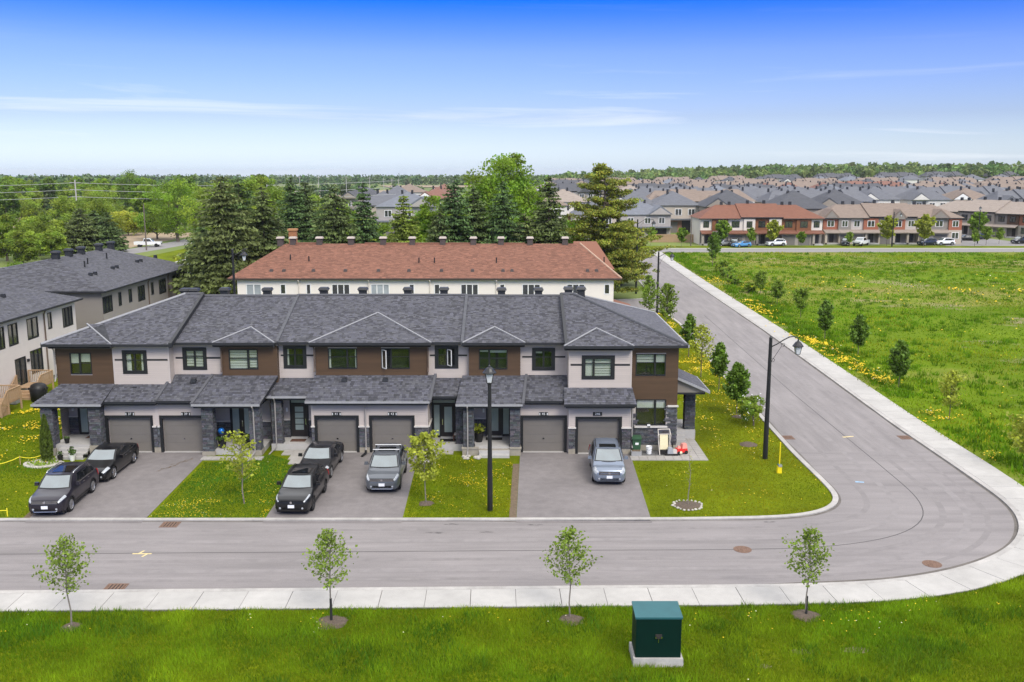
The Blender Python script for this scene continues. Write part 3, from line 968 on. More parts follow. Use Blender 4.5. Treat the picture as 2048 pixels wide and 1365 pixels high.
def lap_field(qb, fr, w, z0, z1, openings=(), step=.118, lift=.022, jitter=.03, seed=0, u_lo=0.0):
    r = np.random.default_rng(seed + 77)
    a0, a1, zz, th = [], [], [], []
    z = z0
    while z < z1 - .01:
        h = min(step, z1 - z)
        cur = [(u_lo, w)]
        for (x0, x1, c0, c1) in openings:
            if c0 < z + h * .6 and c1 > z + h * .4:
                nxt = []
                for a, b in cur:
                    if x1 <= a or x0 >= b: nxt.append((a, b))
                    else:
                        if x0 > a: nxt.append((a, x0))
                        if x1 < b: nxt.append((x1, b))
                cur = nxt
        for a, b in cur:
            a0.append(a); a1.append(b); zz.append(z); th.append(h)
        z += step
    a0, a1, zz, th = map(np.array, (a0, a1, zz, th))
    n = len(a0)
    pt = lambda u, d, z_: fr.O + u[:, None] * fr.U + d[:, None] * fr.N + np.c_[0 * z_, 0 * z_, z_]
    t = r.uniform(1 - jitter, 1 + jitter, (n, 1)) * np.ones((n, 3))
    lo, hi_ = np.full(n, lift), np.full(n, .002)
    qb.add(pt(a0, lo, zz), pt(a1, lo, zz), pt(a1, hi_, zz + th), pt(a0, hi_, zz + th), t)
    qb.add(pt(a0, hi_ * 0, zz), pt(a1, hi_ * 0, zz), pt(a1, lo, zz), pt(a0, lo, zz), t * .55)  # board undersides tinted darker, shade lines put into the colour

def stone_field(qb, fr, w, z0, z1, seed=0, openings=(), ch=(.075, .15), ln=(.18, .5)):
    r = np.random.default_rng(seed + 99)
    L = []
    z = z0
    while z < z1 - .02:
        h = min(r.uniform(*ch), z1 - z)
        u = -r.uniform(0, .2)
        while u < w:
            l = r.uniform(*ln)
            a, b = max(0, u), min(w, u + l)
            if b - a > .03 and not any(o[0] < (a + b) / 2 < o[1] and o[2] < z + h / 2 < o[3] for o in openings):
                L.append((a + .004, b - .004, z + .004, z + h - .004))
            u += l
        z += h
    L = np.array(L)
    n = len(L)
    pt = lambda u, d, z_: fr.O + u[:, None] * fr.U + d[:, None] * fr.N + np.c_[0 * z_, 0 * z_, z_]
    u0, u1, a, b = L.T
    d = r.uniform(.012, .045, n)
    i = .006
    o = np.zeros(n)
    t = r.choice([.7, .85, 1.0, 1.15, 1.35], n)[:, None] * r.uniform(.9, 1.1, (n, 3))
    A, B, C, D = pt(u0 + i, d, a + i), pt(u1 - i, d, a + i), pt(u1 - i, d, b - i), pt(u0 + i, d, b - i)
    a_, b_, c_, d_ = pt(u0, o, a), pt(u1, o, a), pt(u1, o, b), pt(u0, o, b)
    qb.add(A, B, C, D, t)
    qb.add(a_, b_, B, A, t)
    qb.add(D, C, c_, d_, t)
    qb.add(a_, A, D, d_, t)
    qb.add(B, b_, c_, C, t)

def holed_wall(mb, fr, w, z0, z1, openings, d0, d1, u_lo=0.0):
    us = sorted({u_lo, w} | {o[0] for o in openings} | {o[1] for o in openings})
    zs = sorted({z0, z1} | {min(max(o[2], z0), z1) for o in openings} | {min(max(o[3], z0), z1) for o in openings})
    for ua, ub in zip(us[:-1], us[1:]):
        za0 = None
        for za, zb in zip(zs[:-1], zs[1:]):
            cu, cz = (ua + ub) / 2, (za + zb) / 2
            if any(o[0] < cu < o[1] and o[2] < cz < o[3] for o in openings):
                if za0 is not None:
                    fr.box(mb, ua, ub, d0, d1, za0, za)
                    za0 = None
                continue
            if za0 is None: za0 = za
        if za0 is not None:
            fr.box(mb, ua, ub, d0, d1, za0, zs[-1])

def window(parent, fr, u0, u1, z0, z1, mull=(.5,), bar=None, trim=0.0, blinds=(), frame='black_trim', open_sash=None, world=True, depth=.42, glass=None, fw=.055, sill=False, label=None):
    mb = MB()
    if trim:
        for a in ((u0, u1, z1 - trim, z1), (u0, u1, z0, z0 + trim * .8), (u0, u0 + trim, z0 + trim * .8, z1 - trim), (u1 - trim, u1, z0 + trim * .8, z1 - trim)):
            fr.box(mb, a[0], a[1], -.02, .045, a[2], a[3])
        u0, u1, z0, z1 = u0 + trim, u1 - trim, z0 + trim * .8, z1 - trim
    for a in ((u0, u1, z1 - fw, z1), (u0, u1, z0, z0 + fw), (u0, u0 + fw, z0 + fw, z1 - fw), (u1 - fw, u1, z0 + fw, z1 - fw)):
        fr.box(mb, a[0], a[1], -.06, .028, a[2], a[3])
    ms = [u0 + (u1 - u0) * m_ for m_ in mull]
    for m_ in ms:
        fr.box(mb, m_ - .05, m_ + .05, -.06, .024, z0 + fw, z1 - fw)
    zb = None
    if bar:
        zb = z0 + (z1 - z0) * bar
        fr.box(mb, u0 + fw, u1 - fw, -.055, .012, zb - .02, zb + .02)
    w = mb.build('window', MATS[frame], parent, world=world, label=label)
    eds = [u0 + fw] + [x for m_ in ms for x in (m_ - .05, m_ + .05)] + [u1 - fw]
    zr = [(z0 + fw, zb - .02), (zb + .02, z1 - fw)] if zb else [(z0 + fw, z1 - fw)]
    for i in range(0, len(eds), 2):
        if open_sash == i // 2:
            # sash cranked open towards the street
            a, b = eds[i], eds[i + 1]
            f2 = MB()
            L = b - a
            ang = R(52)
            hinge = np.array(fr.p(a, .03, 0))
            Ud = np.cos(ang) * fr.U + np.sin(ang) * fr.N
            fr2 = Fr(hinge, Ud)
            for q in ((0, L, z1 - fw - .04, z1 - fw), (0, L, z0 + fw, z0 + fw + .04), (0, .04, z0 + fw, z1 - fw), (L - .04, L, z0 + fw, z1 - fw)):
                fr2.box(f2, q[0], q[1], -.02, .02, q[2], q[3])
            f2.build('sash', MATS['white_trim'], w, world=world)
            p_ = MB()
            fr2.box(p_, .06, L - .06, -.004, .004, z0 + fw + .06, z1 - fw - .06)
            p_.build('pane', glass or GLASS, w, world=world)
            continue
        for za, zc in zr:
            p_ = MB()
            fr.box(p_, eds[i], eds[i + 1], -.034, -.028, za, zc)
            p_.build('pane', glass or GLASS, w, world=world)
    if glass is None:
        it = MB()
        c = [fr.p(u, d, z) for d in (-.065, -depth) for u, z in ((u0, z0), (u1, z0), (u1, z1), (u0, z1))]
        it.add(c, [(4, 5, 6, 7), (0, 1, 5, 4), (1, 2, 6, 5), (2, 3, 7, 6), (3, 0, 4, 7)])
        it.build('interior', MATS['room'], w, world=world)
    for f0, f1, drop, *st in blinds:
        b = MB()
        a, c = u0 + (u1 - u0) * f0 + .03, u0 + (u1 - u0) * f1 - .03
        zt = z1 - fw
        zbm = zt - (z1 - z0) * drop
        if st:                                       # zebra blind: separate slats
            nb = max(2, int((zt - zbm) / .15))
            for i in range(nb):
                zz = zt - (i + 1) * (zt - zbm) / nb
                fr.box(b, a, c, -.12, -.11, zz + .03, zz + (zt - zbm) / nb)
        else:
            fr.box(b, a, c, -.12, -.11, zbm, zt)
        b.build('blind', MATS['blind'], w, world=world)
    return w

def roof_vent(parent, x, y, z, m='fascia', s=1.0, world=True, capm=None):
    v = MB()
    v.tbox(x - .27 * s, x + .27 * s, y - .27 * s, y + .27 * s, z - .3, z + .36 * s, .92)
    v.box(x - .29 * s, x + .29 * s, y - .29 * s, y + .29 * s, z + .36 * s, z + .46 * s)
    o = v.build('roof_vent', MATS[m], parent, world=world)
    c = MB()
    c.tbox(x - .36 * s, x + .36 * s, y - .36 * s, y + .36 * s, z + .46 * s, z + .62 * s, .78)
    c.build('vent_cap', MATS[capm or m], o, world=world)

def plate_text(parent, text, x, y, z, h, m):
    cu = bpy.data.curves.new('number', 'FONT')
    cu.body = text
    cu.size = h * 1.35
    cu.align_x = 'CENTER'
    cu.align_y = 'CENTER'
    cu.extrude = .006
    o = bpy.data.objects.new('number', cu)
    COL.objects.link(o)
    dg = bpy.context.evaluated_depsgraph_get()
    me = bpy.data.meshes.new_from_object(o.evaluated_get(dg))
    bpy.data.objects.remove(o)
    me.transform(Matrix.Translation(Vector((x, y, z)) - root_of(parent).location) @ Matrix.Rotation(math.pi / 2, 4, 'X'))
    me.materials.clear()
    me.materials.append(m)
    return link_mesh('number', me, parent)

# ------------------------------------------------------------------ the row of townhouses in front
ROW = thing('townhouse_row', 'long grey-roofed townhouse row with brown and pale siding behind the three driveways', 'townhouses', (-8.7, 61.5, 0))
siding_q, brown_q, stone_q, sh_q = QB(), QB(), QB(), QB()
walls = MB()
EV = 6.5
core = MB()
core.box(-27.3, 9.9, 57.3, 68.2, 0, EV - .02)
core.build('wall', MATS['siding'], ROW, world=True, label='long rear and core wall')

def wpx(x0, y0, x1, y1, Y):
    return xat(x0, y1, Y), xat(x1, y1, Y), zat(y1, Y), zat(y0, Y)

# upper storey panels: x0, x1, Y, z0, kind, windows [(px box, options)]
UP = [
    (-27.3, -23.9, 55.8, 3.6, 'b', [((142, 706, 185, 749), dict(bar=.5, mull=(.46,), blinds=[(.0, .46, .45), (.46, 1, .4)]))]),
    (-23.9, -20.5, 55.8, 3.6, 's', [((247, 701, 296, 748), dict(trim=.17, bar=.62, blinds=[(.0, .3, .95), (.78, 1, .95)]))]),
    (-20.5, -17.5, 56.5, 3.9, 's', [((367, 695, 415, 740), dict(trim=.17, bar=.62, blinds=[(0, .5, .9, 1), (.5, 1, .93, 1)]))]),
    (-17.5, -14.15, 56.2, 3.9, 'b', [((459, 699, 517, 739), dict(bar=.55, mull=(.66,), blinds=[(0, .64, .95, 1), (.68, 1, .9, 1)]))]),
    (-14.15, -11.85, 56.6, 3.7, 's', [((568, 691, 614, 737), dict(trim=.17, bar=.62, blinds=[(0, .16, .96)]))]),
    (-11.85, -5.1, 56.2, 3.9, 'b', [((657, 697, 715, 738), dict(bar=.58, mull=(.66,), blinds=[(0, .1, .96), (.9, 1, .96)])), ((763, 697, 820, 738), dict(bar=.58, mull=(.34,), open_sash=0))]),
    (-5.1, -2.6, 56.6, 3.7, 's', [((870, 691, 917, 737), dict(trim=.17, bar=.62, open_sash=1))]),
    (-2.6, .5, 56.2, 3.9, 'b', [((958, 699, 1015, 739), dict(bar=.55, mull=(.36,), blinds=[(.36, 1, .14), (0, .34, .10)]))]),
    (.5, 3.35, 56.5, 3.9, 's', [((1064, 696, 1110, 741), dict(trim=.17, bar=.62, blinds=[(0, .45, .12)]))]),
    (3.35, 7.1, 55.1, 3.4, 's', [((1163, 711, 1229, 759), dict(trim=.17, bar=.72, mull=(.34,), blinds=[(0, .32, .9), (.36, 1, .93, 1)]))]),
    (7.1, 9.9, 55.4, .3, 'b', [((1271, 708, 1331, 752), dict(bar=.6, mull=(.64,), blinds=[(0, .62, .38, 1), (.66, 1, .38)])), ((1271, 799, 1331, 851), dict(bar=.66, mull=(.64,), blinds=[(0, .62, .34), (.66, 1, .34)]))]),
]
class Single:                                        # a builder whose every box becomes a part of its own
    def __init__(s, name, m): s.name, s.m = name, m
    def add(s, vs, fs, tint=None):
        MB().add(vs, fs, tint).build(s.name, MATS[s.m], ROW, world=True)
stripes = Single('trim_band', 'black_trim')
corner = Single('corner_trim', 'siding')
for k_, (x0, x1, Y0, z0, kd, wins) in enumerate(UP):
    fr = Fr((x0, Y0, 0), (1, 0, 0))
    ops = []
    for box_, op in wins:
        a, b, c, d = wpx(*box_, Y0)
        ops.append((a - x0, b - x0, c, d))
    holed_wall(walls, fr, x1 - x0, z0, EV - .04, ops, -(57.3 - Y0), -.004)
    if kd == 's':
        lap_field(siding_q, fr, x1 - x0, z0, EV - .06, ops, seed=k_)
        for uu in (0.0, x1 - x0 - .09):
            fr.box(corner, uu, uu + .09, -.02, .026, z0, EV - .06)
        if k_ != 10:
            zb = {1: 720, 2: 716, 4: 711, 6: 711, 8: 714, 9: 730}[k_]
            zz = zat(zb, Y0)
            fr.box(stripes, .12, ops[0][0], .0, .03, zz - .05, zz + .05)
            fr.box(stripes, ops[0][1], x1 - x0 - .12, .0, .03, zz - .05, zz + .05)
    else:
        zb = 2.75 if k_ == 10 else z0
        lap_field(brown_q, fr, x1 - x0, zb, EV - .06, ops, step=.19, lift=.007, jitter=.10, seed=k_)
    for (u0, u1, c, d), (_, op) in zip(ops, wins):
        window(ROW, fr, u0, u1, c, d, **op)
    # returns where one panel stands forward of the next
    prev = UP[k_ - 1] if k_ else None
    if prev:
        dY = prev[2] - Y0
        if dY > .05:    # this panel stands forward: its left side shows to the left
            f2 = Fr((x0, prev[2], 0), (0, -1, 0))
            lap_field(siding_q if kd == 's' else brown_q, f2, dY, z0, EV - .06, (), .118 if kd == 's' else .19, .012, seed=k_ + 50)
        elif dY < -.05:  # previous stands forward: its right side shows
            f2 = Fr((x0, prev[2], 0), (0, 1, 0))
            lap_field(siding_q if prev[4] == 's' else brown_q, f2, -dY, z0, EV - .06, (), .118 if prev[4] == 's' else .19, .012, seed=k_ + 50)
walls.build('wall', MATS['siding'], ROW, world=True, label='upper wall shell')

# ground floor: garages
GAR = [(-24.25, -21.15, 54.9, -24.1, -21.55, '37', 260), (-21.15, -18.35, 54.9, -20.85, -18.42, '39', 372), (-11.95, -8.72, 54.9, -11.62, -9.28, '41', 673), (-8.72, -5.0, 54.9, -8.36, -5.96, '43', 785), (.5, 3.35, 54.9, .66, 3.12, '45', 1087), (3.35, 7.05, 54.6, 3.92, 6.36, '246', 1195)]
gw = MB()
fnd = Single('foundation', 'foundation')
cap = Single('stone_ledge', 'stone_cap')
for i, (x0, x1, Y0, d0, d1, num, npx) in enumerate(GAR):
    fr = Fr((x0, Y0, 0), (1, 0, 0))
    H = 2.14
    op = [(d0 - x0, d1 - x0, -.1, H)]
    holed_wall(gw, fr, x1 - x0, 0, 3.25, op, -(57.3 - Y0), -.03)
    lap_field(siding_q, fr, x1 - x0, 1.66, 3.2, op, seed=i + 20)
    fr.box(corner, 0, .09, -.03, .024, 1.66, 3.2)
    fr.box(corner, x1 - x0 - .09, x1 - x0, -.03, .024, 1.66, 3.2)
    for a, b in ((0, d0 - x0 - .16), (d1 - x0 + .16, x1 - x0)):
        if b - a < .1: continue
        f2 = Fr((x0 + a, Y0 - .05, 0), (1, 0, 0))
        stone_field(stone_q, f2, b - a, .34, 1.58, seed=i * 7 + int(a * 10))
        fr.box(fnd, a, b, -.03, .06, 0, .34)
        fr.box(cap, a - .03, b + .03, -.02, .12, 1.58, 1.66)
    # door frame
    f = MB()
    for a in ((d0 - x0 - .16, d0 - x0, 0, H + .16), (d1 - x0, d1 - x0 + .16, 0, H + .16), (d0 - x0, d1 - x0, H, H + .16)):
        fr.box(f, a[0], a[1], -.12, .035, a[2], a[3])
    f.build('door_frame', MATS['black_trim'], ROW, world=True)
    g = MB()
    fr.box(g, d0 - x0, d1 - x0, -.3, -.2, .03, H)
    gd = g.build('garage_door', MATS['garage_door'], ROW, world=True)
    ph = (H - .05) / 4
    for q in range(4):
        p_ = MB()
        fr.box(p_, d0 - x0 + .01, d1 - x0 - .01, -.2, -.175, .04 + q * ph, .04 + (q + 1) * ph - .006)
        for pc in range(4):
            a = d0 - x0 + .08 + pc * (d1 - d0 - .1) / 4
            fr.box(p_, a, a + (d1 - d0) / 4 - .1, -.175, -.173, .10 + q * ph, -.02 + (q + 1) * ph - .03)
        p_.build('door_panel', MATS['garage_door'], gd, world=True)
    hdl = MB()
    cx = (d0 + d1) / 2 - x0
    fr.box(hdl, cx - .05, cx + .05, -.17, -.13, .80, .86)
    hdl.build('handle', MATS['black_trim'] if num == '45' else MATS['chrome'], gd, world=True)
    s_ = MB()
    fr.box(s_, d0 - x0, d1 - x0, -.3, .06, .0, .035)
    s_.build('threshold', MATS['concrete'], ROW, world=True)
    # number plaque
    xx = xat(npx, 828, Y0)
    zz = zat(828 if num != '246' else 827, Y0) if num != '246' else zat(828, Y0)
    pl = MB()
    pl.box(xx - .27, xx + .27, Y0 - .05, Y0 - .012, zz - .11, zz + .11)
    po = pl.build('number_plaque', MATS['black_trim'], ROW, world=True)
    w = .17 if len(num) == 3 else .12
    plate_text(po, num, xx, Y0 - .053, zz, .15, MATS['white_sign'])
    if len(num) == 2:
        e = MB()
        e.box(xx - .245, xx - .20, Y0 - .056, Y0 - .05, zz - .07, zz + .07)
        e.box(xx + .20, xx + .245, Y0 - .056, Y0 - .05, zz - .07, zz + .07)
        e.build('plaque_edge', MATS['white_sign'], po, world=True)
# right side of the 43 garage block
f2 = Fr((-5.0, 54.9, 0), (0, 1, 0))
lap_field(siding_q, f2, 1.8, 1.66, 3.2, ())
stone_field(stone_q, Fr((-4.98, 54.9, 0), (0, 1, 0)), 1.8, .34, 1.58, seed=71)
Fr((-5.0, 54.9, 0), (0, 1, 0)).box(cap, 0, 1.8, -.02, .10, 1.58, 1.66)
f2 = Fr((-11.95, 56.7, 0), (0, -1, 0))
lap_field(siding_q, f2, 1.8, 1.66, 3.2, ())
f2 = Fr((7.05, 54.6, 0), (0, 1, 0))
lap_field(siding_q, f2, .8, 1.66, 3.2, ())
stone_field(stone_q, Fr((7.07, 54.55, 0), (0, 1, 0)), .85, .34, 1.58, seed=72)
gw.build('wall', MATS['siding'], ROW, world=True, label='garage front wall')

# stone base of the corner unit
fr = Fr((7.1, 55.36, 0), (1, 0, 0))
lw = wpx(1271, 799, 1331, 851, 55.4)
stone_field(stone_q, fr, 2.8, .34, 2.70, seed=81, openings=[(lw[0] - 7.1 - .06, lw[1] - 7.1 + .06, lw[2] - .12, 9)], ch=(.07, .12), ln=(.2, .55))
fb = MB()
fr.box(fnd, 0, 2.8, -.04, .04, 0, .34)
for a, b in ((0, lw[0] - 7.1 - .07), (lw[1] - 7.1 + .07, 2.86)):
    fr.box(cap, a, b, -.02, .10, 2.70, 2.80)
fr.box(cap, lw[0] - 7.1 - .08, lw[1] - 7.1 + .08, -.02, .12, lw[2] - .12, lw[2] - .02)
bx = MB()
fr.box(bx, 1.02, 1.20, .03, .12, .95 + .5, 1.13 + .5)
bx.build('meter_box', MATS['white_plastic'], ROW, world=True)
fr.box(gw, 0, 2.8, -.2, -.045, .3, 2.7)

# porches: floor, piers, entry wall, door
def entry(name, x0, x1, floor_z, Y1, door, side, tran, green=False, four=False, fl_front=54.4, side_px=None):
    fr = Fr((x0, 56.75, 0), (1, 0, 0))
    f = MB()
    f.box(x0, x1, fl_front, 56.72, 0, floor_z)
    f.build('porch_floor', MATS['concrete'], ROW, world=True)
    a, b = door[0] - x0, door[1] - x0
    sa, sb = (side[0] - x0, side[1] - x0) if side else (a, a)
    lo, hi_ = min(a, sa) - .1, max(b, sb) + .1
    ztop = floor_z + 2.15 + (.42 if tran else .08)
    lap_field(siding_q, fr, x1 - x0, floor_z + 1.18, 3.6, [(lo, hi_, 0, ztop)], seed=int(x0 * 10) % 90)
    for u0, u1 in ((0, lo), (hi_, x1 - x0)):
        if u1 - u0 > .12:
            stone_field(stone_q, Fr((x0 + u0, 56.73, 0), (1, 0, 0)), u1 - u0, floor_z, floor_z + 1.1, seed=int(u0 * 10) + 7)
            fr.box(cap, u0 + .0, u1, -.02, .1, floor_z + 1.1, floor_z + 1.18)
    bw = MB()
    fr.box(bw, 0, x1 - x0, -.5, -.004, 0, 3.7)
    bw.build('wall', MATS['siding'], ROW, world=True, label='entry wall under the porch roof')
    fm = MB()
    fr.box(fm, lo, hi_, -.01, .035, floor_z, ztop)
    fo = fm.build('door_frame', MATS['black_trim'], ROW, world=True)
    if side:
        p_ = MB()
        fr.box(p_, sa + .06, sb - .04, .035, .042, floor_z + .14, floor_z + 2.06)
        p_.build('sidelight', MATS['frosted'], fo, world=True)
    if tran:
        p_ = MB()
        fr.box(p_, lo + .1, hi_ - .1, .035, .042, floor_z + 2.2, floor_z + 2.5)
        p_.build('transom_pane', MATS['frosted'], fo, world=True)
    d = MB()
    fr.box(d, a, b, .03, .065, floor_z + .04, floor_z + 2.1)
    do = d.build('front_door', MATS['door_green' if green else 'door_dark'], ROW, world=True)
    if four:
        for q in range(4):
            p_ = MB()
            fr.box(p_, a + .22, b - .22, .065, .072, floor_z + .5 + q * .38, floor_z + .82 + q * .38)
            p_.build('door_pane', MATS['frosted'], do, world=True)
    else:
        p_ = MB()
        fr.box(p_, a + .19, b - .19, .065, .072, floor_z + .35, floor_z + 1.95)
        p_.build('door_pane', MATS['frosted'], do, world=True)
    h = MB()
    hx = a + .08 if not four else b - .08
    fr.box(h, hx - .025, hx + .025, .065, .12, floor_z + .82, floor_z + 1.2)
    h.build('handle', MATS['chrome'], do, world=True)
    t = MB()
    fr.box(t, a - .05, b + .05, .02, .3, floor_z, floor_z + .07)
    t.build('door_step', MATS['concrete'], ROW, world=True)
    return (door[0] + door[1]) / 2, floor_z

def pier(x0, x1, y0, y1, z0, z1, seed):
    c_ = MB()
    c_.box(x0 + .03, x1 - .03, y0 + .03, y1 - .03, 0, z1)
    c_.build('pier', MATS['stone_core'], ROW, world=True)
    stone_field(stone_q, Fr((x0, y0 + .03, 0), (1, 0, 0)), x1 - x0, z0, z1, seed=seed)
    stone_field(stone_q, Fr((x1 - .03, y0, 0), (0, 1, 0)), y1 - y0, z0, z1, seed=seed + 1)
    stone_field(stone_q, Fr((x0 + .03, y1, 0), (0, -1, 0)), y1 - y0, z0, z1, seed=seed + 2)
    f = MB()
    f.box(x0 - .04, x1 + .04, y0 - .04, y1 + .04, 0, z0)
    f.build('pier_base', MATS['foundation'], ROW, world=True)

e37 = entry('37', -27.25, -24.25, .62, 56.75, (-26.0, -25.0), (-26.6, -26.08), False, green=True)
e39 = entry('39', -18.35, -14.85, .32, 56.75, (-16.65, -15.75), (-17.25, -16.75), False)
e41 = entry('41', -14.5, -11.95, .42, 56.75, (-13.55, -12.6), None, True, four=True, fl_front=55.3)
e43 = entry('43', -5.0, -2.9, .42, 56.75, (-4.35, -3.5), (-4.85, -4.42), True, fl_front=55.2)
e45 = entry('45', -2.9, .5, .50, 56.75, (-1.5, -.65), (-.6, -.15), False)
for a in ((-27.75, -27.05, 54.25, 54.95, .45), (-24.95, -24.25, 54.25, 54.9, .62), (-18.3, -17.62, 54.25, 54.9, .25), (-15.5, -14.86, 54.25, 54.9, .32), (-14.45, -13.85, 55.4, 56.0, .42), (-3.38, -2.95, 55.3, 55.9, .42), (-2.88, -2.25, 54.3, 54.95, .5), (-.12, .48, 54.3, 54.95, .5)):
    pier(*a[:4], a[4], 3.05, seed=int(a[0] * 13) % 300)
# steps
st = MB()
for q in range(3):
    s_ = MB()
    s_.box(-26.75, -25.05, 53.75 - .32 * (2 - q) + .32, 54.4, 0, .155 * (q + 1) - .01)
    s_.build('step', MATS['concrete'], ROW, world=True)
for q in range(2):
    s_ = MB()
    s_.box(-1.95, -.15, 53.75 + .33 * q, 54.4, 0, .17 * (q + 1) - .01)
    s_.build('step', MATS['concrete'], ROW, world=True)
ledge = MB()
ledge.box(-2.98, -1.97, 54.2, 54.4, .40, .51)
ledge.box(-.13, .56, 54.2, 54.4, .40, .51)
ledge.box(-2.94, .52, 54.24, 54.4, 0, .40)
ledge.build('porch_edge', MATS['foundation'], ROW, world=True)

# lower roofs over porches and garages: (eave x0,x1,Y,z) (top x0,x1,Y,z)
LOW = [(-28.15, -24.05, 54.05, 3.16, -27.1, -23.85, 55.82, 4.02), (-24.2, -20.95, 54.4, 3.24, -23.9, -20.5, 55.82, 4.0), (-21.0, -18.45, 54.45, 3.28, -20.6, -17.4, 56.5, 4.45),
       (-18.75, -14.75, 54.0, 3.18, -18.15, -14.15, 56.22, 4.44), (-14.72, -11.9, 55.1, 3.40, -14.3, -11.7, 56.62, 4.22), (-12.2, -4.85, 54.4, 3.26, -11.95, -4.65, 56.22, 4.46),
       (-4.98, -2.85, 55.1, 3.40, -4.75, -2.75, 56.62, 4.22), (-3.3, .62, 54.0, 3.18, -3.0, .85, 56.22, 4.44), (.42, 3.15, 54.45, 3.28, .5, 3.42, 56.52, 4.42), (3.05, 7.3, 54.0, 3.18, 3.1, 7.15, 55.12, 3.95)]
for i, (a0, a1, ya, za, b0, b1, yb, zb) in enumerate(LOW):
    s_ = MB()
    s_.slab([(a0, ya, za), (a1, ya, za), (b1, yb, zb), (b0, yb, zb)], .16)
    s_.build('porch_roof', MATS['fascia'], ROW, world=True)
    W = Vector((0, yb - ya, zb - za))
    L = W.length
    W.normalize()
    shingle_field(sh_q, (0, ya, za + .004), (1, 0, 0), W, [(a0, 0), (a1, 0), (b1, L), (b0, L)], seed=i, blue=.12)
    e = MB()
    e.box(a0, a1, ya - .05, ya - .002, za - .11, za + .012)
    e.build('gutter', MATS['eave_edge' if i in (0, 3, 4, 5, 7) else 'fascia'], ROW, world=True)
    sf = MB()
    sf.box(a0 + .1, a1 - .1, ya + .05, min(yb, 57) - .02, za - .24, za - .17)
    sf.build('soffit', MATS['fascia'], ROW, world=True)
    if i in (2, 3, 5, 7):                            # party-wall ridge at the slope's side
        xs0, xt0 = (a1, b1) if i in (5, 7) else (a0, b0)
        q = MB()
        q.slab([(xs0 - .06, ya - .02, za + .10), (xs0 + .10, ya - .02, za + .10), (xt0 + .10, yb, zb + .10), (xt0 - .06, yb, zb + .10)], .16)
        q.build('roof_edge', MATS['shingle'], ROW, world=True)
for px_, py_ in ((270, 775), (387, 759), (689, 757), (771, 757)):   # small low vents on the garage roofs
    Yv = 55.6 if px_ < 300 else 55.85
    x_ = xat(px_, py_, Yv)
    z_ = zat(py_ + 2, Yv)
    v = MB()
    v.tbox(x_ - .17, x_ + .17, Yv - .16, Yv + .16, z_ - .12, z_ + .10, .8)
    v.build('roof_vent', MATS['fascia'], ROW, world=True)

# main roof segments: x0, x1, front eave Y, hip left, hip right
SL = .335
SEG = [(-27.9, -20.25, 55.35, True, False, 61.85), (-20.25, -14.1, 55.95, False, False, 62.0), (-14.1, -2.98, 56.1, False, False, 62.2), (-2.98, 3.2, 55.95, False, False, 62.0), (3.2, 10.35, 54.95, False, True, 61.55)]
W = Vector((0, 1, SL)).normalized()
for i, (x0, x1, ye, hl, hr, yr) in enumerate(SEG):
    run = yr - ye
    zr = EV + run * SL
    yb = yr + run
    rx0, rx1 = x0 + (run if hl else 0), x1 - (run if hr else 0)
    if i == 4: rx1 = max(rx1, x0 + .8)
    s_ = MB()
    vs = [(x0, ye, EV), (x1, ye, EV), (x1, yb, EV), (x0, yb, EV), (rx0, yr, zr), (rx1, yr, zr)]
    s_.add(vs, [(0, 1, 5, 4), (1, 2, 5), (2, 3, 4, 5), (3, 0, 4), (0, 3, 2, 1)])
    s_.build('roof', MATS['roof_dark'], ROW, world=True)
    k_ = math.hypot(1, SL)
    shingle_field(sh_q, (0, ye, EV + .004), (1, 0, 0), W, [(x0, 0), (x1, 0), (rx1, run * k_), (rx0, run * k_)], seed=40 + i, blue=.12)
    if hr:
        U2 = (0, 1, 0)
        W2 = Vector((-(x1 - rx1), 0, zr - EV)).normalized()
        L2 = math.hypot(x1 - rx1, zr - EV)
        shingle_field(sh_q, (x1, ye, EV + .004), U2, W2, [(0, 0), (yb - ye, 0), (yr - ye, L2)], seed=60, blue=.12, pal=(.9, 1.0, 1.1, 1.25))  # lighter palette: the brighter light on this slope painted into the tabs
        c_ = MB()
        c_.tube([(x1, ye, EV + .02), (rx1, yr, zr + .03)], .09, 6)
        c_.build('hip_ridge', MATS['roof_dark'], ROW, world=True)
        c_ = MB()
        c_.tube([(x1, yb, EV + .02), (rx1, yr, zr + .03)], .09, 6)
        c_.build('hip_ridge', MATS['hip_cap'], ROW, world=True)
        c_ = MB()
        c_.box(x1 + .002, x1 + .1, ye, yb, EV - .13, EV + .01)
        c_.build('gutter', MATS['eave_edge'], ROW, world=True)
    if hl:
        c_ = MB()
        c_.tube([(x0, ye, EV + .02), (rx0, yr, zr + .03)], .09, 6)
        c_.build('hip_ridge', MATS['hip_cap'], ROW, world=True)
    c_ = MB()
    c_.tube([(rx0, yr, zr + .02), (rx1, yr, zr + .02)], .10, 6)
    c_.build('ridge_cap', MATS['shingle'], ROW, world=True)
    g = MB()
    g.box(x0, x1, ye - .07, ye - .002, EV - .14, EV + .012)
    g.build('gutter', MATS['fascia'], ROW, world=True)
    sf = MB()
    sf.box(x0 + .02, x1 - .02, ye, 57.3, EV - .10, EV - .03)
    sf.build('soffit', MATS['soffit'], ROW, world=True)
    if i in (0, 2, 3, 4):                            # rake board at a step in the roof
        xx = x1 if i == 0 else x0
        q = MB()
        q.slab([(xx - .09, ye - .05, EV + .09), (xx + .09, ye - .05, EV + .09), (xx + .09, yr, zr + .09), (xx - .09, yr, zr + .09)], .3)
        q.build('rake_edge', MATS['roof_dark' if i in (2, 3) else 'fascia'], ROW, world=True)

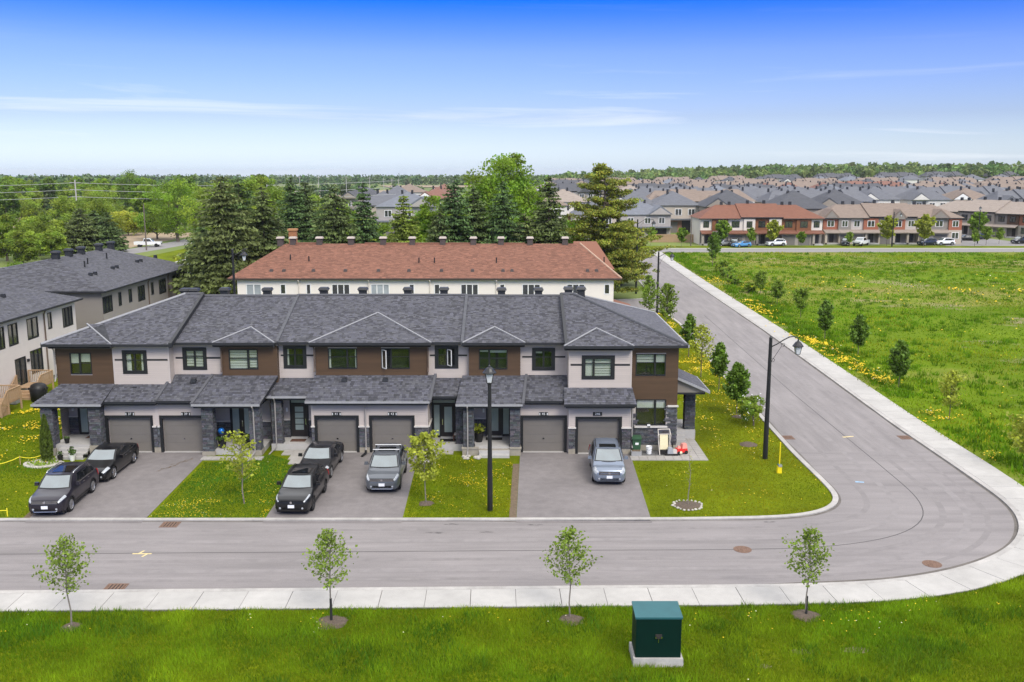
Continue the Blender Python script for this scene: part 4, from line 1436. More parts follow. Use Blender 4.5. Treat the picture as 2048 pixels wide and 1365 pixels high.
# little hipped roofs over the projecting bays
for i, (pl_, pr_, pe, ye, half) in enumerate([(424, 548, 686, 55.72, 0), (617, 862, 684, 55.72, 0), (925, 1050, 686, 55.72, 0), (1128, 1268, 697, 54.62, 0), (95, 222, 691, 55.2, 1)]):
    xa, xb = xat(pl_, pe, ye), xat(pr_, pe, ye)
    run = (xb - xa) / 2 if not half else 2.4
    xm = (xa + xb) / 2 if not half else xb - run
    sl2 = SL * 1.03
    za = EV + .03
    A, B, C = (xa, ye, za), (xb, ye, za), (xm, ye + run, za + run * sl2)
    k2 = math.hypot(1, sl2)
    if half:
        poly = [(xa, 0), (xb, 0), (xm, run * k2), (xa + run, run * k2)]
        P4 = [A, B, C, (xa + run, ye + run, za + run * sl2)]
    else:
        poly = [(xa, 0), (xb, 0), (xm, run * k2)]
        P4 = [A, B, C]
    s_ = MB()
    s_.slab(P4, .24)
    s_.build('bay_roof', MATS['roof_dark'], ROW, world=True)
    shingle_field(sh_q, (0, ye, za + .006), (1, 0, 0), Vector((0, 1, sl2)).normalized(), poly, seed=80 + i, blue=.12)
    for P_ in ((A, B) if not half else (B,)):
        c_ = MB()
        c_.tube([(P_[0], P_[1], P_[2] + .02), (C[0], C[1], C[2] + .03)], .055, 5)
        c_.build('hip_ridge', MATS['hip_cap'], ROW, world=True)
    g = MB()
    g.box(xa, xb, ye - .07, ye - .002, za - .15, za + .01)
    g.build('gutter', MATS['fascia'], ROW, world=True)
    sf = MB()
    sf.box(xa + .05, xb - .05, ye, ye + .75, za - .26, za - .15)
    sf.build('soffit', MATS['soffit'], ROW, world=True)

for px_, py_, yv in ((371, 584, 62.3), (389, 587, 62.3), (450, 585, 62.6), (535, 586, 62.6), (648, 587, 62.8), (726, 587, 62.8), (816, 588, 62.8), (888, 588, 62.8), (1003, 587, 62.6), (1077, 587, 62.6), (1137, 581, 62.0), (1162, 587, 62.0)):
    x_ = xat(px_, py_, yv)
    roof_vent(ROW, x_, yv, 8.42 if px_ < 1130 else 8.55, 'fascia', .95)

# side porch of the corner unit
s_ = MB()
s_.add([(9.9, 56.4, 4.35), (12.0, 56.4, 3.42), (12.0, 60.6, 3.42), (9.9, 60.6, 4.35)], [(0, 1, 2, 3)])
pr_o = MB().slab([(9.9, 56.4, 4.35), (12.0, 56.4, 3.42), (12.0, 60.6, 3.42), (9.9, 60.6, 4.35)], .14).build('porch_roof', MATS['fascia'], ROW, world=True)
W3 = Vector((-2.1, 0, .93)).normalized()
shingle_field(sh_q, (12.0, 56.4, 3.43), (0, 1, 0), W3, [(0, 0), (4.2, 0), (4.2, 2.29), (0, 2.29)], seed=95, blue=.12, pal=(.9, 1.0, 1.1, 1.25))  # same lighter tabs, light on right-facing slopes put into the colour
MB().poly([(9.9, 56.55, 3.3), (11.8, 56.55, 3.3), (11.8, 56.55, 3.36), (9.9, 56.55, 4.2)]).build('porch_gable', MATS['siding_taupe'], ROW, world=True)
MB().box(9.9, 11.8, 56.56, 60.5, 3.18, 3.28).build('soffit', MATS['fascia'], ROW, world=True)
MB().box(12.0, 12.07, 56.4, 60.6, 3.30, 3.43).build('gutter', MATS['eave_edge'], ROW, world=True)
MB().slab([(9.9, 56.33, 4.36), (12.05, 56.33, 3.42), (12.05, 56.40, 3.42), (9.9, 56.40, 4.36)], .15).build('rake_edge', MATS['eave_edge'], ROW, world=True)
pier(10.85, 11.5, 57.9, 58.55, .55, 3.2, 210)
MB().box(9.92, 11.5, 57.8, 60.4, 0, .60).build('porch_floor', MATS['concrete'], ROW, world=True)
for q in range(3):
    MB().box(9.92, 10.8, 57.0 + .27 * q, 57.8, 0, .18 * (q + 1)).build('step', MATS['concrete'], ROW, world=True)
rl = MB()
rl.tube([(10.15, 57.1, .3), (10.15, 57.1, 1.25), (10.15, 57.9, 1.7), (10.15, 57.9, .7)], .022, 5)
rl.tube([(10.15, 57.9, 1.7), (10.15, 59.5, 1.7)], .022, 5)
rl.build('handrail', MATS['white_trim'], ROW, world=True)
# right end wall of the corner unit
fr = Fr((9.9, 55.4, 0), (0, 1, 0))
lap_field(brown_q, fr, 12.6, 2.75, EV - .06, (), step=.19, lift=.007, seed=121)
stone_field(stone_q, fr, 12.6, .34, 2.7, seed=122, ln=(.4, .9))
fr = Fr((-27.3, 68.2, 0), (0, -1, 0))
lap_field(siding_q, fr, 12.4, .4, EV - .06, (), seed=123)

# downpipes
def pipe(x, y, ztop, zbot, m='downpipe', kick=.35, x2=None):
    p_ = MB()
    x2 = x if x2 is None else x2
    p_.tube([(x, y - .25, ztop), (x, y, ztop - .35), (x, y, zbot + .25), (x2, y - kick, zbot)], .045, 6)
    p_.build('downpipe', MATS[m], ROW, world=True)
pipe(-15.2, 54.18, 3.05, .02, x2=-15.35, kick=1.1)
pipe(-14.2, 55.3, 3.3, .02, kick=.9, x2=-14.45)
pipe(-8.72, 54.78, 3.15, .1, kick=.2)
pipe(-2.62, 54.2, 3.05, .05)
pipe(7.15, 54.8, 3.1, .4, 'downpipe')
pipe(-11.9, 56.1, 6.4, 4.7, 'brown_pipe', .15)
pipe(-5.05, 56.1, 6.4, 4.7, 'brown_pipe', .15)
pipe(-17.5, 56.1, 6.4, 4.7, 'brown_pipe', .15)
pipe(-27.35, 55.7, 6.4, 4.2, 'downpipe', .15)
bt = MB()
bt.tube([(-8.72, 54.6, .2), (-8.68, 54.45, .12), (-8.85, 53.9, .06)], [.07, .07, .07], 7)
bt.build('drain_boot', MATS['plastic_black'], ROW, world=True)
# porch lamps
for x_, z_ in ((-26.95, 2.25), (-13.82, 2.2), (-1.75, 2.15)):
    l_ = MB().tbox(x_ - .06, x_ + .06, 56.6, 56.72, z_ - .12, z_ + .12, .8)
    l_.build('wall_lamp', MATS['white_trim'], ROW, world=True)

siding_m = mat('siding_lap', (.465, .403, .362), .55, .02, 1.0, tint=True)
brown_m = mat('brown_lap', (.078, .044, .022), .6, .08, 1.5, tint=True, stretch=(.6, 1, 6))
siding_q.build('siding', siding_m, ROW)
brown_q.build('brown_siding', brown_m, ROW)
stone_q.build('stone_veneer', MATS['stone'], ROW)
sh_q.build('shingles', MATS['shingle'], ROW)
# ------------------------------------------------------------------ red-roofed row behind
RED = thing('townhouse_row', 'long cream townhouse row with one brick red hip roof behind the grey-roofed row', 'townhouses', (-8.7, 101, 0))
RX0, RX1, RY, RZ = -28.6, 11.0, 95.0, 6.0
RRY, RRZ, RRA, RRB = 103.6, 8.85, -24.6, 7.4
s_ = MB()
s_.add([(RX0, RY, RZ), (RX1, RY, RZ), (RX1, 112.4, RZ), (RX0, 112.4, RZ), (RRA, RRY, RRZ), (RRB, RRY, RRZ)], [(0, 1, 5, 4), (1, 2, 5), (2, 3, 4, 5), (3, 0, 4), (0, 3, 2, 1)])
s_.build('roof', MATS['shingle_red'], RED, world=True)
q = QB()
L_ = math.hypot(RRY - RY, RRZ - RZ)
shingle_field(q, (0, RY, RZ + .004), (1, 0, 0), Vector((0, RRY - RY, RRZ - RZ)).normalized(), [(RX0, 0), (RX1, 0), (RRB, L_), (RRA, L_)], course=.17, pal=(.78, .9, 1.0, 1.15), seed=200, wr=(.22, .45))
q.build('shingles', MATS['shingle_red'], RED)
MB().tube([(RX1, RY, RZ + .02), (RRB, RRY, RRZ + .03)], .1, 6).build('hip_ridge', mat('hip_red', (.42, .28, .2), .9), RED, world=True)
for a, b, zz in ((-23.5, -21, .12), (-16, -4.5, .1), (-1.0, 1.4, .09)):
    MB().box(a, b, RRY - .2, RRY + .2, RRZ - .1, RRZ + zz).build('ridge_cap', MATS['shingle_red'], RED, world=True)
MB().add([(7.0, 104.2, 6), (11.3, 104.2, 6), (11.3, 113, 6), (7, 113, 6), (7.0, 108.5, 8.75), (9.6, 108.5, 8.75)], [(0, 1, 5, 4), (1, 2, 5), (2, 3, 4, 5), (3, 0, 4)]).build('roof', MATS['shingle_red'], RED, world=True)
MB().box(7.5, 10.3, 104.5, 112.5, 0, 6).build('wall', MATS['siding_cream'], RED, world=True)
MB().slab([(10.2, 97, 3.3), (12.6, 97, 2.6), (12.6, 101, 2.6), (10.2, 101, 3.3)], .16).build('porch_roof', MATS['shingle_red'], RED, world=True)
MB().box(-27.7, 10.25, 95.5, 111.8, 0, 5.9).build('wall', MATS['siding_cream'], RED, world=True)
MB().box(RX0, RX1, RY - .1, RY - .003, RZ - .16, RZ + .02).build('gutter', mat('gutter_brown', (.05, .035, .028), .5), RED, world=True)
MB().box(RX0 + .1, RX1 - .1, RY, 95.3, RZ - .16, RZ - .06).build('soffit', MATS['soffit'], RED, world=True)
fr = Fr((-27.7, 95.3, 0), (1, 0, 0))
q = QB()
wins = [(492, 523, 2), (560, 572, 1), (612, 622, 1), (663, 700, 3), (741, 779, 3), (818, 829, 1), (868, 880, 1), (921, 957, 3), (999, 1010, 1), (1044, 1081, 3), (1133, 1170, 3), (1208, 1220, 1)]
ops = []
for a, b, n in wins:
    xa, xb = xat(a, 575, 95.3) + 27.7, xat(b, 575, 95.3) + 27.7
    ops.append((xa, xb, 4.0 if n > 1 else 4.35, 5.42))
lap_field(q, fr, 37.95, 3.2, 5.86, ops, step=.20, lift=.007, jitter=.004, seed=201)
q.build('siding', mat('siding_cream_lap', (.74, .68, .61), .55, .02, 1, tint=True), RED)
for (xa, xb, za, zb), (a, b, n) in zip(ops, wins):
    window(RED, fr, xa, xb, za, zb, mull=[(i + 1) / n for i in range(n - 1)], frame='white_trim', glass=MATS['far_glass'] if a not in (492, 741) else MATS['far_glass_pale'], fw=.09, depth=.2)
for px_ in (598, 738, 860, 993):
    x_ = xat(px_, 575, 95.2)
    MB().tube([(x_, 94.9, 5.8), (x_, 95.2, 5.5), (x_, 95.2, 2)], .055, 6).build('downpipe', MATS['siding_cream'], RED, world=True)
capm = mat('cap_tan', (.42, .36, .31), .6)
mat('vent_brown', (.07, .055, .05), .7)
for px_, py_ in ((562, 492), (587, 492), (640, 497), (703, 496), (767, 496), (825, 496), (886, 500), (947, 498), (1002, 499), (1060, 499), (1130, 485)):
    x_ = xat(px_, py_, RRY)
    o_ = roof_vent(RED, x_, RRY - .1, RRZ + .05, 'vent_brown', 1.15, capm='cap_tan')
def on_red(px_, py_):
    for _ in range(1):
        lo, hi_ = 94.8, 103.5
        for k_ in range(30):
            m_ = (lo + hi_) / 2
            zr_ = RZ + (m_ - RY) * (RRZ - RZ) / (RRY - RY)
            if zat(py_, m_) > zr_: lo = m_
            else: hi_ = m_
    return xat(px_, py_, lo), lo, zat(py_, lo)
for px_, py_ in ((581, 520), (618, 523), (838, 526), (869, 526), (993, 526), (1208, 525)):
    x_, y_, z_ = on_red(px_, py_)
    MB().tube([(x_, y_, z_ - .2), (x_, y_, z_ + .55)], .07, 6).build('vent_pipe', MATS['plastic_black'], RED, world=True)
for px_ in (543, 568, 627, 691, 757, 818, 883, 945, 1006, 1024, 1175, 1193):
    x_, y_, z_ = on_red(px_, 543)
    MB().tbox(x_ - .2, x_ + .2, y_ - .2, y_ + .2, z_ - .15, z_ + .22, .7).build('roof_vent', MATS['vent_brown'], RED, world=True)
ch = MB().box(-25.2, -24.4, 107.6, 108.4, 6, 10.0).build('chimney', mat('chimney_brick', (.33, .15, .07), .9, .2, 6), RED, world=True)
MB().box(-25.3, -24.3, 107.5, 108.5, 10.0, 10.2).build('chimney_cap', mat('cap_orange', (.42, .22, .1), .9), ch, world=True)

# ------------------------------------------------------------------ grey houses on the left
def side_house(nm, label, y0, y1, x_l, ridge, wallm, lapm, frontm, wins, door=None, vents=(), low=(), pipes=(), hip0=6.0, hip1=6.0, zr=8.45):
    t = thing(nm, label, 'house', (-43.0, (y0 + y1) / 2, 0))
    xe = -36.55
    s_ = MB()
    rx = -43.6
    s_.add([(xe, y0, 6), (xe, y1, 6), (x_l, y1, 6), (x_l, y0, 6), (rx, y0 + hip0, zr), (rx, y1 - hip1, zr)], [(0, 1, 5, 4), (1, 2, 5), (2, 3, 4, 5), (3, 0, 4), (0, 3, 2, 1)])
    s_.build('roof', MATS['roof_dark'], t, world=True)
    q = QB()
    run = xe - rx
    L = math.hypot(run, zr - 6)
    shingle_field(q, (xe, y0, 6.004), (0, 1, 0), Vector((-run, 0, zr - 6)).normalized(), [(0, 0), (y1 - y0, 0), (y1 - y0 - hip1, L), (hip0, L)], seed=int(y0), blue=.1, course=.17, pal=(.78, .9, 1.0, 1.12), wr=(.22, .45))
    L2 = math.hypot(hip0, zr - 6)
    shingle_field(q, (x_l, y0, 6.004), (1, 0, 0), Vector((0, hip0, zr - 6)).normalized(), [(0, 0), (xe - x_l, 0), (rx - x_l, L2)], seed=int(y0) + 1, blue=.1, course=.17, pal=(.6, .78, .95, 1.1), wr=(.22, .45))
    q.build('shingles', MATS['shingle'], t)
    MB().box(xe + .002, xe + .1, y0, y1, 5.86, 6.01).build('gutter', MATS['fascia'], t, world=True)
    MB().box(x_l, xe, y0 - .08, y0 - .003, 5.86, 6.01).build('gutter', MATS['fascia'], t, world=True)
    MB().box(x_l + .5, -37.2, y0 + .6, y1 - .6, 0, 5.9).build('wall', MATS[wallm], t, world=True)
    fr = Fr((-37, y0 + .43, 0), (0, 1, 0))
    ops = [(a - y0 - .43, b - y0 - .43, za, zb) for a, b, za, zb, n in wins]
    q = QB()
    lap_field(q, fr, y1 - y0 - .88, .4, 5.88, ops, step=.15, lift=.009, jitter=.006, seed=int(y0))
    q.build('siding', lapm, t)
    q = QB()
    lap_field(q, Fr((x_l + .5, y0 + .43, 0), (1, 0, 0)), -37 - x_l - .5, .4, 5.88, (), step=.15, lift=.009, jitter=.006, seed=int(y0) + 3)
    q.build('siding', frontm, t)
    for (a, b, za, zb), wn_ in zip(ops, wins):
        n = wn_[4]
        window(t, fr, a, b, za, zb, mull=[(i + 1) / n for i in range(n - 1)], glass=MATS['far_glass'], fw=.08, depth=.2)
    for y_ in pipes:
        MB().tube([(-36.75, y_, 5.85), (-36.93, y_, 5.5), (-36.93, y_, .3)], .055, 6).build('downpipe', MATS['brown_pipe'], t, world=True)
    for y_ in vents:
        roof_vent(t, rx + .1, y_, zr, 'fascia', 1.1)
    for x_, y_ in low:
        zz = 6 + (xe - x_) * (zr - 6) / run
        MB().tbox(x_ - .18, x_ + .18, y_ - .18, y_ + .18, zz - .15, zz + .28, .75).build('roof_vent', MATS['fascia'], t, world=True)
    return t
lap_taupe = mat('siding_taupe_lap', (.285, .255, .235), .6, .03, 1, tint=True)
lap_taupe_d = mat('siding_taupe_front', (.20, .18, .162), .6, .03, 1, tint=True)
lap_pale = mat('siding_pale_lap', (.62, .56, .525), .55, .03, 1, tint=True)
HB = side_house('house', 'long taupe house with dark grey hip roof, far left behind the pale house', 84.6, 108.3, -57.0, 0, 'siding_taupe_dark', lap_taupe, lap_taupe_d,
           [(85.1, 87.2, 3.9, 5.4, 3), (88.6, 89.3, 4.1, 5.4, 1), (91.0, 91.8, 4.1, 5.4, 1), (93.3, 95.1, 3.9, 5.4, 3), (96.8, 97.5, 4.1, 5.4, 1), (99.0, 101, 3.9, 5.4, 3), (103.1, 105, 3.9, 5.4, 3), (106.6, 107.2, 4.1, 5.4, 1)],
           vents=(90.6, 93.3, 96, 100.2, 103.2), low=[(-39.4, 88.5), (-39.4, 89.5), (-39.6, 94.0), (-39.6, 95.0), (-39.7, 100.5), (-39.7, 101.5), (-39.8, 106)], pipes=(96.0, 101.6))
for y_, x_ in ((91, -41.0), (92.6, -41.4), (97.5, -41.6)):
    zz = 6 + (-36.55 - x_) * 2.45 / 7.05
    MB().tube([(x_, y_, zz - .1), (x_, y_, zz + .6)], .07, 6).build('vent_pipe', MATS['plastic_black'], HB, world=True)
MB().tube([(-36.9, 107.2, 7.0), (-36.75, 107.9, 7.3)], .02, 4).build('antenna', MATS['white_trim'], HB, world=True)
g_ = thing('gable', 'white gable of a small house peeping over the far end of the taupe roof', 'house', (-39.3, 112, 0))
MB().prism([(-40.6, 110), (-38, 110), (-38, 114), (-40.6, 114)], 0, 4.9).build('wall', MATS['white_trim'], g_, world=True)
MB().add([(-41, 109.7, 4.8), (-37.6, 109.7, 4.8), (-39.3, 109.7, 6.2), (-41, 114.3, 4.8), (-37.6, 114.3, 4.8), (-39.3, 114.3, 6.2)], [(0, 1, 2), (3, 5, 4), (1, 4, 5, 2), (0, 2, 5, 3)]).build('roof', MATS['white_trim'], g_, world=True)
HA = side_house('house', 'pale siding house at the left edge with wooden deck stairs', 56, 80.1, -51.0, 0, 'siding_pale', lap_pale, lap_pale,
           [(67.2, 68.2, 3.9, 5.5, 2), (68.75, 70.1, 3.9, 5.5, 2), (71.5, 73.2, 3.9, 5.5, 2), (74.8, 75.45, 4.2, 5.5, 1), (77.3, 79.1, 3.9, 5.5, 3), (69.3, 70.9, .55, 2.75, 2), (71.6, 73.5, 1.2, 3.0, 3), (75.5, 76.9, 1.2, 3.0, 3)],
           low=[(-39.2, 70.3), (-39.4, 73.0)], pipes=(74.15,))
MB().box(-37, -36.85, 71.05, 71.25, 2.3, 2.5).build('wall_lamp', MATS['lamp_black'], HA, world=True)

# ------------------------------------------------------------------ far houses
for nm, c in (('roof_far_grey', (.120, .124, .138)), ('roof_far_blue', (.145, .155, .178)), ('roof_far_brown', (.20, .155, .125)), ('roof_far_red', (.19, .095, .07)), ('roof_far_taupe', (.27, .225, .19)), ('roof_far_black', (.075, .077, .086))):
    mat(nm, c, .9, .14, 1.2, .2, 8, stretch=(1, 1, 4))
for nm, c in (('wall_far_beige', (.44, .38, .31)), ('wall_far_grey', (.36, .33, .31)), ('wall_far_white', (.62, .59, .55)), ('wall_far_brick', (.28, .14, .09)), ('wall_far_taupe', (.28, .24, .20))):
    mat(nm, c, .8, .08, .8)
def hip(mb, x0, x1, y0, y1, z, h, gx=None):
    w, d = x1 - x0, y1 - y0
    if w >= d:
        r = d / 2 * .95
        a, b = (x0 + r, (y0 + y1) / 2, z + h), (x1 - r, (y0 + y1) / 2, z + h)
        mb.add([(x0, y0, z), (x1, y0, z), (x1, y1, z), (x0, y1, z), a, b], [(0, 1, 5, 4), (1, 2, 5), (2, 3, 4, 5), (3, 0, 4), (0, 3, 2, 1)])
    else:
        r = w / 2 * .95
        a, b = ((x0 + x1) / 2, y0 + r, z + h), ((x0 + x1) / 2, y1 - r, z + h)
        mb.add([(x0, y0, z), (x1, y0, z), (x1, y1, z), (x0, y1, z), a, b], [(0, 1, 4), (1, 2, 5, 4), (2, 3, 5), (3, 0, 4, 5), (0, 3, 2, 1)])
    return mb
def gable_y(mb, x0, x1, y0, y1, z, h):                 # gable with its triangle facing -Y
    xm = (x0 + x1) / 2
    mb.add([(x0, y0, z), (x1, y0, z), (xm, y0, z + h), (x0, y1, z), (x1, y1, z), (xm, y1, z + h)], [(0, 1, 2), (3, 5, 4), (1, 4, 5, 2), (0, 2, 5, 3), (0, 3, 4, 1)])
    return mb

def far_window(parent, x, y, z, w, h, frame='white_trim', panes=2):
    f = MB().box(x - w / 2, x + w / 2, y - .04, y + .05, z, z + h)
    o = f.build('window', MATS[frame], parent)
    iw = (w - .12 * (panes + 1)) / panes
    for i in range(panes):
        a = x - w / 2 + .12 + i * (iw + .12)
        MB().box(a, a + iw, y - .06, y - .035, z + .1, z + h - .1).build('pane', MATS['far_glass'], o)

def detached(roofm, wallm, w=10.5, d=12.0, style=0, detail=True, brick=None):
    t = thing('house', 'far house', 'house')
    h = 5.8
    MB().box(-w / 2, w / 2, 0, d, 0, h).build('wall', MATS[wallm], t)
    r = MB()
    o = .4
    hip(r, -w / 2 - o, w / 2 + o, -o, d + o, h, 2.9 if style != 2 else 3.4)
    if style in (1, 2):
        gable_y(r, -w / 2 - o, -w / 2 + w * .45, -o - .5, d * .5, h, 1.9)
        MB().add([(-w / 2 + .0, -o - .53, h + .02), (-w * .07, -o - .53, h + .02), (-w * .28 - .2, -o - .53, h + 1.5)], [(0, 1, 2)]).build('gable_panel', MATS['white_trim' if style == 1 else wallm], t)
    if style == 3:
        gable_y(r, .3, w / 2 + o, -o - .3, d * .5, h, 2.1)
        MB().add([(.8, -o - .33, h + .02), (w / 2 - .1, -o - .33, h + .02), (w / 4 + .35, -o - .33, h + 1.65)], [(0, 1, 2)]).build('gable_panel', MATS[wallm], t)
    r.build('roof', MATS[roofm], t)
    for sx in (-1.2, .9):
        v = MB().tbox(sx - .24, sx + .24, d * .42, d * .42 + .48, h + 2.0, h + 3.3, .9)
        v.build('roof_vent', MATS['fascia'], t)
    if detail:
        MB().box(-w / 2 - .1, w / 2 + .1, -1.3, 0, 2.7, 3.0).build('porch_roof', MATS[roofm], t)
        MB().box(-w / 2 + .5, -w / 2 + 5.3, -.06, 0, 0, 2.3).build('garage_door', MATS['garage_door'], t)
        MB().box(w * .12, w * .42, -.05, .0, .1, 2.6).build('front_door', MATS['door_dark'], t)
        for x_ in (-w * .3, w * .04, w * .32):
            far_window(t, x_, -.02, 3.7, 1.5, 1.4)
        if brick:
            MB().box(-w / 2 - .02, w / 2 + .02, -.03, .0, 0, 2.7).build('front_wall', MATS[brick], t)
    return t

def town(roofm, wallm, n=4, w=6.2, d=12.0, alt='wall_far_taupe', detail=True, gab=True, frame='white_trim'):
    t = thing('townhouse_row', 'far row', 'townhouses')
    W_, h = n * w, 5.8
    MB().box(-W_ / 2, W_ / 2, 0, d, 0, h).build('wall', MATS[wallm], t)
    for i in range(n):
        r = MB()
        x0 = -W_ / 2 + i * w
        dz = .35 * (i % 2)
        if i in (0, n - 1):
            rr = 3.0
            a = x0 - .4 if i == 0 else x0
            b = x0 + w + .4 if i == n - 1 else x0 + w
            ra, rb = (a + rr, b) if i == 0 else (a, b - rr)
        else:
            a, b, ra, rb = x0, x0 + w, x0, x0 + w
        r.add([(a, -.5, h + dz), (b, -.5, h + dz), (b, d + .5, h + dz), (a, d + .5, h + dz), (ra, d / 2, h + 2.7 + dz), (rb, d / 2, h + 2.7 + dz)], [(0, 1, 5, 4), (1, 2, 5), (2, 3, 4, 5), (3, 0, 4), (0, 3, 2, 1)])
        if gab and i % 2 == 0:
            gable_y(r, x0 + .6, x0 + w - 1.6, -.9, d * .4, h + dz, 1.7)
        r.build('roof', MATS[roofm], t)
        for sx in (.25, .75):
            MB().tbox(x0 + w * sx - .22, x0 + w * sx + .22, d * .5 - .22, d * .5 + .22, h + 2.3 + dz, h + 3.2 + dz, .9).build('roof_vent', MATS['fascia'], t)
        if detail:
            MB().box(x0 + .4, x0 + w * .52, -.25, 0, 3.1, h).build('upper_panel', MATS[alt], t)
            far_window(t, x0 + w * .27, -.26, 3.8, 1.6, 1.4, frame)
            far_window(t, x0 + w * .77, -.01, 3.8, 1.5, 1.4, frame)
            MB().slab([(x0, -1.6, 2.7), (x0 + w, -1.6, 2.7), (x0 + w, 0, 3.3), (x0, 0, 3.3)], .2).build('porch_roof', MATS[roofm], t)
            MB().box(x0 + .4, x0 + 3.1, -.9, 0, 0, 2.65).build('garage_front', MATS[alt], t)
            MB().box(x0 + .55, x0 + 2.95, -.95, -.9, 0, 2.2).build('garage_door', MATS['garage_door'], t)
            MB().box(x0 + 3.9, x0 + 5.0, -.05, 0, .2, 2.5).build('front_door', MATS['door_dark'], t)
    return t

# the two townhouse rows that face the meadow and the row turning away on the right
def meadow_row(label, x0, Y0, spec, roofm, lower, rz=0.0, ridge=8.9, low_roof=None, endwall='siding_cream'):
    """spec: (width, upper material, lower kind 'g' garage / 'p' porch / 'w' window, gable?, window frame)"""
    t = thing('townhouse_row', label, 'townhouses', (x0, Y0, 0), rz)
    W_ = sum(s[0] for s in spec)
    d, h = 12.0, 6.0
    MB().box(0, W_, .5, d, 0, h - .05).build('wall', MATS[endwall], t)
    low_roof = low_roof or roofm
    u = 0
    n = len(spec)
    lc = QB()
    for i, (w, um, lk, gb, frm) in enumerate(spec):
        fwd = .35 if i % 2 else 0
        MB().box(u, u + w, -fwd + .001 * i, .5, 3.2, h - .05).build('upper_panel', MATS[um], t)
        far_window(t, u + w / 2, -fwd - .01, 3.95, min(1.8, w * .5), 1.45, frm, 2)
        if gb:
            g = gable_y(MB(), u - .3, u + w + .3, -fwd - .45, 5, h, 2.0)
            g.build('gable_roof', MATS[roofm], t)
            MB().add([(u + .1, -fwd - .48, h - .3), (u + w - .1, -fwd - .48, h - .3), (u + w / 2, -fwd - .48, h + 1.6)], [(0, 1, 2)]).build('gable_panel', MATS['siding_taupe'], t)
        if lk == 'g':
            MB().box(u, u + w, -1.0 + .001 * i, .5, 0, 2.75).build('garage_front', MATS[lower], t)
            MB().box(u + w * .12, u + w * .88, -1.06, -1.0, 0, 2.2).build('garage_door', MATS['garage_door'], t)
        elif lk == 'p':
            MB().box(u, u + w, .1, .5, 0, 2.75).build('entry_wall', MATS['siding_taupe'], t)
            MB().box(u + w * .45, u + w * .75, .02, .1, .3, 2.4).build('front_door', MATS['door_dark'], t)
            MB().box(u + .1, u + .6, -1.5, -.9, 0, 2.7).build('pier', MATS[lower], t)
            MB().box(u, u + w, -1.5, .1, 0, .3).build('porch_floor', MATS['concrete'], t)
        else:
            MB().box(u, u + w, -.2 - fwd, .5, 0, 3.2).build('lower_wall', MATS[lower], t)
            far_window(t, u + w / 2, -fwd - .22, 1.2, min(1.9, w * .55), 1.5, frm, 2)
        if lk != 'w':
            MB().slab([(u - .05, -1.9, 2.75), (u + w + .05, -1.9, 2.75), (u + w + .05, .1 - fwd, 3.35), (u - .05, .1 - fwd, 3.35)], .2).build('porch_roof', MATS[low_roof], t)
        u += w
    # roof in segments with party-wall steps
    segs = max(2, n // 3)
    for i in range(segs):
        a, b = -.5 + (W_ + 1) * i / segs, -.5 + (W_ + 1) * (i + 1) / segs
        dz = .3 * (i % 2)
        ra, rb = (a + 5.0 if i == 0 else a), (b - 5.0 if i == segs - 1 else b)
        MB().add([(a, -.6, h + dz), (b, -.6, h + dz), (b, d + .5, h + dz), (a, d + .5, h + dz), (ra, d / 2, ridge + dz), (rb, d / 2, ridge + dz)], [(0, 1, 5, 4), (1, 2, 5), (2, 3, 4, 5), (3, 0, 4), (0, 3, 2, 1)]).build('roof', MATS[roofm], t)
        MB().box(a, b, -.72, -.6, h - .16 + dz, h + .02 + dz).build('gutter', MATS['fascia'], t)
        for sx in (.3, .7):
            x_ = ra + (rb - ra) * sx
            MB().tbox(x_ - .32, x_ + .32, d / 2 - .1, d / 2 + .5, ridge - .2 + dz, ridge + .75 + dz, .9).build('roof_vent', MATS['fascia'], t)
    return t
mat('roof_terracotta', (.175, .075, .047), .9, .14, 1.2, .2, 8, stretch=(1, 1, 4))
mat('panel_rust', (.19, .075, .03), .7, .12, 1.5, stretch=(1, 1, 6))
mat('far_brick', (.30, .11, .065), .85, .15, 3)
B_, W_F = 'black_trim', 'white_trim'
MR1 = meadow_row('rust panelled townhouse row with terracotta roof across the meadow', 43.0, 218, [(2.6, 'siding_cream', 'p', 0, B_), (3.6, 'panel_rust', 'w', 0, B_), (3.6, 'siding_cream', 'g', 0, B_), (2.6, 'siding_cream', 'g', 0, B_), (3.2, 'panel_rust', 'p', 0, B_), (2.8, 'siding_cream', 'p', 0, B_), (3.4, 'panel_rust', 'g', 0, B_), (3.4, 'panel_rust', 'g', 0, B_), (2.6, 'siding_cream', 'p', 0, B_)], 'roof_terracotta', 'far_stone')
MR2 = meadow_row('gabled grey and red brick townhouse row with brown roof across the meadow', 72.0, 221, [(3.4, 'far_brick', 'p', 1, W_F), (2.9, 'siding_taupe', 'g', 0, W_F), (2.9, 'siding', 'g', 0, W_F), (3.4, 'far_brick', 'p', 0, W_F), (3.0, 'siding_taupe', 'g', 0, W_F), (3.2, 'far_brick', 'p', 1, W_F), (2.9, 'siding', 'p', 0, W_F), (3.0, 'siding', 'g', 0, W_F), (4.2, 'siding_taupe', 'g', 1, W_F), (3.0, 'far_brick', 'w', 0, W_F)], 'roof_far_brown', 'wall_far_beige', low_roof='roof_far_taupe', endwall='wall_far_grey')
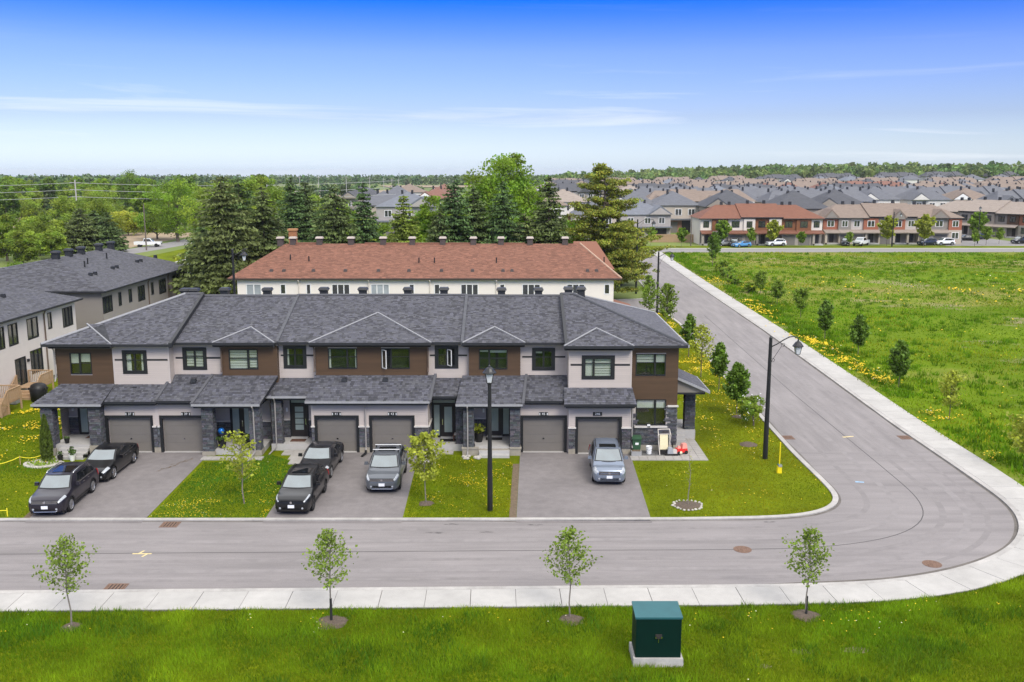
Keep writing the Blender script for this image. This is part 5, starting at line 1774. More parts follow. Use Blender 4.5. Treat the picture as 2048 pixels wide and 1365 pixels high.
MR3 = meadow_row('oblique brown and beige townhouse row at the right edge beyond the meadow', 113.5, 262, [(3.4, 'wall_far_taupe', 'g', 0, B_), (3.0, 'siding_cream', 'p', 0, B_), (3.4, 'wall_far_beige', 'g', 0, B_), (3.2, 'siding_taupe', 'p', 0, B_), (3.4, 'wall_far_beige', 'g', 0, B_), (3.2, 'wall_far_taupe', 'p', 0, B_), (3.4, 'siding_taupe', 'g', 0, B_), (3.0, 'brown_panel', 'p', 0, B_), (3.4, 'far_brick', 'w', 0, B_)], 'roof_far_taupe', 'far_stone', rz=R(-58))

# scattered streets of houses behind them
PRO = []
for i, (rm, wm, st, br) in enumerate([('roof_far_grey', 'wall_far_beige', 0, 'wall_far_brick'), ('roof_far_brown', 'wall_far_white', 1, 'wall_far_beige'), ('roof_far_blue', 'wall_far_grey', 3, 'far_stone'), ('roof_far_red', 'wall_far_beige', 1, 'wall_far_brick'), ('roof_far_black', 'wall_far_taupe', 2, 'far_stone'), ('roof_far_taupe', 'wall_far_white', 0, 'wall_far_brick'), ('roof_far_grey', 'wall_far_white', 2, 'wall_far_taupe')]):
    PRO.append((detached(rm, wm, 10.0 + i % 3, 12, st, True, br), rm))
PROT = [(town('roof_far_grey', 'wall_far_beige', 4), 'roof_far_grey'), (town('roof_far_brown', 'wall_far_white', 4), 'roof_far_brown'), (town('roof_far_red', 'wall_far_white', 5), 'roof_far_red'), (town('roof_far_black', 'wall_far_grey', 4), 'roof_far_black'), (town('roof_far_blue', 'wall_far_beige', 5), 'roof_far_blue')]
PROF = [(detached(rm, wm, 11, 12, st, False), rm) for rm, wm, st in (('roof_far_grey', 'wall_far_white', 0), ('roof_far_brown', 'wall_far_beige', 1), ('roof_far_blue', 'wall_far_beige', 3), ('roof_far_black', 'wall_far_white', 2), ('roof_far_red', 'wall_far_taupe', 0))]
HUE = {'roof_far_grey': 'dark grey', 'roof_far_blue': 'slate blue', 'roof_far_brown': 'brown', 'roof_far_red': 'brick red', 'roof_far_taupe': 'tan', 'roof_far_black': 'charcoal'}
_used = set()
def put(pr, x, y, rz):
    src, rm = pr
    o = src if src.name not in _used else copy_tree(src)
    _used.add(src.name)
    kind = 'townhouse row' if 'row' in o.name else 'house'
    where = 'close behind the meadow rows' if y < 300 else ('in the middle of the far neighbourhood' if y < 520 else 'deep in the far neighbourhood')
    lab = f'{HUE[rm]}-roofed {kind} {where}'
    place(o, (x, y, float(gz(x, y))), rz, 1.28 if y > 250 else 1.05, lab, lab.replace('-roofed', ' roofed').replace('house ', 'houses ').replace('row ', 'rows '))
rr = random.Random(5)
n_h = 0
FORCE = [(-36, 262, 0, 0), (-28, 252, 2, 0), (-26, 330, 3, 0), (-40, 335, 6, .1), (-52, 330, 4, 0),(-30, 420, 3, 0), (-46, 425, 1, 0), (8, 262, 1, 0), (20.5, 236, 0, 0), (33, 236, 2, .1), (34, 268, 6, 0), (16, 292, 5, 0), (58, 252, 4, 0), (45, 262, 0, 0)]
for x, y, k_, rz in FORCE:
    put(PRO[k_], x, y, rz)
for Y0, step, typ in ((252, 15.5, 0), (284, 16, 2), (314, 15.5, 0), (350, 16, 2), (388, 16.5, 0), (428, 16.5, 2), (470, 17, 0), (518, 36, 3), (570, 19, 4), (630, 37, 3), (700, 22, 4), (780, 40, 3)):
    x = .04 * Y0 if Y0 > 300 else (72 if Y0 < 260 else .04 * Y0)
    shade = rr.choices(range(7), (2.4, 3.0, 2.2, 1.0, 2.0, 2.4, 2.0))[0]
    while x < .555 * Y0 + 8:
        if rr.random() < .25: shade = rr.choices(range(7), (2.4, 3.0, 2.2, 1.0, 2.0, 2.4, 2.0))[0]
        ok = rr.random() < .93
        if Y0 < 300 and (99 < x < 132 or x < 62 and Y0 < 260): ok = False
        if abs(x - 25 - (Y0 - 200) * .01) < 9 and Y0 < 420: ok = False
        if any(abs(x - f[0]) < 14 and abs(Y0 - f[1]) < 16 for f in FORCE): ok = False
        if ok:
            jy = rr.uniform(-2.5, 2.5)
            if typ == 2 or typ == 3:
                put(PROT[(0, 1, 4, 2, 3, 1, 0)[shade]], x + 12, Y0 + jy, rr.choice((0, 0, math.pi)) + rr.uniform(-.04, .04))
                x += max(0, 36 - step) if typ == 2 else 4
            elif typ == 4:
                put(PROF[(0, 1, 2, 4, 3, 0, 3)[shade]], x, Y0 + jy, rr.uniform(-.08, .08))
            else:
                put(PRO[shade], x, Y0 + jy, rr.choice((0, 0, math.pi)) + rr.uniform(-.05, .05))
            n_h += 1
        x += step
def remove_tree(o):
    for ch in list(o.children):
        remove_tree(ch)
    bpy.data.objects.remove(o)
for src, _rm in PRO + PROT + PROF:
    if src.name not in _used:
        remove_tree(src)
# ------------------------------------------------------------------ trees and plants
def rand_dirs(r, n):
    v = r.normal(0, 1, (n, 3))
    return v / np.linalg.norm(v, axis=1)[:, None]

def leaf_quads(r, P, size, tint, flat=.0, aspect=.7, dirs=None):
    """folded leaf: P (n,3), size (n,), tint (n,3) -> V,T (4 vertices per leaf)"""
    n = len(P)
    d = rand_dirs(r, n) if dirs is None else dirs + r.normal(0, .25, (n, 3))
    d[:, 2] *= (1 - flat)
    d /= np.linalg.norm(d, axis=1)[:, None] + 1e-9
    q = np.cross(d, rand_dirs(r, n))
    q /= np.linalg.norm(q, axis=1)[:, None] + 1e-9
    s = size[:, None]
    V = np.stack([P - d * s * .5, P + q * s * aspect * .5, P + d * s * .5, P - q * s * aspect * .5], axis=1).reshape(-1, 3)
    return V, np.repeat(tint, 4, axis=0)

def leaf_obj(name, parent, V, T, m):
    return link_mesh(name, np_mesh(name, V, np.arange(len(V)).reshape(-1, 4), MATS[m], np.clip(T, .05, 4)), parent)

def bent(r, p0, p1, k=.06, n=4):
    p0, p1 = np.array(p0, float), np.array(p1, float)
    L = np.linalg.norm(p1 - p0)
    return [tuple(p0 + (p1 - p0) * t + r.normal(0, k * L, 3) * math.sin(math.pi * t) * (1, 1, .4)) for t in np.linspace(0, 1, n)]

def broadleaf(label, h, rad, trunk_h, seed, m='leaf_maple', nclump=46, per=110, leaf=.42, bark='bark', group=None, cat='tree', lobes=5, name='leafy_tree', spread=.9, hue=0.0):
    r = np.random.default_rng(seed)
    t = thing(name, label, cat, (0, 0, 0), 0, group)
    cz = trunk_h + (h - trunk_h) * .5
    rz = (h - trunk_h) * .5
    L = [(np.zeros(3), 1.0)]
    for i in range(lobes):
        a = 6.283 * i / lobes + r.uniform(-.5, .5)
        L.append((np.array([math.cos(a) * .38, math.sin(a) * .38, r.uniform(-.45, .35)]), r.uniform(.5, .68)))
    L.append((np.array([r.uniform(-.2, .2), r.uniform(-.2, .2), .5]), .5))
    C, Rr = [], []
    for i in range(nclump):
        c, s = L[r.integers(len(L))] if i > nclump // 3 else L[0]
        u = rand_dirs(r, 1)[0] * r.uniform(.55, .95) * s
        p = c + u
        C.append((p[0] * rad * spread, p[1] * rad * spread, cz + p[2] * rz))
        Rr.append(rad * r.uniform(.17, .30))
    C, Rr = np.array(C), np.array(Rr)
    k = np.repeat(np.arange(nclump), per)
    n = len(k)
    u = rand_dirs(r, n) * (r.random((n, 1)) ** .45)
    u[:, 2] *= .75
    P = C[k] + u * Rr[k][:, None]
    ct = r.uniform(.62, 1.35, nclump)
    tint = np.ones((n, 3)) * ct[k][:, None] * r.uniform(.75, 1.25, (n, 1))
    tint[:, 0] *= 1 + hue + .25 * (r.random(nclump)[k] - .4)
    V, T = leaf_quads(r, P, leaf * r.uniform(.6, 1.3, n), tint, .2)
    tr = MB()
    rt = max(.05, h * .022)
    tr.tube(bent(r, (0, 0, -.1), (0, 0, trunk_h + rz), .02, 5), [rt * 1.3, rt, rt * .85, rt * .7, rt * .4], 7)
    for i in range(0, nclump, 3):
        z0 = trunk_h * .8 + rz * r.uniform(0, .8)
        tr.tube(bent(r, (0, 0, z0), tuple(C[i]), .08, 4), [rt * .45, rt * .3, rt * .2, rt * .08], 4, False)
    tr.build('trunk', MATS[bark], t)
    leaf_obj('crown', t, V, T, m)
    return t

def spruce(label, h, rad, seed, m='needle_dark', group=None, dens=1.0, low=.06, tip=.35, droop=.25, sz=1.0):
    r = np.random.default_rng(seed)
    t = thing('spruce_tree', label, 'spruce', (0, 0, 0), 0, group)
    tr = MB()
    tr.tube([(0, 0, -.1), (0, 0, h * .5), (0, 0, h)], [h * .02, h * .011, .02], 6)
    P, D, S, T = [], [], [], []
    nl = int(h * 2.9 * dens)
    for i in range(nl):
        f = low + (1 - low) * (i + r.uniform(-.3, .3)) / nl
        f = min(max(f, low), .985)
        nb = int(6 + 12 * (1 - f))
        prof = (1 - f) ** .62 * rad * 1.12 * (1 if f > .10 else .85) + .10
        for b in range(nb):
            L = prof * r.uniform(.62, 1.18)
            a = r.uniform(0, 6.283)
            n = max(5, int(L * 15 * dens))
            s = np.linspace(.12, 1, n)
            dz = -droop * L * s ** 1.3 + .12 * L * s ** 3 * 1.6
            side = r.normal(0, .14, n) * L * (s * .8 + .2) * 1.3
            x = math.cos(a) * L * s - math.sin(a) * side
            y = math.sin(a) * L * s + math.cos(a) * side
            P.append(np.c_[x, y, f * h + dz + r.normal(0, .05, n)])
            D.append(np.tile([math.cos(a), math.sin(a), -.45], (n, 1)) + r.normal(0, .4, (n, 3)))
            S.append((.34 + .04 * h / 10) * r.uniform(.7, 1.35, n) * (.65 + .35 * (1 - f)) * sz)
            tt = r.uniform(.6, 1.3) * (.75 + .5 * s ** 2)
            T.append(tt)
            if b % 3 == 0 and f < .9:
                tr.tube([(0, 0, f * h), (math.cos(a) * L * .6, math.sin(a) * L * .6, f * h - droop * L * .5)], [.045, .012], 3, False)
    P, D, S, T = np.concatenate(P), np.concatenate(D), np.concatenate(S), np.concatenate(T)
    D /= np.linalg.norm(D, axis=1)[:, None]
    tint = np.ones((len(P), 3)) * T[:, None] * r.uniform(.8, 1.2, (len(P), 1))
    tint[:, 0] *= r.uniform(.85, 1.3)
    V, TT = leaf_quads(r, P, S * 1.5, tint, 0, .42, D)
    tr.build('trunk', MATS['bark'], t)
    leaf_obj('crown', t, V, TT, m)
    return t

def pine(label, h, rad, seed, arms=(), m='needle_pine'):
    r = np.random.default_rng(seed)
    t = thing('pine_tree', label, 'pine', (0, 0, 0))
    tr = MB()
    tr.tube(bent(r, (0, 0, -.1), (0, 0, h * .97), .008, 5), [h * .02, h * .016, h * .012, h * .007, .03], 7)
    P, S, T = [], [], []
    br = []
    for i in range(140):
        f = r.uniform(.05, .98)
        prof = rad * (1.0 if f < .45 else (1 - (f - .45) / .55) ** .55 * .94 + .10)
        br.append((f * h, r.uniform(0, 6.283), prof * r.uniform(.55, 1.12)))
    br += [(z, a, l) for z, a, l in arms]
    for z, a, L in br:
        up = r.uniform(.02, .22) * L
        e = (math.cos(a) * L, math.sin(a) * L, z + up)
        tr.tube([(0, 0, z), (e[0] * .5, e[1] * .5, z + up * .25), e], [.07, .045, .015], 4, False)
        for j in range(max(3, int(L * 2.0))):
            s = r.uniform(.22, 1.03)
            c = np.array([e[0] * s, e[1] * s, z + up * s * s]) + np.array([-math.sin(a), math.cos(a), 0]) * r.normal(0, .22) * L * .6
            n = 44
            u = rand_dirs(r, n) * (r.random((n, 1)) ** .4)
            u[:, 2] *= .38
            P.append(c + u * r.uniform(.55, 1.0) + np.array([0, 0, .12]))
            S.append(r.uniform(.26, .42, n))
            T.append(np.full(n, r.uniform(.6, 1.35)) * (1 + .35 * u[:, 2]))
    P, S, T = np.concatenate(P), np.concatenate(S), np.concatenate(T)
    tint = np.ones((len(P), 3)) * T[:, None]
    tint[:, 0] *= r.uniform(.8, 1.3, len(P))
    V, TT = leaf_quads(r, P, S, tint, 0, .5)
    tr.build('trunk', MATS['bark'], t)
    leaf_obj('crown', t, V, TT, m)
    return t

def young(label, h, seed, m='leaf_young', crown_w=.85, trunk=.3, nbr=26, leaf=.095, per=15, wrap=0.0, group=None, name='young_tree', bark='grey_bark', lean=0.0, dense=1.0, taper=.75, cone=False):
    r = np.random.default_rng(seed)
    t = thing(name, label, 'young tree', (0, 0, 0), 0, group)
    tr = MB()
    top = (lean * h, 0, h)
    pts = bent(r, (0, 0, -.06), top, .012, 6)
    rt = max(.018, h * .0085)
    tr.tube(pts, [rt * 1.25, rt, rt * .85, rt * .6, rt * .4, rt * .15], 6)
    P, S, T, D = [], [], [], []
    for i in range(nbr):
        f = trunk + (1 - trunk) * (i + r.uniform(0, 1)) / nbr
        f = min(f, .97)
        g = (f - trunk) / (1 - trunk)
        w = crown_w * (math.sin(math.pi * min(1, (g + .12) ** taper * .93)) ** .8 + .12) * r.uniform(.65, 1.15)
        if cone:
            w = crown_w * min(1, (g + .08) * 4) * (1 - g) ** .7 * r.uniform(.75, 1.12) + .06
        a = i * 2.4 + r.uniform(-.5, .5)
        b0 = np.array([lean * h * f, 0, f * h])
        e = b0 + np.array([math.cos(a) * w, math.sin(a) * w, w * r.uniform(.45, 1.0)])
        if e[2] > h * 1.03: e[2] = h * 1.03
        path = bent(r, b0, e, .05, 4)
        tr.tube(path, [rt * .38, rt * .28, rt * .18, rt * .08], 4, False)
        n = int(per * dense * (.5 + w / max(crown_w, .01)))
        s = r.uniform(.25, 1.05, n)
        q = b0 + (e - b0) * s[:, None] + r.normal(0, .055 + .05 * w, (n, 3))
        P.append(q)
        S.append(leaf * r.uniform(.7, 1.35, n))
        T.append(np.full(n, r.uniform(.7, 1.3)))
    P, S, T = np.concatenate(P), np.concatenate(S), np.concatenate(T)
    tint = np.ones((len(P), 3)) * (T * r.uniform(.75, 1.25, len(P)))[:, None]
    V, TT = leaf_quads(r, P, S * 1.25, tint, .1, .85)
    tr.build('trunk', MATS[bark], t)
    leaf_obj('crown', t, V, TT, m)
    if wrap:
        MB().lathe([(rt * 1.7, .05), (rt * 1.5, wrap)], 8).build('trunk_guard', MATS['wrap'], t)
    return t

def mulch(x, y, s, label, stones=0, seed=3):
    r = np.random.default_rng(seed)
    t = thing('mulch_bed', label, 'tree bed', (x, y, 0))
    n = 18
    ring = [(math.cos(6.283 * i / n) * s * r.uniform(.82, 1.12), math.sin(6.283 * i / n) * s * r.uniform(.82, 1.12)) for i in range(n)]
    vs = [(a, b, .012) for a, b in ring] + [(a * .6, b * .6, .07 + r.uniform(0, .03)) for a, b in ring] + [(0, 0, .10)]
    fs = [(i, (i + 1) % n, n + (i + 1) % n, n + i) for i in range(n)] + [(n + i, n + (i + 1) % n, 2 * n) for i in range(n)]
    MB().add(vs, fs).build('mulch', MATS['mulch'], t)
    for i in range(stones):
        a = 6.283 * i / stones
        b = MB()
        rr_ = s * r.uniform(.90, 1.08)
        c = (math.cos(a) * rr_, math.sin(a) * rr_)
        w = r.uniform(.05, .105)
        b.lathe([(.01, 0), (w, .02), (w * .9, .05), (w * .4, .08)], 6, (c[0], c[1], 0))
        b.build('stone', MATS['rock_pale'], t)
    return t

# four saplings along the near pavement
SAP = [(-16.29, 32.72, 3.42, 51, 0, 'leftmost maple sapling of the near grass strip, bare grey trunk'), (-6.75, 33.12, 3.55, 52, .95, 'second maple sapling from the left on the near strip, black trunk guard'),
       (2.19, 33.4, 3.50, 53, 0, 'third maple sapling from the left on the near strip, leaning grey trunk'), (11.15, 33.64, 3.42, 54, .8, 'rightmost maple sapling on the near strip, black trunk guard, in front of the bend')]
for x, y, h, sd_, wr, lab in SAP:
    o = young(lab, h, sd_, crown_w=1.12, trunk=.38, nbr=48, leaf=.085, per=21, cone=True, wrap=wr, group='maple saplings along the near pavement', lean=-.03 if sd_ == 53 else .0)
    place(o, (x, y, 0), sd_ * 1.7)
    o.rotation_euler.z = 0 if sd_ == 53 else sd_
mulch(-16.29, 32.72, .42, 'thin worn mulch round the leftmost near sapling', seed=1)
mulch(-6.75, 33.12, .62, 'round brown mulch bed of the second near sapling', seed=2)
mulch(2.25, 33.3, .5, 'weedy mulch bed of the third near sapling', seed=3)
mulch(11.15, 33.64, .55, 'grey mulch bed of the rightmost near sapling', seed=4)
# yard trees
o = young('small yellow green honey locust leaning on the lawn with the blue balloon porch behind', 3.75, 61, 'leaf_lime', .85, .30, 34, .11, 18, bark='grey_bark', lean=-.04)
place(o, (-13.57, 45.98, 0))
o = young('bushy lime green young tree beside the middle driveway', 3.6, 62, 'leaf_lime', .95, .32, 36, .12, 36, bark='grey_bark', lean=-.02)
place(o, (-4.36, 45.98, 0))
o = young('nearly bare thin sapling in a ring of pale stones on the corner lawn', 2.9, 63, 'leaf_lime', .28, .35, 14, .05, 3, bark='grey_bark')
place(o, (8.87, 45.68, 0))
mulch(8.87, 45.68, .72, 'mulch bed ringed with pale stones on the corner lawn', 22, 7)
mulch(-4.36, 45.98, .4, 'small weedy bed round the lime green young tree', seed=9)
# along the side street
for x, y, h, w, sd_, m_, lab, dn in [(15.2, 104.6, 5.2, 1.0, 71, 'leaf_wild', 'furthest pale young tree left of the side street beside the distant lamp post', 1.2), (16.0, 97.2, 5.2, 1.1, 72, 'leaf_young', 'second furthest bushy young tree left of the side street', 1.5),
                               (16.0, 84.5, 3.9, .85, 73, 'leaf_field', 'dark conical young tree left of the side street before the whitish one', 2.0), (15.45, 76.0, 4.3, .95, 74, 'leaf_lime', 'sparse whitish green young tree left of the side street', .55),
                               (15.95, 71.5, 3.6, .8, 75, 'leaf_field', 'slim dark young tree left of the side street near its middle', 2.4), (15.45, 63.5, 3.6, 1.0, 76, 'leaf_field', 'dense dark green young tree left of the side street behind the flowering bush', 3.2)]:
    o = young(lab, h, sd_, m_, w, .28, 44, .15, int(26 * dn), group='young trees left of the side street', bark='bark', cone=m_ == 'leaf_field')
    place(o, (x, y, 0))
o = broadleaf('rounded white flowering bush beside the tall street lamp', 2.3, 1.15, .35, 77, 'leaf_wild', 26, 90, .15, cat='bush', name='flowering_bush')
place(o, (16.0, 61.0, 0))
r_ = np.random.default_rng(5)
pf = rand_dirs(r_, 60) * (1.15, 1.15, 1.0) + (0, 0, 1.25)
V, T = leaf_quads(r_, pf, np.full(60, .10), np.ones((60, 3)))
link_mesh('blossom', np_mesh('blossom', V, np.arange(len(V)).reshape(-1, 4), MATS['white_plastic']), o)
mulch(15.6, 63.3, .5, 'grey bed round the dense dark young tree by the side street', seed=11)
mulch(14.6, 56.6, .6, 'bare earth patch near the foot of the tall street lamp', seed=12)
# right of the pavement, in the meadow
for x, y, h, w, sd_, m_, lab, dn in [(31.27, 93.61, 3.9, .95, 81, 'leaf_field', 'furthest of the three dark young trees in the meadow', 3.2), (31.62, 85.24, 3.7, .9, 82, 'leaf_field', 'middle of the three dark young trees in the meadow', 3.2), (30.17, 72.37, 3.6, .95, 83, 'leaf_field', 'nearest of the three dark young trees in the meadow', 3.2),
                               (29.62, 62.5, 3.4, .75, 84, 'leaf_lime', 'thin almost leafless yellowish sapling in the meadow edge', .5), (28.9, 51.5, 3.3, .95, 85, 'leaf_lime', 'yellowish sparse sapling at the right edge of the picture', .8),
                               (33.3, 108.5, 3.4, .9, 86, 'leaf_wild', 'pale young tree in the meadow behind the dark three', 1.2), (33.86, 128.8, 3.2, .8, 87, 'leaf_wild', 'small pale young tree far up the meadow edge', 1.5), (33.5, 119, 3.0, .8, 88, 'leaf_wild', 'small greenish young tree in the weeds of the meadow edge', 1.5),
                               (35.5, 168, 6, 1.3, 89, 'leaf_field', 'slim green tree near the far end of the pavement', 3), (39.0, 182, 5, 1.2, 90, 'leaf_field', 'green tree at the far corner of the meadow', 3)]:
    o = young(lab, h, sd_, m_, w * 1.05, .24, 44, .15, int(26 * dn), group='young trees in the meadow edge', bark='bark', cone=m_ == 'leaf_field')
    place(o, (x, y, 0))
for i, (x, y, s) in enumerate(((33, 140, 1.8), (34.2, 150, 2.0), (35, 158, 2.2), (33, 131, 1.3), (36, 164, 1.6))):
    o = broadleaf('wild green shrub of the meadow edge beside the far pavement', 1.0 * s, .75 * s, .05, 400 + i, 'leaf_wild', 18, 60, .3, cat='shrub', name='wild_shrub', group='wild shrubs at the far meadow edge')
    place(o, (x, y, 0))

# clipped cedar by the left steps and its bed
ced = thing('cedar_shrub', 'tall narrow cedar beside the left front steps', 'cedar')
r_ = np.random.default_rng(9)
n = 5200
f = r_.random(n) ** .8
rr0 = .40 * np.sin(np.pi * np.clip(.12 + f * .88, 0, 1)) ** .55 * (1 - f * .55)
a = r_.uniform(0, 6.283, n)
rad_ = rr0 * (.78 + .28 * r_.random(n))
P = np.c_[np.cos(a) * rad_, np.sin(a) * rad_, .05 + f * 2.75]
D = np.c_[np.cos(a) * .35, np.sin(a) * .35, np.ones(n)]
tt = (vnoise(a * 2, f * 12, 1.0) * .8 + .6)[:, None] * r_.uniform(.7, 1.3, (n, 1)) * np.ones((n, 3))
V, T = leaf_quads(r_, P, r_.uniform(.10, .2, n), tt, 0, .5, D)
leaf_obj('foliage', ced, V, T, 'cedar')
MB().tube([(0, 0, 0), (0, 0, 2.4)], [.06, .02], 6).build('trunk', MATS['bark'], ced)
place(ced, (-26.95, 53.05, 0))
bed = thing('flower_bed', 'pale edged flower bed with hostas round the narrow cedar', 'flower bed', (-27.0, 52.7, 0))
MB().lathe([(.95, 0), (.95, .05), (.0, .06)], 20, caps=False).build('gravel', MATS['rock_pale'], bed)
for i in range(14):
    a = math.pi + math.pi * 1.05 * i / 13
    MB().box(-.13, .13, -.06, .06, 0, .09).mesh('e', MATS['rock_pale'])
    b = MB()
    c, s = math.cos(a) * 1.0, math.sin(a) * .8
    b.lathe([(.13, 0), (.13, .06), (.09, .09)], 6, (c, s, 0))
    b.build('edging_stone', MATS['rock_pale'], bed)
pl_ = MB()
for i in range(46):
    a, d = r_.uniform(0, 6.28), r_.uniform(.35, .8)
    x, y = math.cos(a) * d, math.sin(a) * d * .8
    pl_.add([(x - .08, y, .06), (x + .08, y, .06), (x + r_.normal(0, .1), y + r_.normal(0, .1), r_.uniform(.15, .3))], [(0, 1, 2)])
pl_.build('hosta', MATS['leaf_wild'], bed)

# tall trees behind the rows
def wrap_place(o, px, y, rz=0.0):
    place(o, ((px - 1024) / FPX * (y * _c + 8 * _s), y, 0), rz)
SPR = [(448, 104, 348, 5.8, 101, 'needle_olive', 'tallest broad spruce left of the red roof'), (482, 112, 352, 4.8, 102, 'needle_olive', 'olive spruce merging with the tallest one behind its right side'), (528, 108, 372, 4.5, 103, 'needle_olive', 'olive spruce just left of the red roof ridge'), (405, 112, 450, 4.0, 113, 'needle_olive', 'low broad spruce at the left foot of the tallest spruce'),
       (584, 150, 354, 4.4, 104, 'needle_dark', 'dark spruce further back between the chimney and the left spruces'), (612, 152, 362, 4.2, 105, 'needle_dark', 'dark spruce right beside another one further back'), (652, 124, 395, 3.6, 114, 'needle_olive', 'short spruce beside the orange chimney'), (672, 120, 366, 4.6, 106, 'needle_olive', 'pointed brown green spruce behind the red ridge'),
       (728, 122, 362, 2.8, 107, 'needle_dark', 'narrow dark spruce standing alone behind the red roof'), (808, 126, 388, 3.4, 108, 'needle_pine', 'loose light green conifer behind the red roof'),
       (910, 118, 350, 3.8, 109, 'needle_dark', 'left spruce of the tall dark group in front of the giant maple'), (948, 120, 370, 4.0, 110, 'needle_olive', 'second spruce of the dark group in front of the giant maple'), (1006, 119, 360, 4.0, 111, 'needle_olive', 'third spruce of the dark group in front of the giant maple'), (1050, 119, 425, 3.6, 115, 'needle_dark', 'low spruce of the dark group, under the giant maple'), (1097, 120, 350, 3.6, 112, 'needle_dark', 'pointed spruce right of the giant maple'),
       (880, 117, 415, 3.2, 116, 'needle_olive', 'low left spruce of the dark group before the bright maple')]
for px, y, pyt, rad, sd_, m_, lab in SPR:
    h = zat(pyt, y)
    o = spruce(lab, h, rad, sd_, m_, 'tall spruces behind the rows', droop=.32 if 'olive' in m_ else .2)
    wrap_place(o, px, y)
o = broadleaf('giant bright green maple rising above the spruces and the horizon', zat(310, 142), 7.8, 2.0, 121, 'leaf_maple', 190, 190, .44, lobes=7)
wrap_place(o, 1012, 142)
o = broadleaf('bright green maple left of the dark spruce group', zat(386, 134), 4.2, 1.0, 122, 'leaf_maple', 80, 150, .38)
wrap_place(o, 872, 134)
o = pine('large golden green white pine right of the red roof by the side street', zat(327, 124), 5.0, 131, [(4.5, .1, 6.6), (5.5, -.5, 6.2), (3.2, .3, 6.0), (6.5, .5, 5.6), (2.6, -.2, 5.4)])
wrap_place(o, 1208, 124)
o = pine('smaller white pine whose boughs reach over the side street', 9.0, 4.6, 132, [(6.0, .2, 6.2), (5.0, -.3, 6.4), (7, .6, 5)])
wrap_place(o, 1245, 140)
o = broadleaf('rounded yellow bush below the left spruces', 2.6, 1.9, .2, 133, 'leaf_lime', 26, 70, .28, cat='bush', name='yellow_bush')
wrap_place(o, 362, 166)
for px, y, pyt, rad, sd_, lab in [(160, 196, 415, 4.6, 141, 'left dark spruce behind the taupe roof with low wide skirts'), (188, 200, 420, 4.0, 142, 'middle dark spruce behind the taupe roof'), (213, 198, 424, 3.4, 143, 'right slim dark spruce behind the taupe roof')]:
    o = spruce(lab, zat(pyt, y), rad, sd_, 'needle_dark', 'dark spruces behind the taupe roof', low=.02, sz=1.3)
    wrap_place(o, px, y)
BRO = [(352, 228, 344, 7.6, 1.2, 151, 'leaf_maple', 'large rounded maple left of the tallest spruce by the country road'), (252, 250, 424, 6.0, .6, 152, 'leaf_lime', 'vivid lime green rounded tree by the wooden utility pole'), (72, 190, 430, 5.0, .8, 153, 'leaf_wild', 'wide yellow green tree in the left hedgerow'), (112, 196, 440, 4.0, .8, 154, 'leaf_wild', 'loose yellow green tree right in the left hedgerow'),
       (6, 178, 425, 4.2, .8, 155, 'leaf_wild', 'bright green tree cut by the left edge of the picture'), (38, 172, 462, 3.6, .6, 156, 'leaf_wild', 'low bushy tree in the left hedgerow'), (96, 182, 462, 3.4, .6, 157, 'leaf_wild', 'low loose bush tree beside the dark spruces'), (140, 232, 392, 6, 1, 158, 'leaf_wild', 'yellow green tree behind the dark spruces'), (185, 260, 385, 7, 1, 159, 'leaf_wild', 'round lime topped tree behind the tall grey pole'),
       (500, 190, 345, 5.5, 3, 160, 'leaf_wild', 'tall yellow green tree behind the left spruces'), (528, 205, 352, 5, 3, 161, 'leaf_wild', 'pale green tree behind the left spruces, to the right'), (630, 200, 385, 4.5, 2, 162, 'leaf_wild', 'yellow green tree between the dark spruces'), (770, 132, 470, 2.4, .5, 163, 'leaf_wild', 'small yellow green tree behind the red ridge'), (695, 130, 468, 2.6, .5, 164, 'leaf_wild', 'light green tree behind the red ridge near the chimney'), (1150, 132, 440, 3.2, 1, 165, 'leaf_maple', 'round green tree between spruce and white pine'), (30, 118, 528, 3.6, .1, 166, 'leaf_maple', 'low round shrub tree behind the left grey roof')]
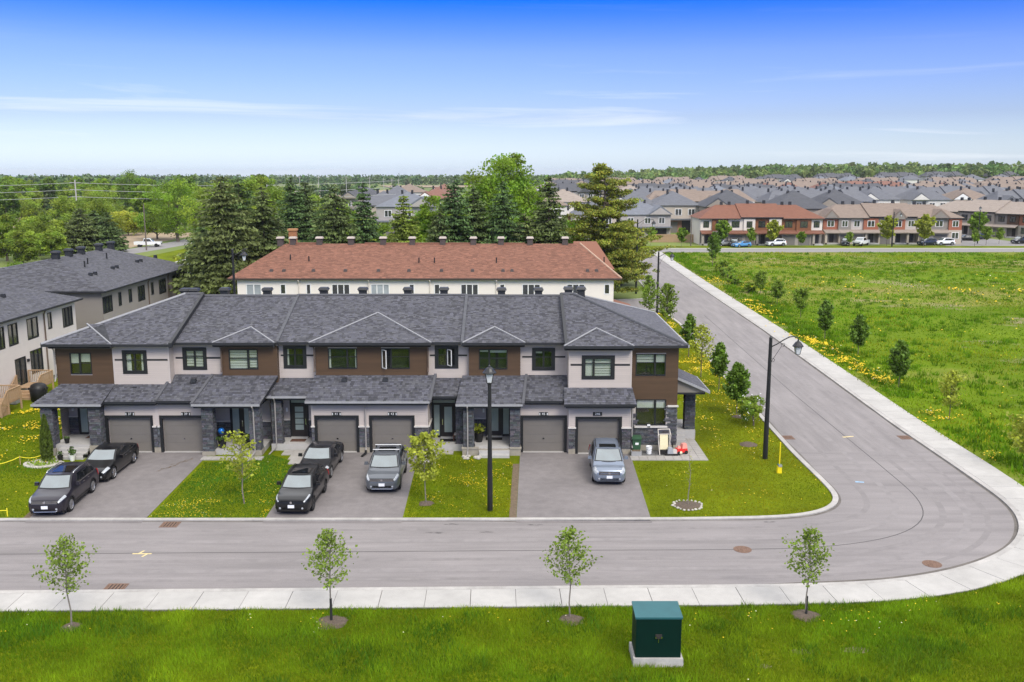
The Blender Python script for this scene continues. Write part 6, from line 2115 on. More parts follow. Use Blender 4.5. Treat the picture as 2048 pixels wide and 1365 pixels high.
BRO += [(720, 140, 430, 3.6, .6, 220, 'leaf_wild', 'yellow green tree behind the narrow lone spruce'), (690, 175, 405, 4.6, .8, 221, 'leaf_maple', 'rounded green tree further back left of the narrow lone spruce'), (985, 128, 420, 4.0, .5, 222, 'leaf_field', 'dark leafy tree low among the dark spruce group'), (925, 126, 430, 4.0, .5, 223, 'leaf_field', 'dark leafy tree between the left two spruces of the dark group'), (1075, 126, 430, 3.6, .5, 224, 'leaf_maple', 'green leafy tree low beside the pointed spruce'), (830, 150, 440, 3.4, .5, 225, 'leaf_field', 'dark low tree right of the loose light conifer'), (548, 165, 360, 5.0, 1, 201, 'leaf_wild', 'bright green tree close behind the left spruces'), (570, 185, 372, 5, 1, 202, 'leaf_maple', 'green tree behind the two dark spruces'), (640, 160, 402, 4.4, .8, 203, 'leaf_wild', 'yellow green tree right of the two dark spruces'), (700, 150, 425, 3.6, .6, 204, 'leaf_maple', 'low green tree left of the narrow lone spruce'), (765, 150, 440, 3.6, .6, 205, 'leaf_field', 'dark low tree right of the narrow lone spruce'),
        (845, 150, 420, 4.4, .6, 206, 'leaf_maple', 'bright low tree left of the giant maple group'), (900, 150, 395, 5, 1, 207, 'leaf_maple', 'green tree filling the gap behind the dark spruce group'), (1060, 152, 385, 5, 1, 208, 'leaf_maple', 'leafy green tree right behind the giant maple'), (1130, 150, 450, 3.8, .6, 209, 'leaf_field', 'dark green tree between the pointed spruce and the pine'), (420, 150, 372, 5.4, 1, 210, 'leaf_wild', 'yellow green tree peeping over the tallest spruce on its left'), (475, 160, 350, 5.6, 1, 211, 'leaf_wild', 'tall yellow green tree behind the tallest spruces'), (310, 236, 405, 5.5, .8, 212, 'leaf_maple', 'green tree left of the large rounded maple'), (200, 300, 372, 8, 1, 213, 'leaf_wild', 'broad yellow green tree by the tall grey pole'), (40, 300, 392, 7, .6, 214, 'leaf_wild', 'broad pale green tree above the tan field at far left'), (265, 330, 338, 6.5, 4, 215, 'leaf_field', 'tall dark tree rising over the left woods')]
for px, y, pyt, rad, th, sd_, m_, lab in BRO:
    o = broadleaf(lab, zat(pyt, y), rad, th, sd_, m_, 70, 130, .42 if y > 150 else .32, hue=.05 if m_ == 'leaf_wild' else 0)
    wrap_place(o, px, y)

# mid-distance trees left of the rows: a few kinds, copied
KIND = [broadleaf('k', 11, 5.5, 2, 171, 'leaf_maple', 44, 60, .8), broadleaf('k', 9, 5.0, 1, 172, 'leaf_wild', 44, 60, .8, hue=.05), broadleaf('k', 13, 5.2, 3, 173, 'leaf_field', 44, 60, .85), broadleaf('k', 7, 5.5, .3, 174, 'leaf_wild', 36, 60, .8)]
KL = ['green rounded tree in the woods left of the spruces', 'yellow green tree in the woods left of the spruces', 'dark green tree in the woods left of the spruces', 'low bushy tree in the fields left of the spruces']
used = set()
rr = random.Random(3)
spots = []
for i in range(190):
    y = rr.uniform(265, 620)
    x = rr.uniform(-.57 * y, -.25 * y - 4)
    if -176 < x < -118 and 275 < y < 352: continue
    if -350 < x < -205 and 495 < y < 562: continue
    spots.append((x, y))
spots += [(-150 + i * 9 + rr.uniform(-3, 3), 356 + rr.uniform(0, 14)) for i in range(-4, 8)]
spots += [(-195 + i * 8, 272 + rr.uniform(-4, 6)) for i in range(5)]
for x, y in spots:
    k_ = rr.choices((0, 1, 2, 3), (3, 4, 3, 2))[0]
    o = KIND[k_] if k_ not in used else copy_tree(KIND[k_])
    used.add(k_)
    s = rr.uniform(.75, 1.2)
    place(o, (x, y, 0), rr.uniform(0, 6), (s * rr.uniform(.9, 1.2), s, s * rr.uniform(.85, 1.1)), KL[k_], KL[k_] + 's'[:0])

# street trees among the far rows
SMK = [young('s', 6.0, 181, 'leaf_lime', 1.5, .25, 34, .3, 60, bark='bark', dense=1.3), young('s', 5.5, 182, 'leaf_maple', 1.5, .28, 34, .3, 60, bark='bark', dense=1.4), young('s', 4.5, 183, 'leaf_wild', 1.2, .28, 30, .26, 40, bark='bark')]
u2 = set()
for x, y, k_, s, lab in [(47.5, 214.5, 1, 1.0, 'round dark green tree before the rust panelled row at its left end'), (53.4, 213, 2, .9, 'thin yellowish tree before the middle of the rust panelled row'), (58.6, 213.5, 0, .95, 'pale lime tree before the right half of the rust panelled row'), (64.2, 211.5, 1, .6, 'small green sapling at the right end of the rust panelled row'),
                        (84.2, 214, 0, 1.1, 'lime green tree before the middle of the gabled row'), (92.5, 214, 0, 1.15, 'taller lime green tree before the right half of the gabled row'), (75.5, 213, 2, .7, 'small sapling before the gabled row next to the white pickup'), (103.5, 213, 2, .8, 'sapling on the verge right of the gabled row'),
                        (113, 232, 1, 1.2, 'round green tree before the oblique brown row'), (108, 217, 2, .9, 'low bushy tree on the verge by the turning street'), (113, 221, 2, .8, 'low yellowish shrub tree by the turning street'), (123, 222, 0, 1.1, 'lime green tree at the right edge before the oblique row'), (31.5, 216, 2, .9, 'light young tree at the crossing left of the rust panelled row'), (37.5, 211, 1, .75, 'green tree on the corner before the rust panelled row')]:
    o = SMK[k_] if k_ not in u2 else copy_tree(SMK[k_])
    u2.add(k_)
    place(o, (x, y, 0), rr.uniform(0, 6), s, lab, 'street trees across the meadow')

# far woods: one continuous mass
def far_wood(name, rows, seed, label, m='wood_far'):
    r = np.random.default_rng(seed)
    VV, TT = [], []
    for (x0, x1, y0, y1, n, hlo, hhi, q) in rows:
        x, y = r.uniform(x0, x1, n), r.uniform(y0, y1, n)
        z = gz(x, y)
        h = r.uniform(hlo, hhi, n)
        w = h * r.uniform(.30, .5, n)
        k = np.repeat(np.arange(n), q)
        u = rand_dirs(r, n * q) * (r.random((n * q, 1)) ** .3)
        P = np.c_[x[k] + u[:, 0] * w[k], y[k] + u[:, 1] * w[k], z[k] + h[k] * .5 + u[:, 2] * h[k] * .5]
        t = (r.uniform(.6, 1.4, n)[k] * r.uniform(.8, 1.2, n * q))[:, None] * np.ones((n * q, 3))
        t[:, 0] *= r.uniform(.8, 1.25, n)[k]
        V, T = leaf_quads(r, P, (w[k] * r.uniform(.45, .85, n * q)), t, .2, .8)
        VV.append(V)
        TT.append(T)
    V, T = np.concatenate(VV), np.concatenate(TT)
    link_mesh(name, np_mesh(name, V, np.arange(len(V)).reshape(-1, 4), MATS[m], T), kind='stuff', label=label)
far_wood('far_woods', [(-900, -250, 640, 900, 420, 9, 14.5, 60), (-1300, 1700, 1250, 1500, 1300, 10, 14.0, 44), (-1800, 2200, 1500, 2600, 1300, 12, 15.5, 22)], 191, 'far green woods along the horizon')
far_wood('far_woods', [(380, 780, 760, 1130, 560, 9, 18, 64), (60, 420, 1000, 1160, 460, 11, 18, 54), (35, 480, 860, 960, 420, 9, 14.5, 56), (-60, 60, 1120, 1240, 140, 10, 14, 48)], 192, 'woods rising behind the far neighbourhood on the right', 'wood_right')
far_wood('hedgerow', [(-260, -130, 360, 372, 60, 5, 9, 60), (-180, -95, 262, 274, 30, 3, 6, 60), (-140, -60, 620, 635, 30, 6, 10, 50), (-120, -88, 115, 165, 40, 2, 5, 90)], 193, 'hedgerow shrubs between the fields on the left')
# ------------------------------------------------------------------ vehicles
def cubic(xs_, ys_, t):
    """smooth interpolation through control points"""
    xs_, ys_ = np.array(xs_, float), np.array(ys_, float)
    d = np.gradient(ys_, xs_)
    out = []
    for v in np.atleast_1d(t):
        i = int(np.clip(np.searchsorted(xs_, v) - 1, 0, len(xs_) - 2))
        h = xs_[i + 1] - xs_[i]
        u = (v - xs_[i]) / h
        a, b = ys_[i], ys_[i + 1]
        lo, hi_ = min(a, b), max(a, b)
        y = (2 * u**3 - 3 * u**2 + 1) * a + (u**3 - 2 * u**2 + u) * h * d[i] + (-2 * u**3 + 3 * u**2) * b + (u**3 - u**2) * h * d[i + 1]
        out.append(min(max(y, lo - .02), hi_ + .02))
    return np.array(out)

def boolean_cut(o, cutters):
    for c in cutters:
        m = o.modifiers.new('cut', 'BOOLEAN')
        m.operation = 'DIFFERENCE'
        m.solver = 'EXACT'
        m.object = c
    dg = bpy.context.evaluated_depsgraph_get()
    me = bpy.data.meshes.new_from_object(o.evaluated_get(dg))
    o.modifiers.clear()
    old = o.data
    o.data = me
    for c in cutters:
        bpy.data.objects.remove(c)
    return o

def car(name, label, S, pm, cat='car', group=None, near=True):
    """front of the car looks to -Y; S: dimensions"""
    t = thing(name, label, cat, (0, 0, 0), 0, group)
    L, W, H = S['L'], S['W'] / 2, S['H']
    wb, fo, wr = S['wb'], S['fo'], S['wr']
    hood, belt, deck, clr = S['hood'], S['belt'], S['deck'], S['clr']
    yf = -L / 2
    ya, yb = yf + fo, yf + fo + wb                      # axles
    c0, c1, c2, c3 = [yf + v for v in S['cab']]         # windscreen foot, roof front, roof rear, rear glass foot
    P = paint_m = MATS[pm]
    # lower body
    cx = [yf, yf + .06, yf + .22, yf + .55, yf + fo, c0 - .1, c0 + .5, (c0 + c3) / 2, c3 - .2, c3 + .05, -yf - .35, -yf - .10, -yf]
    cw = [.70 * W, .82 * W, .92 * W, .985 * W, 1.0 * W, .985 * W, .985 * W, .99 * W, 1.0 * W, .995 * W, .97 * W, .90 * W, .80 * W]
    ct = [hood - .30, hood - .20, hood - .11, hood - .05, hood, hood + .06, belt, belt + .01, belt + .03, deck, deck - .01, deck - .05, deck - .16]
    cb = [clr + .12, clr + .04, clr, clr, clr, clr, clr, clr, clr, clr, clr + .03, clr + .09, clr + .16]
    keep = [0]
    for i in range(1, len(cx)):
        if cx[i] > cx[keep[-1]] + .03: keep.append(i)
    cx, cw, ct, cb = [[a[i] for i in keep] for a in (cx, cw, ct, cb)]
    ts = np.unique(np.r_[np.linspace(yf, yf + .6, 7), np.linspace(yf + .6, -yf - .5, 20), np.linspace(-yf - .5, -yf, 6)])
    w_, t_, b_ = cubic(cx, cw, ts), cubic(cx, ct, ts), cubic(cx, cb, ts)
    def sect(w, zt, zb):
        h = zt - zb
        half = [(0, zb), (.82 * w, zb), (.93 * w, zb + .05), (.985 * w, zb + .22 * h), (1.0 * w, zb + .52 * h), (.995 * w, zb + .66 * h), (.965 * w, zb + .84 * h), (.90 * w, zb + .955 * h), (.80 * w, zt), (.45 * w, zt + .018), (0, zt + .024)]
        return half + [(-x, z) for x, z in half[-2:0:-1]]
    G = [[(x, y, z) for x, z in sect(w, zt, zb)] for y, w, zt, zb in zip(ts, w_, t_, b_)]
    mb = MB()
    ns = len(G[0])
    for row in G:
        mb.v += row
        mb.t += [(1, 1, 1)] * ns
    for i in range(len(G) - 1):
        for j in range(ns):
            mb.f.append((i * ns + j, i * ns + (j + 1) % ns, (i + 1) * ns + (j + 1) % ns, (i + 1) * ns + j))
    mb.f.append(tuple(range(ns - 1, -1, -1)))
    mb.f.append(tuple((len(G) - 1) * ns + j for j in range(ns)))
    bm_ = bmesh.new()
    me = mb.mesh('body', P)
    bm_.from_mesh(me)
    bmesh.ops.recalc_face_normals(bm_, faces=bm_.faces)
    bm_.to_mesh(me)
    bm_.free()
    body = link_mesh('body', me, t)
    cut = []
    for yy in (ya, yb):
        for sx in (-1, 1):
            c = MB().lathe([(wr * 1.13, W * sx * .62), (wr * 1.13, W * sx * 1.2)], 28, (0, yy, wr * 1.0), 'x')
            cm = c.mesh('cutter', P)
            b2 = bmesh.new()
            b2.from_mesh(cm)
            bmesh.ops.recalc_face_normals(b2, faces=b2.faces)
            b2.to_mesh(cm)
            b2.free()
            cut.append(link_mesh('cutter', cm))
    boolean_cut(body, cut)
    body.data.polygons.foreach_set('use_smooth', [True] * len(body.data.polygons))
    try:
        body.data.set_sharp_from_angle(angle=R(32))
    except Exception:
        pass
    def B(y, k, off=0.0):                              # point on the right flank of the body, section index k
        w, zt, zb = cubic(cx, cw, y)[0], cubic(cx, ct, y)[0], cubic(cx, cb, y)[0]
        s_ = sect(w, zt, zb)
        k0 = int(math.floor(k))
        f = k - k0
        x = s_[k0][0] * (1 - f) + s_[min(k0 + 1, 10)][0] * f
        z = s_[k0][1] * (1 - f) + s_[min(k0 + 1, 10)][1] * f
        return (x + off, y, z + off * .3)
    # greenhouse
    wbt, wrf = W * .955, W * S.get('roofw', .74)
    rz = H - .035
    def base_e(face, a):
        x = (2 * a - 1) * wbt
        zf, zr = hood + .055, S.get('deckz', deck - .01)
        if face == 'f': return Vector((x * .93, c0 - .16 * (1 - (2 * a - 1) ** 2), zf))
        if face == 'b': return Vector((-x * .9, c3 + .07 * (1 - (2 * a - 1) ** 2), zr))
        y = c0 + (c3 - c0) * a
        z = zf + (zr - zf) * a + math.sin(math.pi * a) * (belt + .01 - (zf + zr) / 2) * .9
        k = 1 - .07 * (1 - min(1, a / .12)) - .10 * max(0, (a - .8) / .2)
        return Vector((wbt * k if face == 'r' else -wbt * k, y, z))
    def roof_e(face, a):
        x = (2 * a - 1) * wrf
        if face == 'f': return Vector((x * .95, c1 - .09 * (1 - (2 * a - 1) ** 2), rz - .03))
        if face == 'b': return Vector((-x * .9, c2 + .06 * (1 - (2 * a - 1) ** 2), rz - .05))
        y = c1 + (c2 - c1) * a
        k = 1 - .05 * (1 - min(1, a / .12)) - .10 * max(0, (a - .75) / .25)
        return Vector((wrf * k if face == 'r' else -wrf * k, y, rz - .03 - .02 * a + .02 * math.sin(math.pi * a)))
    out = {'f': Vector((0, -.6, .6)), 'b': Vector((0, .8, .4)), 'r': Vector((1, 0, .2)), 'l': Vector((-1, 0, .2))}
    def S_(face, a, s, off=0.0):
        p = base_e(face, a).lerp(roof_e(face, a), s)
        p += out[face].normalized() * (math.sin(math.pi * s) * .035 + off)
        return p
    cab = MB()
    for face in 'frbl':
        A = np.linspace(0, 1, 15)
        cab.grid([[S_(face, a, s) for a in A] for s in np.linspace(0, 1, 7)], flip=(face == 'l'))
    nx_, ny_ = 9, 13
    roofg = []
    for j in range(ny_):
        v = j / (ny_ - 1)
        row = []
        for i in range(nx_):
            u = i / (nx_ - 1)
            l_, r__ = roof_e('l', v), roof_e('r', v)
            p = l_.lerp(r__, u)
            f_, b__ = roof_e('f', u), roof_e('b', 1 - u)
            q = f_.lerp(b__, v)
            y = q.y
            p = Vector((p.x, y, p.z + .04 * math.sin(math.pi * u) * (.4 + .6 * math.sin(math.pi * v))))
            row.append(p)
        roofg.append(row)
    cab.grid(roofg)
    co_ = cab.build('cabin', P, t, smooth=True)
    try: co_.data.set_sharp_from_angle(angle=R(35))
    except Exception: pass
    def patch(nm, face, a0, a1, s0, s1, m, off=.008, par=None, skew=0.0, na=9):
        g = []
        for s in np.linspace(s0, s1, 5):
            k = (s - s0) / (s1 - s0)
            g.append([S_(face, a0 + (a1 - a0) * a + skew * k * (1 - a), s, off) for a in np.linspace(0, 1, na)])
        return MB().grid(g, flip=(face == 'l')).build(nm, MATS[m], par or t, smooth=True)
    patch('window_surround', 'f', .02, .98, .02, .97, 'plastic_black', .005)
    patch('windscreen', 'f', .06, .94, .09, .93, 'car_glass', .010)
    patch('rear_window', 'b', .09, .91, .22, .9, 'side_glass')
    MB().box(-W * .86, W * .86, yf + .25, -yf - .25, clr - .09, clr + .12).build('underbody_shade', MATS['plastic_black'], t)  # dark box added below the floor to deepen the shadow under the car
    for face in 'rl':
        patch('window_surround', face, .12, .95, .08, .88, 'plastic_black', .004)
        cuts = S.get('glass', [(.16, .46), (.49, .78), (.81, .93)])
        for i, (a0, a1) in enumerate(cuts):
            patch('side_window', face, a0, a1, .12, .86 if i < 2 else .82, 'side_glass', skew=.02 if i == 0 else 0, na=6)
        g = [[S_(face, a, s, .012) for a in np.linspace(.13, .95, 12)] for s in (.06, .10)]
        MB().grid(g, flip=(face == 'l')).build('window_trim', MATS[S.get('trim', 'chrome')], t)
    if S.get('sunroof'):
        g0, g1 = S['sunroof']
        mb = MB()
        rows = []
        for v in np.linspace(g0, g1, 5):
            rows.append([roofg[0][0].lerp(roofg[0][0], 0)] and [Vector((x, c1 + (c2 - c1) * v, rz + .022 - .02 * abs(x / wrf) ** 2)) for x in np.linspace(-wrf * .66, wrf * .66, 7)])
        mb.grid(rows).build('sunroof', MATS['side_glass'], t, smooth=True)
    if S.get('rails'):
        for sx in (-1, 1):
            pts = [(sx * wrf * .93, c1 + .12, rz - .0), (sx * wrf * .95, c1 + .28, rz + .055), (sx * wrf * .94, (c1 + c2) / 2, rz + .07), (sx * wrf * .9, c2 - .25, rz + .04), (sx * wrf * .88, c2 - .08, rz - .03)]
            MB().tube(pts, .022, 6).build('roof_rail', MATS[S['rails']], t, smooth=True)
    if S.get('bars'):
        for v in (.18, .62):
            y = c1 + (c2 - c1) * v
            MB().tube([(-wrf * 1.02, y, rz + .13), (wrf * 1.02, y, rz + .13)], .035, 6).build('roof_bar', MATS['chrome'], t)
            for sx in (-1, 1):
                MB().box(sx * wrf * .93 - .03, sx * wrf * .93 + .03, y - .04, y + .04, rz - .02, rz + .12).build('bar_foot', MATS['plastic_black'], t)
    # front: grille, lights, plate, bumper intake
    gz_, gh, gw_ = S['grille']
    fy = lambda z: yf - .006
    wf = cw[0]
    mb = MB()
    mb.add([(-wf * gw_, yf - .012, gz_), (wf * gw_, yf - .012, gz_), (wf * gw_ * .96, yf + .015, gz_ + gh), (-wf * gw_ * .96, yf + .015, gz_ + gh), (-wf * gw_, yf + .1, gz_), (wf * gw_, yf + .1, gz_), (wf * gw_, yf + .12, gz_ + gh), (-wf * gw_, yf + .12, gz_ + gh)], [(0, 1, 2, 3), (0, 4, 5, 1), (1, 5, 6, 2), (2, 6, 7, 3), (3, 7, 4, 0)])
    go = mb.build('grille', MATS['plastic_black'], t)
    for i in range(S.get('bars_n', 3)):
        z = gz_ + gh * (i + .5) / S.get('bars_n', 3)
        MB().box(-wf * gw_ * .97, wf * gw_ * .97, yf - .022, yf + .02, z - .011, z + .011).build('grille_bar', MATS[S.get('gbar', 'chrome')], go)
    MB().lathe([(.062, yf - .035), (.062, yf - .015)], 16, (0, 0, gz_ + gh * .55), 'y').build('badge', MATS['chrome'], go)
    MB().box(-wf * .78, wf * .78, yf + .0, yf + .2, clr + .10, clr + .24).build('bumper_intake', MATS['plastic_black'], t)
    if S.get('lip'):
        MB().tube([(-wf * .95, yf + .06, clr + .13), (-wf * .8, yf - .01, clr + .07), (wf * .8, yf - .01, clr + .07), (wf * .95, yf + .06, clr + .13)], .015, 5).build('bumper_trim', MATS['chrome'], t)
    MB().box(-.155, .155, yf - .035, yf - .01, clr + .22, clr + .37).build('licence_plate', MATS['plate'], t)
    for sx in (-1, 1):
        g = []
        for k in np.linspace(S.get('hk', (6.1, 8.0))[0], S.get('hk', (6.1, 8.0))[1], 5):
            row = []
            for y in np.linspace(yf + .03, yf + S.get('hl', .5), 7):
                x, y_, z = B(y, k, .006)
                row.append((sx * x, y_ - .006, z))
            g.append(row)
        MB().grid(g, flip=(sx > 0)).build('headlight', MATS['headlamp'], t, smooth=True)
        g = []
        for k in np.linspace(4.6, 7.0, 4):
            g.append([(sx * (B(y, k, .006)[0]), y + .004, B(y, k)[2]) for y in np.linspace(-yf - .32, -yf - .02, 5)])
        MB().grid(g, flip=(sx < 0)).build('taillight', MATS['tail_red'], t, smooth=True)
        MB().lathe([(.05, yf - .01), (.05, yf + .03)], 10, (sx * wf * .86, 0, clr + .2), 'y').build('fog_light', MATS['headlamp'], t)
        # mirror
        m_ = MB()
        y = c0 + .42
        m_.tbox(sx * (W * .97) + (0 if sx > 0 else -.22), sx * (W * .97) + (.22 if sx > 0 else 0), y - .06, y + .08, belt + .02, belt + .18, .85)
        mo = m_.build('mirror', MATS[S.get('mirror', pm)], t)
        # sill cladding and door seams
        g = [[(sx * (B(y, k)[0] + .006), y, B(y, k)[2]) for y in np.linspace(ya + wr * 1.2, yb - wr * 1.2, 10)] for k in (1.9, 2.4, 3.0)]
        MB().grid(g, flip=(sx < 0)).build('sill', MATS[S.get('clad', 'plastic_black')], t)
        for yy in (c0 + .28, (c0 + c3) / 2 + .02, yb - wr * .55):
            g = [[(sx * (B(y, k)[0] + .004), y, B(y, k)[2]) for y in (yy - .006, yy + .006)] for k in np.linspace(2.4, 7.2, 6)]
            MB().grid(g, flip=(sx < 0)).build('door_seam', MATS['plastic_black'], t)
        for yy in ((c0 + c3) / 2 - .18, yb - wr * .9 - .1):
            x_, _, z_ = B(yy, 6.2)
            MB().box(sx * x_ - .015, sx * x_ + .02, yy - .09, yy + .09, z_ - .015, z_ + .015).build('door_handle', MATS[S.get('trim', 'chrome')], t)
    # wheels
    for yy in (ya, yb):
        for sx in (-1, 1):
            tw = S.get('tw', .23)
            xo = sx * (W - .015)
            xi = sx * (W - tw)
            tb = MB()
            prof = [(wr * .66, xi), (wr * .93, xi), (wr, xi + (xo - xi) * .15), (wr, xi + (xo - xi) * .85), (wr * .93, xo), (wr * .68, xo), (wr * .64, xo - sx * .05)]
            tb.lathe(prof, 26, (0, yy, wr), 'x', caps=True)
            wo = tb.build('wheel', MATS['rubber'], t, smooth=False)
            rm = MB()
            rm.lathe([(wr * .69, xo - sx * .012), (wr * .66, xo + sx * .003), (wr * .60, xo - sx * .02), (wr * .59, xo - sx * .05)], 26, (0, yy, wr), 'x', caps=False)
            for k_ in range(S.get('spokes', 5)):
                a = 6.283 * k_ / S.get('spokes', 5) + .3
                ca, sa = math.cos(a), math.sin(a)
                wsp = S.get('spw', .05)
                q = []
                for xx in (xo - sx * .035, xo - sx * .008):
                    for rr_, ww in ((.02, wsp * 1.3), (wr * .63, wsp)):
                        for e in (-1, 1):
                            q.append((xx, yy + ca * rr_ - sa * ww * e, wr + sa * rr_ + ca * ww * e))
                rm.add(q, [(0, 1, 3, 2), (4, 6, 7, 5), (0, 2, 6, 4), (1, 5, 7, 3), (2, 3, 7, 6), (0, 4, 5, 1)])
            rm.build('rim', MATS[S.get('rim', 'alloy')], wo)
            # arch lip
            if S.get('arch', True):
                g = []
                for a in np.linspace(-.25, math.pi + .25, 17):
                    row = []
                    for rr_ in (wr * 1.10, wr * 1.28):
                        y2, z2 = yy + math.cos(a) * rr_, wr + math.sin(a) * rr_
                        y2 = min(max(y2, yf + .05), -yf - .05)
                        row.append((sx * (W * (1.0 if rr_ < wr * 1.2 else .995) + .006), y2, max(z2, clr + .02)))
                    g.append(row)
                MB().grid(g, flip=(sx > 0)).build('wheel_arch', MATS['plastic_black'], t)
    return t

SUV = dict(L=4.70, W=1.84, H=1.67, wb=2.79, fo=.93, wr=.36, hood=1.03, belt=1.10, deck=1.06, clr=.24, cab=(1.22, 1.88, 3.95, 4.52), roofw=.76, grille=(.70, .15, .98), bars_n=3, rails='chrome', sunroof=(.12, .62), lip=True, spokes=10, spw=.022, hl=.55, hk=(6.3, 7.7))
SED = dict(L=4.74, W=1.84, H=1.39, wb=2.82, fo=.90, wr=.345, hood=.86, belt=.93, deck=.98, deckz=.99, clr=.17, cab=(1.32, 2.12, 3.35, 4.38), roofw=.70, grille=(.48, .20, .62), bars_n=4, gbar='plastic_black', trim='chrome', clad='paint_black', arch=False, spokes=10, spw=.025, rim='chrome', glass=[(.18, .46), (.49, .74), (.77, .88)], lip=False)
CRX = dict(L=4.58, W=1.82, H=1.60, wb=2.66, fo=.92, wr=.345, hood=1.0, belt=1.06, deck=1.05, clr=.22, cab=(1.18, 1.88, 3.65, 4.40), roofw=.74, grille=(.58, .24, .95), bars_n=4, gbar='plastic_black', rails='plastic_black', sunroof=(.08, .5), spokes=5, spw=.05, rim='lamp_black', trim='plastic_black', lip=False, hl=.6, hk=(6.7, 7.6))
CRV = dict(L=4.52, W=1.82, H=1.68, wb=2.62, fo=.90, wr=.345, hood=1.02, belt=1.06, deck=1.02, clr=.23, cab=(1.05, 1.75, 3.75, 4.42), roofw=.75, grille=(.64, .17, .9), bars_n=2, sunroof=(.05, .33), spokes=5, spw=.055, hl=.50, hk=(5.4, 8.0), rails='plastic_black', trim='plastic_black')
paint('paint_darkblue', (.02, .022, .03))
def park(o, x, y, deg):
    place(o, (x, y, .02), R(deg))
# anchored on the wheels that show in the photograph
park(car('parked_car', 'plum black SUV with chrome roof rails at the kerb end of the left driveway', SUV, 'paint_plum', 'SUV'), -22.78, 46.25, 3.0)
park(car('parked_car', 'glossy black low sedan with bright wheels behind the plum black SUV', SED, 'paint_black'), -22.68, 51.4, .4)
park(car('parked_car', 'black crossover with black wheels at the kerb end of the middle driveway', CRX, 'paint_black', 'SUV'), -10.70, 46.4, -1.4)
SED2 = dict(SED, rim='alloy', H=1.43)
park(car('parked_car', 'charcoal sedan parked behind the black crossover', SED2, 'paint_char'), -10.78, 51.6, -1.3)
SUV2 = dict(SUV, rails=None, bars=True, sunroof=(.25, .62), rim='lamp_black', trim='plastic_black')
park(car('parked_car', 'grey SUV with silver roof bars on the right of the middle driveway', SUV2, 'paint_grey', 'SUV'), -6.80, 49.65, .5)
park(car('parked_car', 'light blue SUV alone on the right driveway', CRV, 'paint_blue', 'SUV'), 5.28, 50.85, -2.0)

# far vehicles: a few kinds, copied with their own paint
def pickup(label, pm):
    t = thing('pickup_truck', label, 'pickup truck')
    mb = MB()
    mb.box(-.95, .95, -2.85, -.9, .55, 1.15)
    mb.box(-.97, .97, -.9, 1.0, .5, 1.2)
    mb.box(-.97, .97, 1.0, 2.85, .55, 1.22)
    mb.build('body', MATS[pm], t)
    MB().add([(-.88, -1.25, 1.18), (.88, -1.25, 1.18), (.9, .95, 1.2), (-.9, .95, 1.2), (-.72, -.55, 1.88), (.72, -.55, 1.88), (.72, .75, 1.88), (-.72, .75, 1.88)], [(4, 5, 6, 7), (0, 1, 5, 4), (1, 2, 6, 5), (2, 3, 7, 6), (3, 0, 4, 7)]).build('cabin', MATS[pm], t)
    MB().quad((-.8, -1.2, 1.24), (.8, -1.2, 1.24), (.68, -.62, 1.82), (-.68, -.62, 1.82)).build('windscreen', MATS['car_glass'], t)
    for sx in (-1, 1):
        MB().quad((sx * .915, -.95, 1.24), (sx * .93, .85, 1.26), (sx * .77, .68, 1.8), (sx * .76, -.5, 1.8)).build('side_window', MATS['side_glass'], t)
        MB().box(sx * .7 - .2, sx * .7 + .2, -2.87, -2.84, .82, 1.02).build('headlight', MATS['headlamp'], t)
        for yy in (-1.85, 1.75):
            MB().lathe([(.30, sx * .72), (.4, sx * .74), (.4, sx * .95), (.26, sx * .97)], 16, (0, yy, .4), 'x').build('wheel', MATS['rubber'], t)
    MB().box(-.7, .7, -2.88, -2.84, .6, .8).build('grille', MATS['plastic_black'], t)
    return t
def far_car(label, S, pm, cat, x, y, deg):
    o = car('parked_car', label, S, pm, cat)
    place(o, (x, y, .03), R(deg))
F1 = dict(SUV, spokes=5, spw=.05, bars_n=1)
F2 = dict(SED, spokes=5, spw=.05, bars_n=1)
far_car('silver grey car on the drive at the left half of the rust panelled row', F2, 'paint_silver', 'car', 47.4, 215.0, -50)
far_car('dark car behind the bright blue car before the rust panelled row', F1, 'paint_black', 'SUV', 50.2, 214.6, -20)
far_car('bright sky blue car before the rust panelled row', F2, 'paint_sky', 'car', 51.0, 211.6, -60)
far_car('white SUV side on before the right half of the rust panelled row', F1, 'paint_white', 'SUV', 59.4, 214.4, -75)
far_car('dark SUV before the garages of the gabled row, left of the white pickup', F1, 'paint_black', 'SUV', 76.0, 217.0, -20)
p_ = pickup('white pickup truck before the garages of the gabled row', 'paint_white')
place(p_, (79.0, 215.6, .03), R(-40))
far_car('navy SUV before the right half of the gabled row', F1, 'paint_navy', 'SUV', 94.5, 216.8, -70)
far_car('white SUV by the open garage at the right end of the gabled row', F1, 'paint_white', 'SUV', 98.6, 217.2, -80)
far_car('dark car on the street before the oblique brown row', F2, 'paint_black', 'car', 110.6, 232, -100)
far_car('dark SUV at a garage of the oblique brown row', F1, 'paint_navy', 'SUV', 115.5, 236, -58)
far_car('black SUV at the right edge before the oblique brown row', F1, 'paint_black', 'SUV', 118.5, 222, -70)
far_car('black car near the corner right of the gabled row', F2, 'paint_black', 'car', 104.6, 226, 10)
far_car('white SUV driving off at the top of the side street', F1, 'paint_white', 'SUV', 28.9 - 2.6, 216, 180)
p_ = pickup('white pickup truck on the country road behind the taupe house', 'paint_white')
place(p_, (-81.0, 212, .03), R(100))
